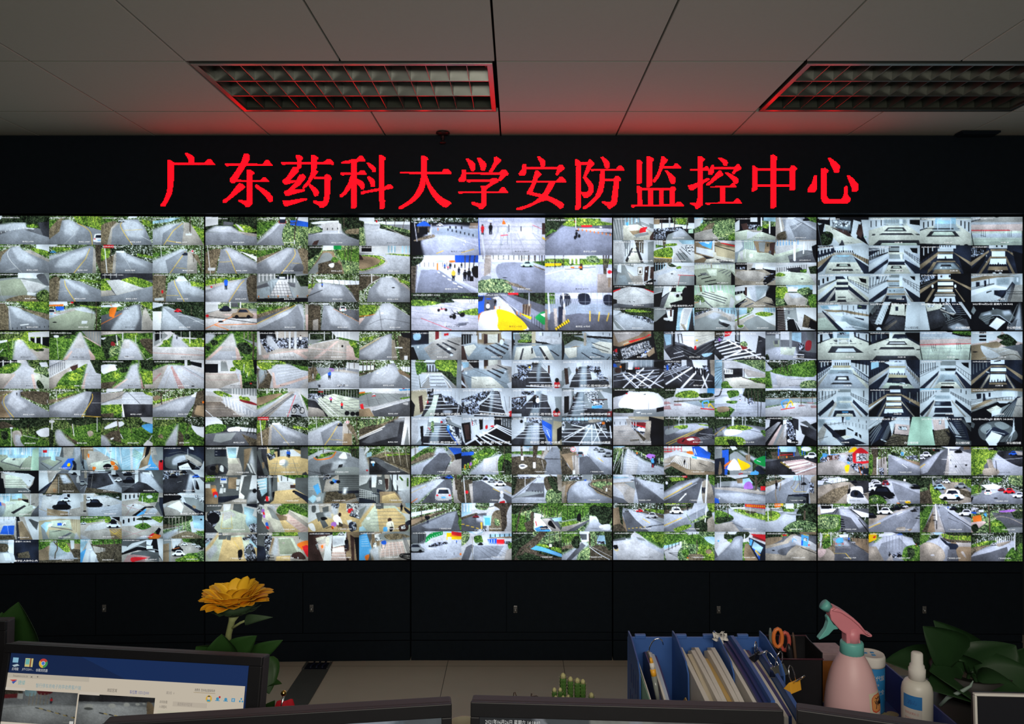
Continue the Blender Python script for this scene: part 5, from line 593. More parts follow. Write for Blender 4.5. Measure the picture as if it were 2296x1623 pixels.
FEEDS['24'] = '''
ZC,Pm00006500602040250030,PG0025152510550060,QB054515304028404020481055,Qx055015354330424525481055,Bo1203020504030404508,Ps2000250025252230,PA4530553058604060,PC00604550556065990099,Bw2000030003000300002,Lw424002430,PB1025182518381038,QY6020720280187020,Qr68258305992299257027,Pr6825752575606955,Px6030682868605555,PX7525952595557858,Pr7055995099587565,Qx65658560999988997080,QY53706265609056925590,Bo2807085999570999903,PJ8878997599998895,PB5855635563625860
Zm,PT0500150015990899,Pt0500180018991099,Qn0080157518990099,QG0040083008900095,Pg1840253825501860,PC1845353537992099,Pa38304530996699993899,PA42305032997099856060,Px2075307530992299,Lw417401799,Bt3251025703515355003,PI6040995599686543,Ps3828452845303832,PB6320682068326333,Lt265256540,QL4520602860354530,Bv1753595457540955003,Lw265627575,Lw145405550,Lw296459750,Px7035953095457545
Zd,PL00005500451520350040,Ps4000800075105508,PA007040155008452015990599,Pd009915904025520855354899,PC5520582557994899,Pc58158015992599995699,PI8500950099108512,Bv1602590906045759904,Bv1585095505875997503,Kw123620,Kw034514,Kk341810,Lw556055628,Bk2604560507065707002,Ek70700203,Ek90650203,Ly300751062,Lc243455245,Kk752214,Bc3553556406060626606,LA180609590,Lr226122814
Zd,PL2500990099155015,Pk3500500050204025,Qg0000300035402570309010990099,Qg3015501565307050605550453540,Qu3045554060454055,QA55209940999945994060,QD50208515993099707050,Kb823016,Kk953512,PT3045404545753578,QT25784575558550992599,Lk248505085,Ms1404060459940,PC8515992099309030
ZL,Ps201540086015602030301525,PA0038302530280045,QT004540286025994099990099,Pn3050603560506060359900990085,PD6020992099609065,Bt1301530305510552504,Lk263355899,Hw273512,Kk722810,Ps2010351235182520,Kw152012,Qw6545754087429070999960996065,QJ67558055907586806575,Pk6050654863655868,PW62857080908598996299,LW358706585,Lk388689570,Ek75650408,Ps0020152010350035
Zv,PL0000990099457525401220300050,PA3025452075309950999935995075,Pa452560359965999960995060,Kw123825,Kw154528,Kw185834,Kk258046,KN333516,VR333511,Kv884516,Kk924817,QG00801070257535990099,Qu0578157520851095,QY7093789082977498,Ek78960101,Pw6815721572226822,Lw130754590,Lo255976098
Za,PM20009900993060253030,QL000020002530206025990099,Qg2030304045705595509920992060,Qu0050154515800090,PN0060205025990099,Pg55109915994570255520,PT402575259960999955995070,PN6540996099808070,Kv382514,Kw522814,Kv354018,KS395020,Kv804522,VW658827,Kw628542,PJ5960705374626268,PB6870757075746874,Bt2600060259000903505,Lt320301570,QL0000990099082008,Ps809999959999
Za,PM0000990099608550504020550060,Ps20354530604050503048,QG00401835206010700068,Qg0845154017600862,QL2000350020251525,Mt3156018303500,PA2580405065509975999900990080,Pa008530706055998599990099,Vw336713,KR595513,Kr746320,Kw937822,Qk0080057503880095,QL0000300010150025,Qu7500990099357530,QG3510601055254025,Ek48800402,Lc200702062
Zd,PM0000990099180020,PW0005300330180020,Pk0500280528200820,Ps4010701070184018,PG3000650065123012,Kw481608,Kw641608,Pw0020381830300038,Pw6318993599488048,Bk2381830354020353502,Bk2632085506520905502,PA4218601880509580609945994545,Pd4540655085994599,PT0015051010700580,QG00451538404045454585359900990070,Qu005020454050408025900085,Bk4455550574797559706,QL8550995099759060,Lk380559999,Lw295359258,Lw150305535
Za,QL000099009910601840350045,QM200070004015,PT0045403570159010952040400080,PA0080503585159010954099990099,Pa009045459515956080990099,PD8025902095288530,Kk055020,Kw323727,Kk532218,Kk651812,Kw721410,Kv922010,Kv985214,Lw417001925,Ly300852368,LA255458025,Lc170858055,QT5585708270955595,QI759085888095,Bt2000000305000501503,Lw255406530
Za,PM25009900993560254510,QG000028002515156005990099,QL0000150005250030,PI2530301032990599,PC2512301055993099,PN0599059525351599,PA350860109970999950993530,Pa35124510999099995099,Pc6012997099786018,PL6010992099507030,Kw904226,Kk652214,Hb552012,Hk371808,Lw531003370,Bk3254030402658315802,Lk333603388,Lk255309980,Lk140455099,Lk155507565,QC3585458545993599
Zu,PM00009900992040250025,Ps0525252025300535,PX0010151515300035,Qb0030102810350535,QB2535303030452640,Po0345193821600565,Qo0548184020580862,PE00652560306505990099,PV403099359999759960704545,Pd4535904599806065,Qv7085998299997599,QG35705055657570993599,Pg4065506060754080,Lt634053799,Mt2354025200010,Mt2352550159920,MT24055554575509970,Mt2404560358030,QL8030992599508550,QL0080107015900599,Bt1002530351030403003,Qp5525852080286030
Za,Pm00005500501520250050,PM55009900996080506025,Ps4010600860184520,Qn00453030355033990099,QT00601555307033990099,QG10202510304015601050,Pg0505200025151525,PI65209925996099807040,Pd403060259975999933993545,PA4530553065504050,PW0500101008450560,Vv435016,QB3725482050353838,Hb613518,Kc704008,LI200452015,Ly133755575,Ly255756595,Lc140556555,Lk170459970,Lw226002745,QE0065156015750590,Bt2701070309515954504
Za,QG0000300025100040,PW3000550050083010,PL5000990099257015,QY00101505152510300035,Pr0818141214201022,Qg1525251525301038,Ps2008500545122018,Qk450055005505,Kb611210,PA15353015651090359960999900990060,Pa25406020806070991099,PT0050155030990099,QL85009900994590408520,QG705585459950999970996585,QL7560855590758095,Bd1351535606515656006,Qx407548786070648555904085,Ek44840304,Ek62820304,Lk240704480,PC359945754899,Lr192409350
Za,PM00004000352515300025,QG0000200015300045,PS2500450040083010,Pg40059910993570304520,PL4500990099126012,QN451860259930993570385030,QA1050252540185540506030990099,PI6035994099997099,QT00502035456045990099,PC7035993899507550,QJ4022503055387040755070657599539958555042,Pd5560706075995399,QL2510351035202522,Bt2480048257500752804,Lk240205530,Ec25800403,QC807085689090
Za,PM00009900993060280045,QL0000150010250040,Bw2352035409510953016,QG00453030503035480060,Qn00553045404225550075,Qg1040303035351548,PA25605540753085309560859900990080,QT5040753075355550,Pd00853570705075990099,Kc444511,QL85159910999990998560,QG7560855590996599,Lt212201055,Lw385008560,QL0010201010200020,PN0070156010650085,Bt1204020602040206002,QG9050994099999090,LT185509980
'''
# ---------------- materials ----------------
BLACK = mat('black_powder_coat', (.010, .016, .024), .55, 0, .2, 30, spec=.12)
BLACK2 = mat('black_plastic', (.007, .007, .009), .45, 0, .2, 60)
GREYTOP = mat('dark_grey_plastic', (.04, .035, .042), .55, 0, .1, 60)
CEIL = mat('ceiling_tile_paint', (.47, .485, .425), .75, 0, .03, 60, .1)
GAP = mat('ceiling_void', (.02, .02, .02), .9)
ALU = mat('brushed_aluminium', (.2, .21, .19), .3, .9, .06, 40)
TROF = mat('grey_enamel_reflector', (.1, .115, .09), .35, .2, .04, 30)
CHROME = mat('chrome', (.75, .75, .76), .15, 1.)
FEED = glow('lit_camera_picture', FEED_GLOW); UI = glow('lit_desktop_screen', .68); LED = glow('red_led', LED_GLOW, (1., .0007, .0028))
# ---------------- the room ----------------
def floor_mat():
    m = mat('cream_floor_tile', (.55, .485, .385), .5, 0, .07, 7); nt = m.node_tree; b = nt.nodes['Principled BSDF']; src = b.inputs['Base Color'].links[0].from_socket
    tc = nt.nodes['Texture Coordinate']; sp = nt.nodes.new('ShaderNodeSeparateXYZ'); nt.links.new(tc.outputs['Object'], sp.inputs[0]); hits = []
    def mth(op, a, b_):
        n = nt.nodes.new('ShaderNodeMath'); n.operation = op
        for i, x in enumerate((a, b_)):
            if isinstance(x, float): n.inputs[i].default_value = x
            else: nt.links.new(x, n.inputs[i])
        return n.outputs[0]
    for k, o0 in ((0, .249), (1, 3.877)):
        hits.append(mth('LESS_THAN', mth('FRACT', mth('DIVIDE', mth('ADD', sp.outputs[k], 60.9 - o0 + .0015), .609), 0.), .0026 / .609))
    h = mth('MAXIMUM', hits[0], hits[1]); mx = nt.nodes.new('ShaderNodeMix'); mx.data_type = 'RGBA'; mx.inputs[7].default_value = (.05, .045, .04, 1)
    nt.links.new(h, mx.inputs[0]); nt.links.new(src, mx.inputs[6]); nt.links.new(mx.outputs[2], b.inputs['Base Color']); return m
struct(MB().box((-4.2, -.8, -.05), (4.2, 4.4, 0)).build('floor', floor_mat()))
HC = EYE + 1.13; X0, MOD = -.0804, .6052
Y_ROWS = [3.508 - .606 * k for k in range(-1, 8)]
LIGHTS = {(-2, 1), (-1, 1), (2, 1), (3, 1)}           # (column, row) taken by the two recessed lights
cm = MB(); g = .004
for r in range(len(Y_ROWS) - 1):
    y1, y0 = min(Y_ROWS[r], 3.98), Y_ROWS[r + 1]
    for k in range(-6, 6):
        if (k, r) in LIGHTS: continue
        cm.box((X0 + k * MOD + g, y0 + g, HC), (X0 + (k + 1) * MOD - g, y1 - g, HC + .02), bev=.0018)
struct(cm.build('ceiling', CEIL)); struct(MB().box((-4.2, -.8, HC + .14), (4.2, 4.4, HC + .18)).build('ceiling_slab', GAP))
WALLM = mat('dark_blue_grey_wall', (.02, .024, .03), .7)
struct(MB().box((-4.2, 4.3, 0), (4.2, 4.4, HC + .14)).build('wall_back', WALLM))
def ceiling_light(k, label):
    x0, x1, y0, y1 = X0 + k * MOD + .012, X0 + (k + 2) * MOD - .012, Y_ROWS[2] + .012, Y_ROWS[1] - .012
    t = thing('ceiling_light', label, 'light', ((x0 + x1) / 2, (y0 + y1) / 2, HC), 'recessed louvre lights in the ceiling')
    fr = MB(); b = .022
    for a, c in (((x0, y0), (x1, y0 + b)), ((x0, y1 - b), (x1, y1)), ((x0, y0 + b), (x0 + b, y1 - b)), ((x1 - b, y0 + b), (x1, y1 - b))): fr.box((a[0], a[1], HC - .004), (c[0], c[1], HC + .008), bev=.0015)
    fr.build('frame', ALU, t); xa, xb, ya, yb = x0 + b, x1 - b, y0 + b, y1 - b; z1 = HC + .11
    h = MB()
    for a, c in (((xa - .006, ya - .006, z1), (xb + .006, yb + .006, z1 + .008)), ((xa - .006, ya - .006, HC + .008), (xa, yb + .006, z1)), ((xb, ya - .006, HC + .008), (xb + .006, yb + .006, z1)), ((xa, ya - .006, HC + .008), (xb, ya, z1)), ((xa, yb, HC + .008), (xb, yb + .006, z1))): h.box(a, c)
    h.build('housing', TROF, t)
    for i in range(1, 3):
        y = ya + (yb - ya) * i / 3; MB().prism([(xa, y - .004, HC), (xa, y + .004, HC), (xa, y + .022, HC + .05), (xa, y - .022, HC + .05)], (1, 0, 0), 0, xb - xa).build('louvre_divider', ALU, t)
    for r in range(3):
        ya_, yb_ = ya + (yb - ya) * r / 3 + (.0045 if r else 0), ya + (yb - ya) * (r + 1) / 3 - (.0045 if r < 2 else 0); lb = MB()
        for j in range(1, 14):
            x = xa + (xb - xa) * j / 14; lb.prism([(x - .0012, ya_, HC + .002), (x + .0012, ya_, HC + .002), (x + .004, ya_, HC + .046), (x - .004, ya_, HC + .046)], (0, 1, 0), .0, yb_ - ya_)
        lb.build('louvre_blades', ALU, t)
        yc = (ya_ + yb_) / 2; MB().tube([(xa + .02, yc, HC + .085), (xb - .02, yc, HC + .085)], .013, 12).build('fluorescent_tube', mat('unlit_tube_glass', (.6, .6, .58), .25), t)
ceiling_light(-2, 'unlit louvre ceiling light above the left half of the red sign')
ceiling_light(2, 'unlit louvre ceiling light cut off by the right edge of the photo')
p = P(993, 298, 3.835); t = thing('sprinkler', 'small dark round sprinkler head hanging from the ceiling above the red sign', 'sprinkler', (p.x, p.y, HC))
DKRED = mat('dark_metal', (.05, .03, .03), .4, .6)
MB().lathe([(.012, .0), (.034, -.002), (.036, -.008), (.014, -.014)], (p.x, p.y, HC), 24).build('escutcheon', DKRED, t)
MB().lathe([(.008, -.012), (.008, -.03), (.004, -.034), (.004, -.052), (.016, -.054), (.016, -.057), (.002, -.058)], (p.x, p.y, HC), 20).build('nozzle', DKRED, t)
t = thing('ceiling_vent', 'small dark vent in the ceiling near the right edge of the wall', 'vent', (2.38, 3.834, HC))
MB().box((2.28, 3.80, HC - .012), (2.48, 3.868, HC - .002), bev=.003).build('frame', BLACK, t)
s = MB()
for i in range(5): s.box((2.29, 3.806 + i * .012, HC - .018), (2.47, 3.812 + i * .012, HC - .012))
s.build('grille', BLACK, t)
# ---------------- video wall: 5 x 3 displays on a slightly curved row ----------------
SX = [-8, 459.2, 920.7, 1373.5, 1831.8, 2294.]; SD = [3.892, 3.922, 3.95, 3.95, 3.937, 3.924]
SP = [Vector(((SX[i] - VX) * SD[i] / F, SD[i], 0)) for i in range(6)]
ZB, ZT = .5295, 2.3535; ZROW = [ZT, 1.749, 1.1405, ZB]
BIG = {'12': range(6, 16), '14': range(13, 16), '04': range(13, 16), '13': (2,), '03': (5, 7, 10, 16), '20': (14, 20)}
STAMP = '2021年06月26日 星期六 14:18:02'
WHAT = {'00': 'sixteen tree-lined road views', '01': 'sixteen views of roads and a car park', '02': 'nine large gate and plaza views with a striped parasol', '03': 'twenty-five views with a red heart sculpture',
        '04': 'sixteen atrium hall and stairwell views', '10': 'sixteen views of paved paths between lawns', '11': 'sixteen views with a person under a lilac umbrella', '12': 'sixteen library aisle and lobby views',
        '13': 'sixteen views, one a tilted picture of this wall', '14': 'sixteen white atrium gallery views', '20': 'twenty-five small lobby and car park views', '21': 'sixteen views of yellow-floored entrance halls',
        '22': 'sixteen views of streets with parked cars', '23': 'sixteen views with an orange and white parasol', '24': 'sixteen street views with a red canopy tent'}
ROWN = ('top', 'middle', 'bottom'); COLN = ('leftmost', 'second from left', 'central', 'second from right', 'rightmost')
def caption(key, i, rnd):
    if key == '12' and i > 5: return '教学区-图书馆%dF通道' % rnd.choice((2, 3, 4))
    if key in ('04', '14'): return '办公楼%s楼' % '一二三四五'[min(i // 4, 4)]
    if key in ('03', '20'): return '教学区-%s' % rnd.choice(('基础学院-大厅', '中药学院-走廊', '人体中心-内'))
    if key[0] == '2': return '广药总校区-%d号杆' % rnd.randint(2, 29)
    return '教学区-%d号杆' % rnd.randint(2, 29)
for r in range(3):
    for c in range(5):
        key = '%d%d' % (r, c); a, b = SP[c], SP[c + 1]; dirv = (b - a).normalized(); nb = Vector((-dirv.y, dirv.x, 0))   # nb: away from the room
        t = thing('video_wall_display', '%s display, %s row, showing %s' % (COLN[c], ROWN[r], WHAT[key]), 'display', ((a + b) / 2 + Vector((0, 0, ZROW[r + 1]))), 'video wall displays')
        m_ = .0012; A, B = a + dirv * m_, b - dirv * m_; z1, z0 = ZROW[r] - m_, ZROW[r + 1] + m_; bz = .0022; fr = MB()
        def bar(s0, s1, za, zb, n0=-.002, n1=.012): fr.prism([A + dirv * s0 + nb * n0 + Vector((0, 0, za)), A + dirv * s1 + nb * n0 + Vector((0, 0, za)), A + dirv * s1 + nb * n1 + Vector((0, 0, za)), A + dirv * s0 + nb * n1 + Vector((0, 0, za))], (0, 0, 1), 0, zb - za)
        L = (B - A).length; bar(0, L, z1 - bz, z1); bar(0, L, z0, z0 + bz); bar(0, bz, z0 + bz, z1 - bz); bar(L - bz, L, z0 + bz, z1 - bz)
        fr.build('bezel', BLACK2, t); fr = MB(); bar(.004, L - .004, z0 + .004, z1 - .004, .012, .09); fr.build('housing', BLACK, t)
        lines = FEEDS[key].split(); n = int(len(lines) ** .5 + .5); rnd = random.Random(int(key) + 5)
        o = A + dirv * bz + Vector((0, 0, z1 - bz)); U = dirv * (L - 2 * bz); V = Vector((0, 0, z0 + bz - (z1 - bz)))
        for i, sp in enumerate(lines):
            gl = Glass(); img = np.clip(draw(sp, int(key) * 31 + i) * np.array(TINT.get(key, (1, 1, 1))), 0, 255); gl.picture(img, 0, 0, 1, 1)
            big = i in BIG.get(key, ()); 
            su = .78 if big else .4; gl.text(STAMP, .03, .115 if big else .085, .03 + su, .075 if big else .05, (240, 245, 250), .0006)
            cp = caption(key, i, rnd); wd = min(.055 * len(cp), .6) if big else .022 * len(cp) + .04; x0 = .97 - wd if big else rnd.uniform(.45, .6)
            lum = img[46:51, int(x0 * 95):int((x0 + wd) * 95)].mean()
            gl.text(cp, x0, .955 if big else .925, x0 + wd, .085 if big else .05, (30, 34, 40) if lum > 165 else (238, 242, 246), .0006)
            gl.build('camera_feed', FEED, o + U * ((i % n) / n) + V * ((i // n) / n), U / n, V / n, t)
# red LED sign over the displays
YS = 3.885; t = thing('led_sign', 'long black LED sign with glowing red Chinese characters above the displays', 'sign', (0, YS + .03, ZT + .008))
MB().box((-2.95, YS, ZT + .008), (2.95, YS + .12, HC - .004), bev=.003).build('housing', BLACK, t)
GL = [g_.split('|') for g_ in GLYPHS.split()]
for gi, gs in enumerate(GL):
    ox = (350, 350, 350, 750, 750, 750, 1150, 1150, 1150, 1540, 1540, 1540)[gi]; polys = []
    for q in gs:
        nums = [int(q[i:i + 3]) for i in range(0, len(q), 3)]; polys.append([(ox + nums[i] * 10 / 5.74 / 1., 330 + nums[i + 1] * 10 / 5.74 / 1.) for i in range(0, len(nums), 2)]) if False else polys.append([(ox + nums[i] * 4 / 5.74, 330 + nums[i + 1] * 4 / 5.74) for i in range(0, len(nums), 2)])
    xs = [p_[0] for q in polys for p_ in q]; ys = [p_[1] for q in polys for p_ in q]; pitch = 1.57
    gx, gy = np.meshgrid(np.arange(int(min(xs) / pitch), int(max(xs) / pitch) + 2) * pitch, np.arange(int(min(ys) / pitch), int(max(ys) / pitch) + 2) * pitch); lit = np.zeros(gx.shape, bool)
    for q in polys:
        ins = np.zeros(gx.shape, bool)
        for (ax, ay), (bx, by) in zip(q, q[1:] + q[:1]):
            if ay != by: ins ^= ((ay > gy) != (by > gy)) & (gx < (bx - ax) * (gy - ay) / (by - ay) + ax)
        lit |= ins
    m = MB(); sc_ = YS / F; h = .00155
    for x, y in zip(gx[lit], gy[lit]):
        X, Z = (x - VX) * sc_, EYE - (y - VY) * sc_
        m.v += [(X - h, YS - .001, Z - h), (X + h, YS - .001, Z - h), (X + h, YS - .001, Z + h), (X - h, YS - .001, Z + h)]; k = len(m.v); m.f.append((k - 4, k - 3, k - 2, k - 1)); m.smooth.append(False)
    m.build('lit_character', LED, t)
# black cabinets under the displays
LATCH = mat('worn_latch_metal', (.35, .36, .36), .35, .8)
for c in range(5):
    a, b = SP[c], SP[c + 1]; dirv = (b - a).normalized(); nb = Vector((-dirv.y, dirv.x, 0)); L = (b - a).length
    t = thing('wall_cabinet', 'low black steel cabinet under the %s column of displays' % COLN[c], 'cabinet', (a + b) / 2, 'black cabinets below the video wall')
    def slab(s0, s1, n0, n1, z0, z1, bev=.0015): return MB().prism([a + dirv * s0 + nb * n0 + Vector((0, 0, z0)), a + dirv * s1 + nb * n0 + Vector((0, 0, z0)), a + dirv * s1 + nb * n1 + Vector((0, 0, z0)), a + dirv * s0 + nb * n1 + Vector((0, 0, z0))], (0, 0, 1), 0, z1 - z0, bev)
    slab(.003, L - .003, .012, .30, .0, ZB - .004).build('body', BLACK, t); slab(.003, L - .003, -.003, .012, ZB - .056, ZB - .004).build('top_rail', BLACK, t)
    slab(.003, L - .003, -.003, .012, .0, .104).build('plinth', BLACK, t)
    for s0, s1 in ((.004, L * .475 - .002), (L * .475 + .002, L - .004)):
        d = slab(s0, s1, -.003, .012, .15, ZB - .06).build('door', BLACK, t)
        if s0 > .1:
            x = s0 + .045; z = EYE - (1367 - VY) * (SD[c] / F)
            slab(x - .01, x + .01, -.009, -.003, z - .014, z + .024, .002).build('latch_plate', LATCH, d); q = a + dirv * x + nb * -.011 + Vector((0, 0, z + .002))
            MB().lathe([(.004, -.012), (.008, -.006), (.008, .004), (.004, .008)], q, 16).build('latch_knob', LATCH, d)
    slab(.004, L - .004, -.001, .012, .108, .146).build('lower_rail', BLACK, t)
# cable cover on the floor
t = thing('floor_cable_cover', 'dark grey strip of cable cover running across the floor to the cabinets', 'cable cover', (-1.03, 2.6, 0))
GREYF = mat('dark_grey_rubber', (.075, .08, .075), .6)
MB().box((-1.10, .9, .0), (-.965, 3.825, .006), bev=.002).build('cover_strip', GREYF, t)
MB().box((-1.095, 3.826, .0), (-.97, 3.915, .003)).build('open_channel', mat('dark_channel', (.015, .018, .03), .3), t)
for x in (-1.098, -.972): MB().box((x - .006, 3.828, .0), (x + .006, 3.915, .008), bev=.002).build('side_rail', mat('worn_edge_metal', (.2, .2, .19), .4, .6), t)
m = MB()
for i in range(3): m.tube([(-1.06 + i * .03, 3.835, .008), (-1.065 + i * .03, 3.86, .008), (-1.055 + i * .03, 3.885, .008), (-1.06 + i * .03, 3.912, .008)], .005, 6)
m.build('cables', mat('navy_cable', (.02, .025, .06), .4), t)
# ---------------- console desk ----------------
WOOD = mat('dark_grey_laminate', (.05, .05, .048), .5)
t = thing('console_desk', 'operator console desk carrying the monitors along the bottom of the photo', 'desk', (0, 1.2, 0))
MB().prism([(-1.75, .62, .67), (1.75, .62, .67), (1.75, 1.32, .67), (.2, 1.32, .67), (.2, 1.495, .67), (-1.75, 1.495, .67)], (0, 0, 1), 0, .03, .003).build('worktop', WOOD, t)
for nm, a, b in (('low dark grey console ledge carrying the plants behind the left monitor', (-1.75, 1.5, 0), (-.64, 1.84, .84)), ('low console ledge carrying the cactus behind the foreground monitors', (-.638, 1.5, 0), (.205, 1.612, .84)), ('low console ledge under the blue file rack', (.255, 1.325, 0), (.545, 1.644, .84)), ('low console ledge under the blue tray and dark plant', (.547, 1.325, 0), (1.75, 1.84, .84))):
    t2 = thing('console_ledge', nm, 'ledge', ((a[0] + b[0]) / 2, (a[1] + b[1]) / 2, 0)); MB().box(a, (b[0], b[1], .815)).build('carcass', BLACK, t2); MB().box((a[0], a[1], .815), b, bev=.003).build('ledge_top', WOOD, t2)
for x in (-1.7, -.55, .6, 1.68): MB().box((x - .02, .68, 0), (x + .02, 1.31, .67), bev=.003).build('side_panel', BLACK, t)
LT, WT = .84, .70
# ---------------- monitors ----------------
def monitor(name, label, TL, yaw, wd, ht, tilt, content=None, bez=(.017, .017, .02), shell=BLACK2, top=GREYTOP, base_z=WT, th=.036, base_dy=-.055):
    cy, sy, ct, st = math.cos(yaw), math.sin(yaw), math.cos(tilt), math.sin(tilt); ux = Vector((cy, sy, 0)); nrm = Vector((sy * ct, -cy * ct, st)); dn = nrm.cross(ux) if nrm.cross(ux).z < 0 else ux.cross(nrm)
    TL = Vector(TL); M = Matrix(((ux.x, -dn.x, -nrm.x, TL.x), (ux.y, -dn.y, -nrm.y, TL.y), (ux.z, -dn.z, -nrm.z, TL.z), (0, 0, 0, 1)))   # local: x right, y up, z away from viewer
    c = M @ Vector((wd / 2, -ht / 2, .05)); t = thing(name, label, 'monitor', (c.x, c.y, base_z))
    MB().box((0, -ht, .008), (wd, 0, th), M, .004).build('back_shell', top, t); bl, br, bt = bez; m = MB()
    for a, b in (((0, -bt, 0), (wd, 0, .0078)), ((0, -ht, 0), (wd, -ht + bt, .0078)), ((0, -ht + bt, 0), (bl, -bt, .0078)), ((wd - br, -ht + bt, 0), (wd, -bt, .0078))): m.box(a, b, M, .0015)
    m.build('bezel', shell, t); gl = Glass()
    if content: content(gl)
    else: gl.rect(0, 0, 1, 1, (10, 11, 14))
    o = M @ Vector((bl, -bt, .0045)); gl.build('screen', UI, o, ux * (wd - bl - br), dn * (ht - 2 * bt), t)
    back = M @ Vector((wd / 2, -ht * .6, th + .012)); MB().box((-.05, -.05, 0), (.05, .05, .012), M @ Matrix.Translation((wd / 2, -ht * .6, th)), .003).build('mount', BLACK2, t)
    MB().tube([back, (back.x, back.y + .004, back.z - .03), (back.x, back.y + base_dy * .6, base_z + .013)], [.016, .018, .02], 12).build('stand_neck', BLACK2, t)
    MB().lathe([(.02, .013), (.075, .009), (.08, .004), (.078, 0)], (back.x, back.y + base_dy, base_z), 32).build('stand_base', BLACK2, t); return t
PA, PB = P(10, 1443, 1.486), P(588, 1470, 1.42); yaw = math.atan2(PB.y - PA.y, PB.x - PA.x)
def desktop(g):
    def T(s, u0, v1, u1, h, col, l=.0008): g.text(s, u0, v1, u1, h, col, l)
    g.rect(0, 0, 1, 1, (16, 40, 82)); g.poly([(.3, 0), (1, 0), (1, .16), (.55, .16)], (18, 48, 98), .0002)
    for v in (.03, .145):
        g.rect(.012, v, .036, v + .032, (150, 205, 232), .0003); g.poly([(.012, v + .05), (.034, v + .04), (.044, v + .05), (.022, v + .06)], (190, 210, 220), .0003)
        g.rect(.066, v, .1, v + .055, (226, 214, 140), .0003); g.rect(.068, v + .004, .085, v + .04, (120, 196, 190), .0004); g.rect(.087, v, .093, v + .055, (150, 90, 60), .0005)
        for k, col in enumerate(((218, 70, 60), (240, 200, 70), (70, 160, 90))):
            a = [math.radians(120 * k + 30 + 20 * j) for j in range(7)]; g.poly([(.145, v + .027)] + [(.145 + .019 * math.cos(x), v + .027 - .03 * math.sin(x)) for x in a], col, .0003)
        g.disc(.145, v + .027, .009, .014, (235, 235, 235), .0005); g.disc(.145, v + .027, .007, .011, (70, 130, 220), .0006)
    T('此电脑', .014, .112, .042, .02, (220, 225, 230)); T('JSTC2201-...', .058, .112, .108, .018, (220, 225, 230)); T('谷歌浏览器', .118, .112, .168, .02, (220, 225, 230))
    cream = (222, 210, 190); g.rect(.0, .128, .99, 1, cream, .0010); g.rect(0, .128, .35, .158, (206, 196, 178), .0012); T('hnaxnioccv.cv', .026, .152, .088, .016, (120, 112, 104), .0016); T('x   +', .1, .152, .135, .014, (60, 60, 60), .0016)
    g.poly([(.012, .172), (.045, .168), (.03, .184)], (214, 60, 60), .0016); g.poly([(.022, .184), (.046, .172), (.03, .198)], (60, 100, 190), .0016); T('捷顺', .05, .2, .08, .028, (120, 186, 190), .0016)
    T('智行停车场电子岗亭收费客户端', .128, .212, .32, .028, (140, 180, 190), .0016); T('岗区区域', .432, .212, .472, .022, (90, 84, 80), .0016); T('车位数 1551/2000', .525, .216, .605, .024, (70, 90, 170), .0016)
    T('离线 ∨', .675, .205, .71, .02, (160, 150, 140), .0016); T('收费员: 您好欢迎登录系统', .79, .176, .872, .018, (70, 70, 70), .0016); g.rect(.786, .182, .874, .184, (150, 120, 60), .0016)
    for i, (u, col) in enumerate(((.85, (236, 190, 70)), (.885, (70, 160, 205)), (.918, (70, 160, 205)), (.948, (70, 160, 205)), (.98, (70, 160, 205)))):
        if i == 0: g.disc(u, .217, .0125, .022, col, .0016); g.disc(u, .212, .006, .011, (240, 214, 180), .0018); g.poly([(u - .007, .205), (u, .196), (u + .007, .205)], (40, 50, 60), .0019); g.rect(u - .007, .222, u + .007, .234, (80, 170, 200), .0018)
        elif i == 3: g.rect(u - .007, .205, u + .007, .227, col, .0016); g.rect(u - .004, .210, u + .004, .214, (230, 230, 230), .0017); g.rect(u - .004, .218, u + .004, .222, (230, 230, 230), .0017)
        elif i == 4:
            for k in range(3): a = math.radians(90 + 120 * k); g.disc(u + .006 * math.cos(a), .216 - .01 * math.sin(a), .0035, .006, col, .0016)
        else: g.disc(u, .214, .006, .009, col, .0016); g.rect(u - .009, .222, u + .009, .227, col, .0016)
    g.disc(.893, .203, .004, .007, (214, 40, 50), .0018)
    T('访问处理:', .652, .262, .685, .018, (110, 104, 98), .0016); g.rect(.706, .246, .845, .276, (208, 196, 178), .0014); T('请选择访问区域', .725, .27, .785, .02, (160, 150, 140), .0016); T('入场图片:', .652, .292, .685, .018, (110, 104, 98), .0016)
    g.rect(.648, .305, .805, .46, (214, 208, 184), .0013); T('无图', .69, .39, .74, .03, (196, 208, 190), .0016)
    for k, s_ in enumerate(('设备名称', '入场时间', '出场时间', '停车时长')): T(s_, .808, .325 + .03 * k, .845, .018, (110, 104, 98), .0016)
    T('通道口:', .652, .5, .68, .018, (110, 104, 98), .0016); g.rect(.648, .47, .985, .472, (200, 190, 172), .0015)
    roads = ['Za,PA 0050 9940 9999 0099,PN 0000 2500 2520 0025,PR 0018 2212 2225 0030,PW 1812 2612 2628 1828,QS 2800 4200 4215 3018,QR 4500 6500 6010 4812,BT2 3510 3545 6008 6040 06,Hr 6538 20,Bk2 4552 5054 9872 9975 06,By2 5053 5555 9574 9976 05,Mv1 0060 3050 6040 9935,LW3 8590 9590',
             'Za,PA 0030 9930 9999 0099,PD 0000 9900 9915 0025,EW 1540 0609,EV 1545 0604,EW 4532 0507,EW 6426 0406,EW 7823 0304,EW 8620 0203,EW 9219 0203,Bk3 3055 3557 9572 9974 06,By2 3656 4058 9272 9574 05,PW 9090 9990 9999 9099,QI 9015 9930 9999 9260']
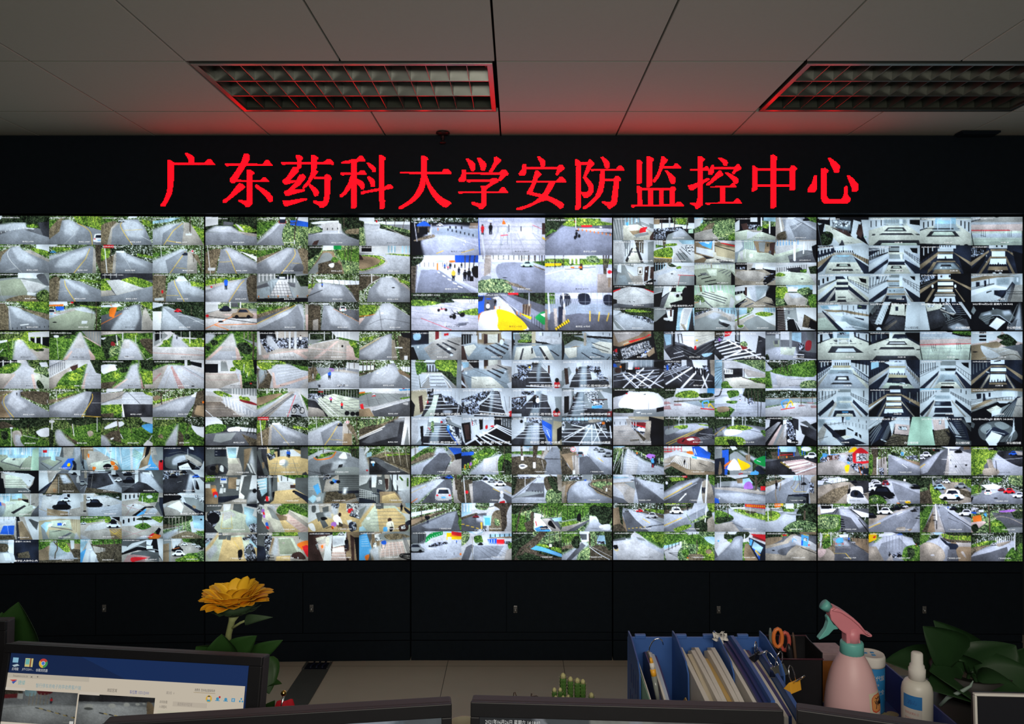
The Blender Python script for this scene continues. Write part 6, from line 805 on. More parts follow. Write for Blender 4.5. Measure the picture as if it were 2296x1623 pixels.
    for k, (u0, v0, u1, v1, lab) in enumerate(((.0, .232, .31, .438, 0), (.316, .232, .632, .438, 1), (.0, .452, .31, .66, 0), (.316, .452, .632, .66, 1))):
        g.picture(np.clip(draw(roads[lab], 900 + k) * np.array((.82, .80, .74)) * .85, 0, 255), u0, v0, u1, v1, .0014); g.rect(u0, v0 - .012, u0 + .085, v0 + .006, (226, 216, 200), .0016)
        g.rect(u1 - .02, v1 - .03, u1 - .004, v1 - .008, (226, 226, 220), .0018)
monitor('computer_monitor', 'black monitor at lower left showing a blue desktop and parking software', PA, yaw, (PB - PA).length, .325, math.radians(11), desktop, (.014, .026, .017))
pR, pL = P(1013, 1580, 1.2265), P(290, 1622, 1.162); yw = math.atan2(pR.y - pL.y, pR.x - pL.x)
def lilac(g):
    g.rect(0, 0, 1, 1, (60, 58, 84)); g.picture(draw('ZJ,PF 3500 9900 9912 4014,Qs 6500 8500 8005 7006,PV 0000 5000 4060 0070,Qv 8800 9900 9940 9030', 700) * .75, .0, 0, 1, 1, .0003)
monitor('computer_monitor', 'black monitor in the foreground whose right corner hides the cable cover', pR - (pR - pL).normalized() * .545, yw, .545, .33, math.radians(4), lilac, (.02, .017, .022))
def feedscreen(g):
    g.picture(draw('ZV,Pv 2000 9900 9999 2000,Pf 3800 9900 9930 4030,Pw 1900 2200 2508 2010,Pw 5200 5600 5410 5112,PC 6000 9900 9999 7099,Bv2 0040 9940 0090 9990 04', 701) * .6, 0, 0, 1, 1); g.text(STAMP, .02, .045, .21, .03, (235, 235, 230), .0008)
pL, pR = P(1055, 1574, 1.234), P(1757, 1593, 1.205); yw = math.atan2(pR.y - pL.y, pR.x - pL.x)
monitor('computer_monitor', 'black monitor at bottom centre in front of the cactus and file rack', pL, yw, (pR - pL).length, .31, math.radians(5), feedscreen, (.015, .015, .024))
monitor('computer_monitor', 'dark angled monitor in front of the pink spray bottle', P(1787, 1591, 1.208), math.radians(-18.4), .53, .31, math.radians(5), None, (.014, .014, .022))
WH = mat('white_bezel_plastic', (.62, .6, .56), .45)
monitor('computer_monitor', 'white-framed dark screen in the bottom right corner before the plant', P(2185.5, 1555.5, 1.263), math.radians(-3), .5, .3, math.radians(3), None, (.0042, .0042, .004), WH, BLACK2, th=.012)
monitor('computer_monitor', 'black monitor edge at the far left beside the single big leaf', P(14, 1393, 1.62) - Vector((.54, .03, 0)), math.radians(3), .54, .2, math.radians(2), None, (.014, .014, .02), base_z=LT, base_dy=-.01)
# ---------------- plants ----------------
GREEN = mat('leaf_green', (.022, .072, .014), .5, 0, .35, 14); DKGREEN = mat('dark_leaf_green', (.012, .042, .011), .55, 0, .4, 12); POT = mat('dark_plant_pot', (.02, .018, .016), .6); SOIL = mat('potting_soil', (.03, .022, .016), .9)
STEMG = mat('pale_green_stem', (.30, .34, .14), .6, 0, .15, 80, .3); BASEG = mat('calyx_green', (.035, .07, .03), .7, 0, .3, 60, .5)
def pot(t, x, y, z, r, h, m=POT):
    MB().lathe([(r * .72, 0), (r, h), (r * .9, h), (r * .86, h * .85)], (x, y, z), 28).build('pot', m, t); MB().lathe([(r * .86, h * .84), (.001, h * .86)], (x, y, z), 28).build('soil', SOIL, t)
def plant(name, label, x, y, r, h, leaves, m=GREEN, stem=.0035):
    t = thing(name, label, 'plant', (x, y, LT)); pot(t, x, y, LT, r, h)
    for i, (b, tp, wd, d, nr) in enumerate(leaves):
        b, tp = P(b[0], b[1], d), P(tp[0], tp[1], d - .03); root = Vector((x + .3 * (b.x - x) * .3, y, LT + h * .8))
        MB().tube([root, root.lerp(b, .5) + Vector((0, 0, .015)), b], [stem * 1.3, stem, stem * .7], 7).build('stem', STEMG if m is GREEN else m, t); MB().leaf(b, tp, wd * 1.35, nr, .1, .2, .62).build('leaf', m, t)
    return t
plant('leafy_plant', 'single broad green leaf rising at the far left behind the monitors', -1.12, 1.745, .06, .09, [((46, 1455), (36, 1354), .085, 1.72, (0, -1, .25)), ((20, 1450), (2, 1376), .055, 1.75, (.3, -1, .3))])
plant('leafy_plant', 'green leaves round the foot of the sunflower and right of the left monitor', -.73, 1.74, .062, .06,
      [((500, 1470), (496, 1425), .05, 1.66, (.2, -1, .2)), ((478, 1470), (440, 1452), .05, 1.67, (-.3, -1, .4)), ((520, 1468), (572, 1428), .042, 1.66, (.1, -1, .2)), ((560, 1475), (630, 1437), .030, 1.68, (.2, -1, .35)),
       ((585, 1472), (604, 1555), .048, 1.60, (.5, -1, .1)), ((592, 1535), (630, 1530), .018, 1.60, (.1, -.6, 1)), ((582, 1610), (614, 1574), .03, 1.60, (.3, -1, .2))])
# sunflower
hc = P(527, 1360, 1.66); t = thing('sunflower', 'yellow sunflower standing on a thick green stem behind the left monitor', 'flower', (-.70, 1.735, LT + .05))
PET = mat('sunflower_petal', (.95, .44, .012), .55, 0, .18, 30); PETB = mat('sunflower_petal_inner', (.98, .52, .02), .55, 0, .15, 30)
MB().tube([(-.70, 1.735, LT + .05), P(508, 1462, 1.69), P(513, 1420, 1.67), P(520, 1392, 1.66), hc + Vector((0, 0, -.012))], [.008, .0072, .0068, .0072, .014], 12).build('stem', STEMG, t)
MB().lathe([(.006, -.02), (.022, -.016), (.037, -.004), (.043, .006), (.036, .012), (.001, .014)], hc, 30).build('calyx', BASEG, t)
MB().lathe([(.034, .010), (.034, .016), (.02, .021), (.001, .022)], hc, 26).build('seed_disc', mat('sunflower_disc', (.06, .03, .01), .9, 0, .4, 90, .6), t)
rnd = random.Random(3)
for ring, (nn, r0, ln, el, wd, mm) in enumerate(((15, .036, .044, .2, .034, PET), (16, .034, .047, .48, .036, PET), (15, .030, .044, .74, .036, PETB), (12, .022, .042, .98, .034, PETB))):
    for i in range(nn):
        a = 2 * math.pi * (i + ring * .5) / nn + rnd.uniform(-.1, .1); e = el + rnd.uniform(-.16, .16); l = ln * rnd.uniform(.85, 1.15); d = Vector((math.cos(a), math.sin(a), 0)); dirn = d * math.cos(e) + Vector((0, 0, math.sin(e)))
        b = hc + d * r0 + Vector((0, 0, .008 + .002 * ring)); MB().leaf(b, b + dirn * l, wd * rnd.uniform(.85, 1.1), Vector((0, 0, 1)) * math.cos(e) - d * math.sin(e), .10, .2, .95, 10, .0006, .5).build('petal', mm, t)
for i in range(14):
    a = 2 * math.pi * i / 14 + .2; d = Vector((math.cos(a), math.sin(a), 0)); b = hc + d * .03 + Vector((0, 0, -.006)); MB().leaf(b, b + d * .026 + Vector((0, 0, .004)), .014, (0, 0, 1), -.2, .2).build('sepal', BASEG, t)
b0, b1 = P(521, 1408, 1.66), P(558, 1388, 1.65); MB().tube([b0, b0.lerp(b1, .5) + Vector((0, 0, .002)), b1], [.003, .0028, .002], 8).build('branch', STEMG, t)
MB().leaf(P(548, 1392, 1.65), P(606, 1383, 1.63), .022, (0, -1, .5), .2, .3).build('leaf', BASEG, t); MB().leaf(P(500, 1380, 1.65), P(466, 1354, 1.64), .014, (0, -1, .6), .1, .3).build('leaf', BASEG, t)
# cactus, twigs, dish
t = thing('cactus', 'cluster of small green column cactuses with pale tips between two monitors', 'cactus', (.127, 1.556, LT)); TIP = mat('pale_cactus_tip', (.42, .40, .19), .7, 0, .2, 200, .5); CAC = mat('cactus_green', (.05, .13, .02), .6, 0, .4, 220, .8); SPN = mat('cactus_spines', (.5, .45, .25), .6)
m = MB().box((.062, 1.514, LT), (.2, 1.6, .896), bev=.012); m.build('trough_pot', POT, t)
rnd = random.Random(8)
for px, py, wp in ((1262.5, 1508, 14), (1279, 1516, 12.5), (1294.5, 1519, 13), (1307, 1522, 12), (1243, 1541, 10.5), (1256, 1541, 10), (1246, 1559, 9.5), (1262.5, 1559, 9), (1274, 1557, 8), (1326, 1552, 12.5), (1263, 1575, 8), (1285, 1573, 9), (1311, 1571, 9)):
    d = 1.575 if py < 1530 else 1.55 if py < 1556 else 1.53; p = P(px, py, d); r = wp * .5 * d / F; H = p.z - .893; st = MB(); st.lathe([(r * .8, 0), (r * .95, H * .4), (r, H - r * 2.4), (r * .92, H - r * 1.6)], (p.x, p.y, .893), 32, None, .1, 8); st.build('cactus_column', CAC, t)
    MB().lathe([(r * .92, H - r * 1.6), (r * .78, H - r * .7), (r * .4, H - r * .15), (.0001, H)], (p.x, p.y, .893), 24, None, .06, 8).build('column_tip', TIP, t); sp = MB()
    for k in range(8):
        for j in range(int(H / .007)):
            a = k * math.pi / 4; z = .896 + j * .007; q = Vector((p.x + r * 1.05 * math.cos(a), p.y + r * 1.05 * math.sin(a), z)); sp.tube([q, q + Vector((math.cos(a), math.sin(a), .4)) * .0022], [.0005, .0001], 4)
    sp.build('spines', SPN, t)
t = thing('twig_pot', 'thin curled dark twigs left of the cactus', 'plant', (.03, 1.555, LT)); pot(t, .03, 1.555, LT, .036, .05, BLACK2); TW = mat('dry_twig', (.05, .025, .018), .8)
MB().tube([P(1150, 1590, 1.55), P(1151, 1565, 1.55), P(1152, 1553, 1.55), P(1155, 1552, 1.55), P(1158, 1562, 1.55), P(1164, 1578, 1.55)], .0009, 6).build('twig', TW, t)
MB().tube([P(1180, 1582, 1.55), P(1184, 1568, 1.55), P(1193, 1561, 1.55), P(1203, 1560, 1.55), P(1212, 1565, 1.55), P(1216, 1580, 1.55)], .0009, 6).build('twig', TW, t)
MB().tube([P(1189, 1586, 1.55), P(1190, 1565, 1.55), P(1192, 1555, 1.55)], [.0009, .0009, .0016], 6).build('twig', TW, t)
q = P(1038, 1620, 1.56); tag(MB().lathe([(.018, LT - q.z), (.03, -.004), (.031, 0), (.028, -.001), (.016, LT - q.z + .004)], q, 28).build('small_dish', mat('cream_glaze', (.6, .55, .4), .35)), 'small cream dish in the gap between the two foreground monitors', 'dish')
# red desk flag
t = thing('desk_flag', 'small red desk flag with a gold ball on its pole beside the left monitor', 'flag', (-.50, 1.556, LT)); top = P(636, 1554, 1.55); RED = mat('red_silk', (.5, .012, .025), .55, 0, .25, 25); GOLD = mat('gold_ball', (.8, .5, .14), .2, 1.)
MB().lathe([(.028, 0), (.028, .006), (.006, .012), (.004, .014)], (-.50, 1.556, LT), 24).build('base', CHROME, t); MB().tube([(-.50, 1.556, LT + .01), top + Vector((0, 0, -.005))], .0025, 10).build('pole', CHROME, t)
MB().lathe([(.0001, -.0062), (.0044, -.0044), (.0062, 0), (.0044, .0044), (.0001, .0062)], top, 20).build('gold_ball', GOLD, t); m = MB(); v, f = [], []
for i in range(7):
    for j in range(9):
        u, w_ = i / 6, j / 8; wdth = .03 + .05 * w_; x = top.x + .002 + (u - .55) * wdth + .001; v.append((x, top.y + .004 * math.sin(u * 9 + w_ * 2) + (u - .3) * .008, top.z - .016 - w_ * .062))
f = [(i * 9 + j, i * 9 + j + 1, (i + 1) * 9 + j + 1, (i + 1) * 9 + j) for i in range(6) for j in range(8)]; vb = [(x, y + .0012, z) for x, y, z in v]; n = len(v); m.add(v + vb, f + [tuple(n + k for k in reversed(q_)) for q_ in f], True); fl = m.build('flag_cloth', RED, t)
MB().tube([v[2 * 9 + j] if False else (v[4 * 9 + j][0], v[4 * 9 + j][1] - .001, v[4 * 9 + j][2]) for j in range(3, 9)], .0007, 6).build('gold_cord', GOLD, fl)
# ---------------- blue file rack with papers ----------------
BLUE = mat('blue_plastic', (.04, .11, .34), .45, 0, .1, 40); NAVY = mat('navy_folder', (.02, .04, .14), .4)
t = thing('file_rack', 'blue plastic file rack full of papers behind the centre monitor', 'file rack', (.39, 1.54, LT)); xs = [.248, .345, .436, .537]
MB().box((.246, 1.638, LT), (.539, 1.642, 1.012), bev=.001).build('back_panel', BLUE, t); MB().box((.246, 1.34, LT), (.539, 1.638, LT + .003)).build('base_tray', BLUE, t)
m = MB()
for x in (.262, .352, .412, .488): m.box((x, 1.636, 1.008), (x + .024, 1.645, 1.018), bev=.002)
m.build('rim_tabs', BLUE, t)
for i, x in enumerate(xs):
    pl = [(x - .0015, 1.638, 1.026), (x - .0015, 1.60, 1.028), (x - .0015, 1.51, 1.012), (x - .0015, 1.487, .995), (x - .0015, 1.478, LT + .003), (x - .0015, 1.638, LT + .003)]; d = MB().prism(pl, (1, 0, 0), 0, .003).build('divider' if 0 < i < 3 else 'side_panel', BLUE, t)
    if i == 0:
        s = MB()
        for k in range(9):
            y = 1.492 + (k % 5) * .027 + (k // 5) * .012; z = .875 + (k // 5) * .06; s.box((x - .0024, y, z), (x - .0014, y + .007, z + .04), bev=.0004)
        s.build('slot_pattern', NAVY, d)
def doc(label, cat, x0, x1, y0, y1, z, col, drop=.04, name='paper_file', lean=.0, group='papers in the blue file rack', cr=.15):
    n = 10; top = [(y1 - (y1 - y0) * k / n, z - drop * (k / n) ** 1.7 - .012 * max(0, 1 - k * 1.6) ** 2) for k in range(n + 1)]; v = []; th = x1 - x0
    for xx in (x0, x1):
        for (y, zz) in top: v.append((xx + lean, y, zz)); 
        for (y, zz) in top: v.append((xx, y, LT + .0035))
    N = n + 1; f = []
    for k in range(n):
        f += [(k, k + 1, N + k + 1, N + k), (2 * N + k, 3 * N + k, 3 * N + k + 1, 2 * N + k + 1), (k, 2 * N + k, 2 * N + k + 1, k + 1), (N + k, N + k + 1, 3 * N + k + 1, 3 * N + k)]
    f += [(0, N, 3 * N, 2 * N), (n, 2 * N + n, 3 * N + n, N + n)]
    return tag(MB().add(v, f).build(name, col, ), label, cat, group)
def paper(nm, rgb): return mat(nm, rgb, .8, 0, .06, 60)
WP, CP, GP, BP, YP = paper('white_paper', (.62, .6, .56)), paper('cream_paper', (.56, .5, .38)), paper('mint_paper', (.28, .5, .38)), paper('pale_blue_paper', (.42, .48, .6)), paper('manila_card', (.55, .38, .14))
doc('mint green sheet at the left end of the blue file rack', 'paper', .2515, .2525, 1.342, 1.60, .992, GP, .012); doc('white sheet next to the mint green sheet in the rack', 'paper', .2555, .2575, 1.36, 1.62, .998, WP, .02, lean=-.002)
doc('dark clipboard standing in the left bay of the file rack', 'clipboard', .281, .2835, 1.40, 1.625, .995, NAVY, .03, 'clipboard', -.004, None)
for k, (x, c_, nm) in enumerate(((.2865, WP, 'white'), (.2915, BP, 'pale blue'), (.2965, BP, 'grey blue'), (.3015, NAVY, 'navy'))): doc('%s file in the left bay right of the yellow pen, %s of four' % (nm, ('first', 'second', 'third', 'last')[k]), 'file', x, x + .0042, 1.40 + .012 * k, 1.622, .998 - k * .004, c_, .03, lean=-.003)
doc('manila card leaning at the right of the left bay', 'card', .3255, .3275, 1.36, 1.50, .95, YP, .01, 'manila_card', .012)
names = ['white sheets nearest the left divider in the middle bay', 'white sheets second from the left divider in the middle bay', 'cream paper with pale green edge in the middle bay', 'thick white paper bundle in the middle bay', 'white bundle beside the thick bundle', 'white papers under the manila edge', 'manila envelope edge between white papers', 'white bundle right of the manila envelope', 'last white papers before the second divider']
for k, nm in enumerate(names):
    x = .3512 + k * .0087; doc(nm, 'papers', x, x + .0086, 1.335 + .008 * ((k * 5) % 4), 1.626 - .006 * ((k * 3) % 4), 1.006 - .005 * ((k * 7) % 4) - (.01 if k == 6 else 0), (WP, WP, CP, WP, WP, WP, YP, WP, WP)[k], .012 + .008 * (k % 3), 'paper_file', -.0025)
for k, (x, c_, nm) in enumerate(((.4405, WP, 'white pages against the second divider'), (.4482, NAVY, 'dark navy folder, first in the right bay'), (.4557, NAVY, 'second navy folder in the right bay'), (.4632, BLUE, 'tall blue folder with raised edge'), (.4705, WP, 'white pages inside the tall blue folder'), (.479, BP, 'pale blue pages behind the tall blue folder'), (.4875, WP, 'grey white pages in the right bay'), (.4965, NAVY, 'navy folder under the binder clip'), (.504, CP, 'cream pages held by the black binder clip'), (.5205, BLUE, 'blue folder at the right end of the rack'))):
    doc(nm, 'file', x, x + (.0152 if k == 8 else .0074), 1.345 + .008 * (k % 3), 1.63, (1.008, 1.014, 1.02, 1.03, 1.008, 1.004, 1.0, .998, .985, 1.005)[k], c_, .02 if k < 8 else .03, 'file_folder' if c_ in (NAVY, BLUE) else 'paper_file', -.002)
doc('cream booklet stack at the right end of the rack reaching the front', 'booklets', .5285, .5345, 1.36, 1.60, .97, CP, .02, 'booklet_stack')
# pen, wire loop, crumpled tag, clips
t = thing('pen', 'yellow and white pen clipped in the left bay of the file rack', 'pen', P(1470, 1520, 1.44)); a_, b_ = P(1459, 1474, 1.44), P(1476, 1572, 1.43); YEL = mat('yellow_plastic', (.75, .36, .03), .4)
MB().tube([a_, a_.lerp(b_, .12)], [.0022, .0038], 10).build('tip', YEL, t); MB().tube([a_.lerp(b_, .12), a_.lerp(b_, .26)], [.0045, .0052], 12).build('white_band', WP, t); MB().tube([a_.lerp(b_, .26), a_.lerp(b_, .42)], [.0055, .0055], 12).build('grip', YEL, t); MB().tube([a_.lerp(b_, .42), b_], [.0052, .004], 12).build('barrel', mat('clear_grey_plastic', (.2, .22, .2), .2), t)
tag(MB().tube([P(1455, 1462, 1.5), P(1457, 1450, 1.5), P(1462, 1440, 1.5), P(1469, 1433, 1.5), P(1477, 1431, 1.5), P(1484, 1435, 1.5), P(1487, 1445, 1.52)], .0011, 8).build('wire_loop', CHROME), 'bent silver wire loop above the yellow pen', 'wire')
rnd = random.Random(12); m = MB()
for k in range(8):
    a_ = P(1604 + rnd.random() * 26, 1417 + rnd.random() * 12, 1.6); m.leaf(a_, a_ + Vector((rnd.uniform(-.012, .012), rnd.uniform(-.01, .0), rnd.uniform(-.006, .012))), .013, (rnd.uniform(-1, 1), -1, rnd.uniform(-.5, .5)), .3, .5, .8, 5)
m.leaf(P(1618, 1452, 1.6), P(1612, 1420, 1.6), .011, (0, -1, .1), .1, .3, .8); tag(m.build('crumpled_paper', WP), 'crumpled scrap of white paper on top of the file rack', 'paper scrap')
def clip(label, c, sz, body, yaw, pitch):
    t = thing('binder_clip', label, 'clip', c); R = Matrix.Translation(c) @ Matrix.Rotation(yaw, 4, 'Z') @ Matrix.Rotation(pitch, 4, 'X')
    pr = [(-.5, -.28, 0), (-.5, .28, 0), (-.5, .05, .55), (-.5, -.05, .55)]; MB().prism([R @ (Vector(q_) * sz) for q_ in pr], (R.to_3x3() @ Vector((1, 0, 0))), 0, sz, .0006).build('clip_body', body, t)
    for s_ in (-1, 1):
        lp = [(-.2, s_ * .06, .5), (-.26, s_ * .25, .8), (-.18, s_ * .45, 1.15), (0, s_ * .52, 1.28), (.18, s_ * .45, 1.15), (.26, s_ * .25, .8), (.2, s_ * .06, .5)]; MB().tube([R @ (Vector(q_) * sz) for q_ in lp], .0011, 8).build('wire_handle', CHROME, t)
clip('black binder clip on the cream pages of the file rack', P(1690, 1476, 1.53), .026, BLACK2, .9, .5); clip('large shiny binder clip below the orange scissors', P(1748, 1515, 1.50), .036, CHROME, .5, -.35); clip('yellow binder clip with a silver handle right of the file rack', P(1777, 1545, 1.44), .032, YEL, .6, .25)
# ---------------- blue tray and what stands in it ----------------
def tray_mat():
    m = mat('patterned_tray_blue', (.03, .06, .2), .4); nt = m.node_tree; b = nt.nodes['Principled BSDF']; src = b.inputs['Base Color'].links[0].from_socket; tc = nt.nodes['Texture Coordinate']; v = nt.nodes.new('ShaderNodeTexVoronoi'); v.inputs['Scale'].default_value = 26
    nt.links.new(tc.outputs['Object'], v.inputs['Vector']); l = nt.nodes.new('ShaderNodeMath'); l.operation = 'LESS_THAN'; l.inputs[1].default_value = .33; nt.links.new(v.outputs['Distance'], l.inputs[0])
    mx = nt.nodes.new('ShaderNodeMix'); mx.data_type = 'RGBA'; mx.inputs[7].default_value = (.42, .36, .2, 1); nt.links.new(l.outputs[0], mx.inputs[0]); nt.links.new(src, mx.inputs[6]); nt.links.new(mx.outputs[2], b.inputs['Base Color']); return m
TRB = mat('blue_tray_wall', (.035, .05, .19), .4); t = thing('tray', 'blue tray with pale pebble pattern holding the spray bottle and cans', 'tray', (.695, 1.6, LT)); x0, x1, y0, y1, zt = .552, .846, 1.425, 1.775, .928
MB().box((x0, y0, LT), (x1, y1, LT + .006)).build('patterned_base', tray_mat(), t); m = MB()
for a, b in (((x0, y0, LT + .006), (x0 + .004, y1, .868)), ((x1 - .004, y0, LT + .006), (x1, y1, zt)), ((x0 + .004, y1 - .004, LT + .006), (x1 - .004, y1, zt)), ((x0 + .004, y0, LT + .006), (x1 - .004, y0 + .004, zt - .025))): m.box(a, b, None, .0012)
m.build('wall', TRB, t); TF = LT + .006
# pen holder with tools
t = thing('pen_holder', 'black wire mesh pen holder crammed with tools beside the file rack', 'pen holder', (.606, 1.63, TF)); x, y, h = .606, 1.63, .047
m = MB()
for a, b in (((x - h, y - h, TF), (x + h, y + h, TF + .003)), ((x - h, y - h, TF), (x - h + .002, y + h, 1.0)), ((x + h - .002, y - h, TF), (x + h, y + h, 1.0)), ((x - h, y + h - .002, TF), (x + h, y + h, 1.0)), ((x - h, y - h, TF), (x + h, y - h + .002, .985))): m.box(a, b)
m.build('mesh_box', BLACK2, t); z = 1.0; MB().tube([(x - h, y - h, z - .014), (x + h, y - h, z - .014), (x + h, y + h, z), (x - h, y + h, z)], .0022, 8, True).build('rim_wire', mat('dark_red_wire', (.06, .02, .03), .4), t)
t = thing('scissors', 'scissors with orange handles standing in the black pen holder', 'scissors', (x - .008, y, TF + .004)); ORG = mat('orange_handle', (.62, .16, .035), .4); RDH = mat('red_handle', (.45, .08, .06), .4)
for s_, mm, c_ in ((-1, ORG, P(1744, 1430, 1.60)), (1, RDH, P(1760, 1438, 1.605))):
    ring = [c_ + Vector((.0095 * math.cos(k * math.pi / 6) + .0, 0, .0195 * math.sin(k * math.pi / 6))) for k in range(12)]; MB().tube(ring, .0042, 9, True).build('finger_loop', mm, t)
    MB().tube([c_ + Vector((0, 0, -.019)), (x - .008 + s_ * .003, y, .97), (x - .008 - s_ * .002, y, TF + .006)], [.005, .004, .0022], 8).build('blade', CHROME, t)
def stick(name, label, cat, a_, b_, r, m): return tag(MB().tube([a_, a_.lerp(b_, .93), b_], [r, r, r * .4], 10).build(name, m), label, cat, 'tools in the pen holder')
stick('ruler_strip', 'clear strip standing left of the orange scissors', 'ruler', Vector((.572, 1.65, TF + .004)), P(1727, 1408, 1.65), .004, mat('clear_plastic', (.2, .24, .22), .15, 0, .1, 20)); stick('marker_pen', 'black marker in front of the orange scissors handles', 'pen', Vector((.61, 1.605, TF + .004)), P(1768, 1444, 1.585), .0065, BLACK2); stick('marker_pen', 'brown-tipped pen at the right of the pen holder', 'pen', Vector((.632, 1.655, TF + .004)), P(1778, 1418, 1.66), .0035, mat('brown_pen', (.08, .045, .03), .5))
# snack carton
t = thing('snack_carton', 'orange and pale pink carton lying behind the spray bottle', 'carton', (.70, 1.715, TF)); MB().box((.662, 1.69, TF), (.752, 1.752, .938), bev=.002).build('carton_body', mat('orange_print', (.42, .15, .03), .5, 0, .4, 40), t); MB().box((.66, 1.688, .938), (.754, 1.754, .955), bev=.003).build('pink_top', mat('pale_pink_print', (.45, .32, .34), .5, 0, .3, 60), t)
# blue canister
CX, CY, CR = .789, 1.655, .0292; t = thing('canister', 'blue canister with white lid between the two bottles', 'canister', (CX, CY, TF)); CB = mat('blue_canister_label', (.02, .19, .45), .45, 0, .12, 30)
MB().lathe([(CR * .95, 0), (CR, .004), (CR, .1)], (CX, CY, TF), 36).build('body', CB, t); MB().lathe([(CR * 1.02, .1), (CR * 1.04, .104), (CR * 1.04, .118), (CR * .96, .124), (CR * .9, .123), (.001, .122)], (CX, CY, TF), 36).build('lid', WP, t); m = MB()
for dx, dy in ((-.01, .004), (.006, .006), (.003, -.008)): m.box((CX + dx - .004, CY + dy - .003, TF + .1218), (CX + dx + .004, CY + dy + .003, TF + .1236), bev=.0008)
m.build('lid_holes', CB, t)
def wrap(body, c, r, z, hgt, ang, m, par, name='lettering', wd=None):
    v, tr = text_mesh(body); s_ = hgt / v[:, 1].max(); sx = s_ if wd is None else wd / v[:, 0].max(); out = []
    for a_, b_ in v: th = ang + a_ * sx / r; out.append((c[0] + (r + .0004) * math.cos(th), c[1] + (r + .0004) * math.sin(th), z + b_ * s_))
    MB().add(out, [tuple(q_) for q_ in tr]).build(name, m, par)
wrap('取代酸', (CX, CY), CR, TF + .074, .011, -2.05, WP, t); wrap('持久清洁', (CX, CY), CR, TF + .063, .0045, -2.05, WP, t); wrap('更安全', (CX, CY), CR, TF + .043, .011, -2.05, WP, t)
# pink spray bottle
PINK = mat('pink_translucent_plastic', (.66, .41, .42), .45, 0, .06, 12); PINKH = mat('pink_trigger_head', (.64, .22, .26), .4); TEAL = mat('teal_plastic', (.13, .42, .38), .4); SX_, SY_ = .7, 1.55
def prof(z): 
    pts_ = [(TF, .0525), (TF + .004, .0545), (.91, .0535), (.94, .050), (.965, .0445), (.985, .0375), (1.0, .030), (1.014, .0215)]
    for (za, ra), (zb, rb) in zip(pts_, pts_[1:]):
        if z <= zb: return ra + (rb - ra) * (z - za) / (zb - za)
    return pts_[-1][1]
t = thing('spray_bottle', 'pink trigger spray bottle with a teal collar standing in the tray', 'spray bottle', (SX_, SY_, TF)); MB().lathe([(prof(z) if z > TF else .05, z - TF) for z in (TF, TF + .004, .88, .91, .925, .94, .953, .965, .976, .985, .993, 1.0, 1.007, 1.014)], (SX_, SY_, TF), 48).build('bottle_body', PINK, t)
MB().lathe([(.0215, 1.012), (.0235, 1.014), (.0228, 1.034), (.0215, 1.037), (.012, 1.038)], (SX_, SY_, 0), 40, None, .012, 20).build('collar', TEAL, t)
def Z5(zx, zy): return ((1780 + zx / 4.45 - VX) * 1.55 / F, 1.55, EYE - (1320 + zy / 4.45 - VY) * 1.55 / F)
MB().prism([Z5(*q_) for q_ in ((345, 180), (400, 165), (480, 207), (560, 262), (625, 322), (675, 385), (715, 430), (750, 434), (760, 448), (748, 464), (712, 460), (672, 438), (638, 432), (625, 450), (640, 512), (640, 528), (500, 528), (498, 430), (470, 418), (430, 385), (350, 295), (335, 225))], (0, 1, 0), -.0125, .0125, .003).build('trigger_head', PINKH, t)
MB().prism([Z5(*q_) for q_ in ((400, 166), (480, 208), (560, 263), (625, 323), (675, 386), (705, 425), (690, 432), (610, 340), (540, 280), (440, 215), (350, 195))], (0, 1, 0), -.0165, .0165, .002).build('head_ridge', PINKH, t)
a_, b_ = Vector(Z5(350, 196)), Vector(Z5(292, 150)); MB().tube([a_, a_.lerp(b_, .3), a_.lerp(b_, .34), b_], [.0095, .0095, .0112, .0112], 20).build('nozzle', TEAL, t)
MB().prism([Z5(*q_) for q_ in ((330, 255), (350, 290), (388, 350), (432, 368), (430, 392), (385, 396), (335, 450), (280, 482), (240, 498), (236, 484), (270, 440), (305, 390), (328, 320), (318, 278))], (0, 1, 0), -.007, .007, .002).build('trigger', TEAL, t)
MB().lathe([(.0155, 1.036), (.0158, 1.05), (.014, 1.066)], (SX_, SY_, 0), 28).build('neck', PINKH, t)
def patch(c, z0, z1, a0, a1, lift, m, name, par, rf, rnd_=0):
    v, f = [], []; n, k = 10, 8
    for i in range(k + 1):
        z = z0 + (z1 - z0) * i / k; e = abs(2 * i / k - 1) ** 6 * rnd_
        for j in range(n + 1): a = a0 + (a1 - a0) * (e * .5 + (1 - e) * j / n); r = rf(z) + lift; v.append((c[0] + r * math.cos(a), c[1] + r * math.sin(a), z))
    f = [(i * (n + 1) + j, i * (n + 1) + j + 1, (i + 1) * (n + 1) + j + 1, (i + 1) * (n + 1) + j) for i in range(k) for j in range(n)]; return MB().add(v, f, True).build(name, m, par)
A0, A1 = -1.3, -.42; lb = patch((SX_, SY_), .906, .948, A0, A1, .0004, CP, 'sticker', t, prof); patch((SX_, SY_), .910, .944, A0 + .1, A1 - .05, .0007, mat('sticker_red_edge', (.55, .06, .03), .5), 'sticker_border', lb, prof, .5); patch((SX_, SY_), .9125, .943, A0 + .12, A1 - .07, .001, mat('sticker_orange', (.62, .26, .08), .5), 'sticker_panel', lb, prof, .5); m = MB()
for st_ in ('1870 2650 3345', '3375 3030 2515', '4065 4535 5560 6038', '7085 6835 6265 7555', '7060 8570 7835', '8890 8530 9355', '2590 4078 6088'):
    pts_ = []
    for q_ in st_.split(): u, w_ = int(q_[:2]) / 99, int(q_[2:]) / 99; a = A0 + .14 + (A1 - A0 - .22) * u; z = .9135 + .028 * w_; r = prof(z) + .0014; pts_.append((SX_ + r * math.cos(a), SY_ + r * math.sin(a), z))
    m.tube(pts_, .0007, 5)
m.build('handwriting', BLACK2, lb)
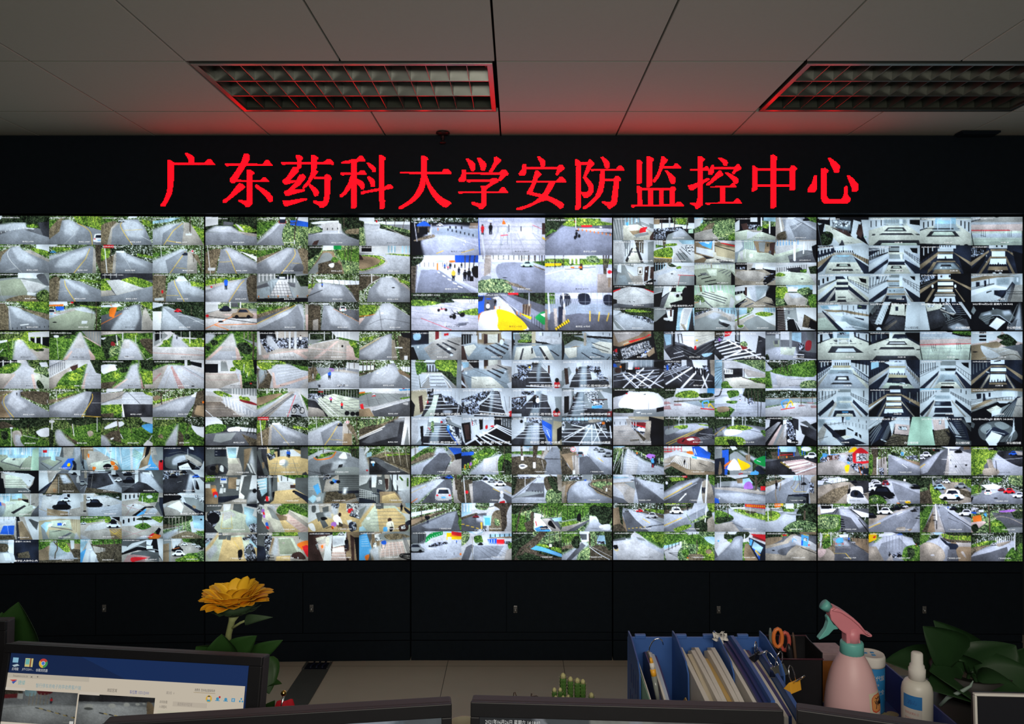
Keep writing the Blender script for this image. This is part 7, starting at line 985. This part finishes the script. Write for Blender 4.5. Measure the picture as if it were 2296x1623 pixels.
# white bottle
BX, BY, BR = .809, 1.5, .029; t = thing('white_bottle', 'small white pump spray bottle with blue label at the right of the tray', 'bottle', (BX, BY, TF)); WB = mat('milky_plastic', (.58, .56, .5), .4, 0, .05, 12)
MB().lathe([(BR * .95, 0), (BR, .004), (BR, .112), (BR * .94, .122), (BR * .78, .131), (BR * .55, .135)], (BX, BY, TF), 40).build('bottle_body', WB, t); MB().lathe([(.0155, .133), (.0158, .156), (.0138, .158), (.0138, .163), (.0112, .166), (.0108, .186), (.009, .1885), (.001, .189)], (BX, BY, TF), 32).build('pump_cap', WP, t)
lb = patch((BX, BY), .93, .956, -3.0, -1.75, .0004, mat('blue_label', (.025, .16, .42), .45), 'blue_label', t, lambda z: BR); lw = patch((BX, BY), TF + .012, .93, -3.0, -1.75, .0004, mat('label_white', (.5, .47, .44), .5), 'white_label', t, lambda z: BR); RT = mat('label_red_print', (.4, .12, .1), .6)
for k in range(5): wrap('使用说明方法', (BX, BY), BR, .918 - k * .011, .0055, -2.85, RT, lw, 'printed_line', .026)
wrap('消毒', (BX, BY), BR, .938, .009, -2.7, mat('label_navy_print', (.02, .05, .2), .5), lb)
# dark plant on the right
L_ = [((2150, 1480), (2075, 1408), .075, 1.72, (-.2, -1, .2)), ((2195, 1500), (2100, 1396), .07, 1.76, (-.3, -1, .3)), ((2190, 1480), (2200, 1440), .06, 1.78, (.2, -1, .4)), ((2180, 1520), (2280, 1450), .12, 1.74, (.2, -1, .4)), ((2150, 1518), (1990, 1475), .085, 1.80, (-.1, -.6, 1)), ((2180, 1552), (2090, 1500), .11, 1.70, (-.2, -.5, 1)), ((2200, 1545), (2320, 1505), .10, 1.70, (.2, -.6, .8)), ((2170, 1560), (2080, 1538), .08, 1.68, (-.1, -.3, 1)), ((2230, 1530), (2310, 1455), .1, 1.80, (.3, -1, .2)), ((2160, 1530), (2110, 1460), .09, 1.76, (-.4, -1, .2)), ((2200, 1562), (2290, 1545), .1, 1.66, (.1, -.35, 1)), ((2175, 1500), (2240, 1442), .1, 1.82, (.1, -1, .1))]
t = plant('leafy_plant', 'dark broad-leaved plant at the lower right behind the white-framed screen', 1.06, 1.735, .085, .06, L_, DKGREEN, .004); MB().tube([P(2108, 1582, 1.66), P(2125, 1564, 1.65), P(2160, 1548, 1.64), P(2176, 1538, 1.64), P(2182, 1526, 1.64)], [.0035, .004, .004, .003, .001], 8).build('pale_stem', mat('pale_teal_stem', (.22, .3, .26), .5), t)
for o in bpy.data.objects:
    if '_w' in o: del o['_w']
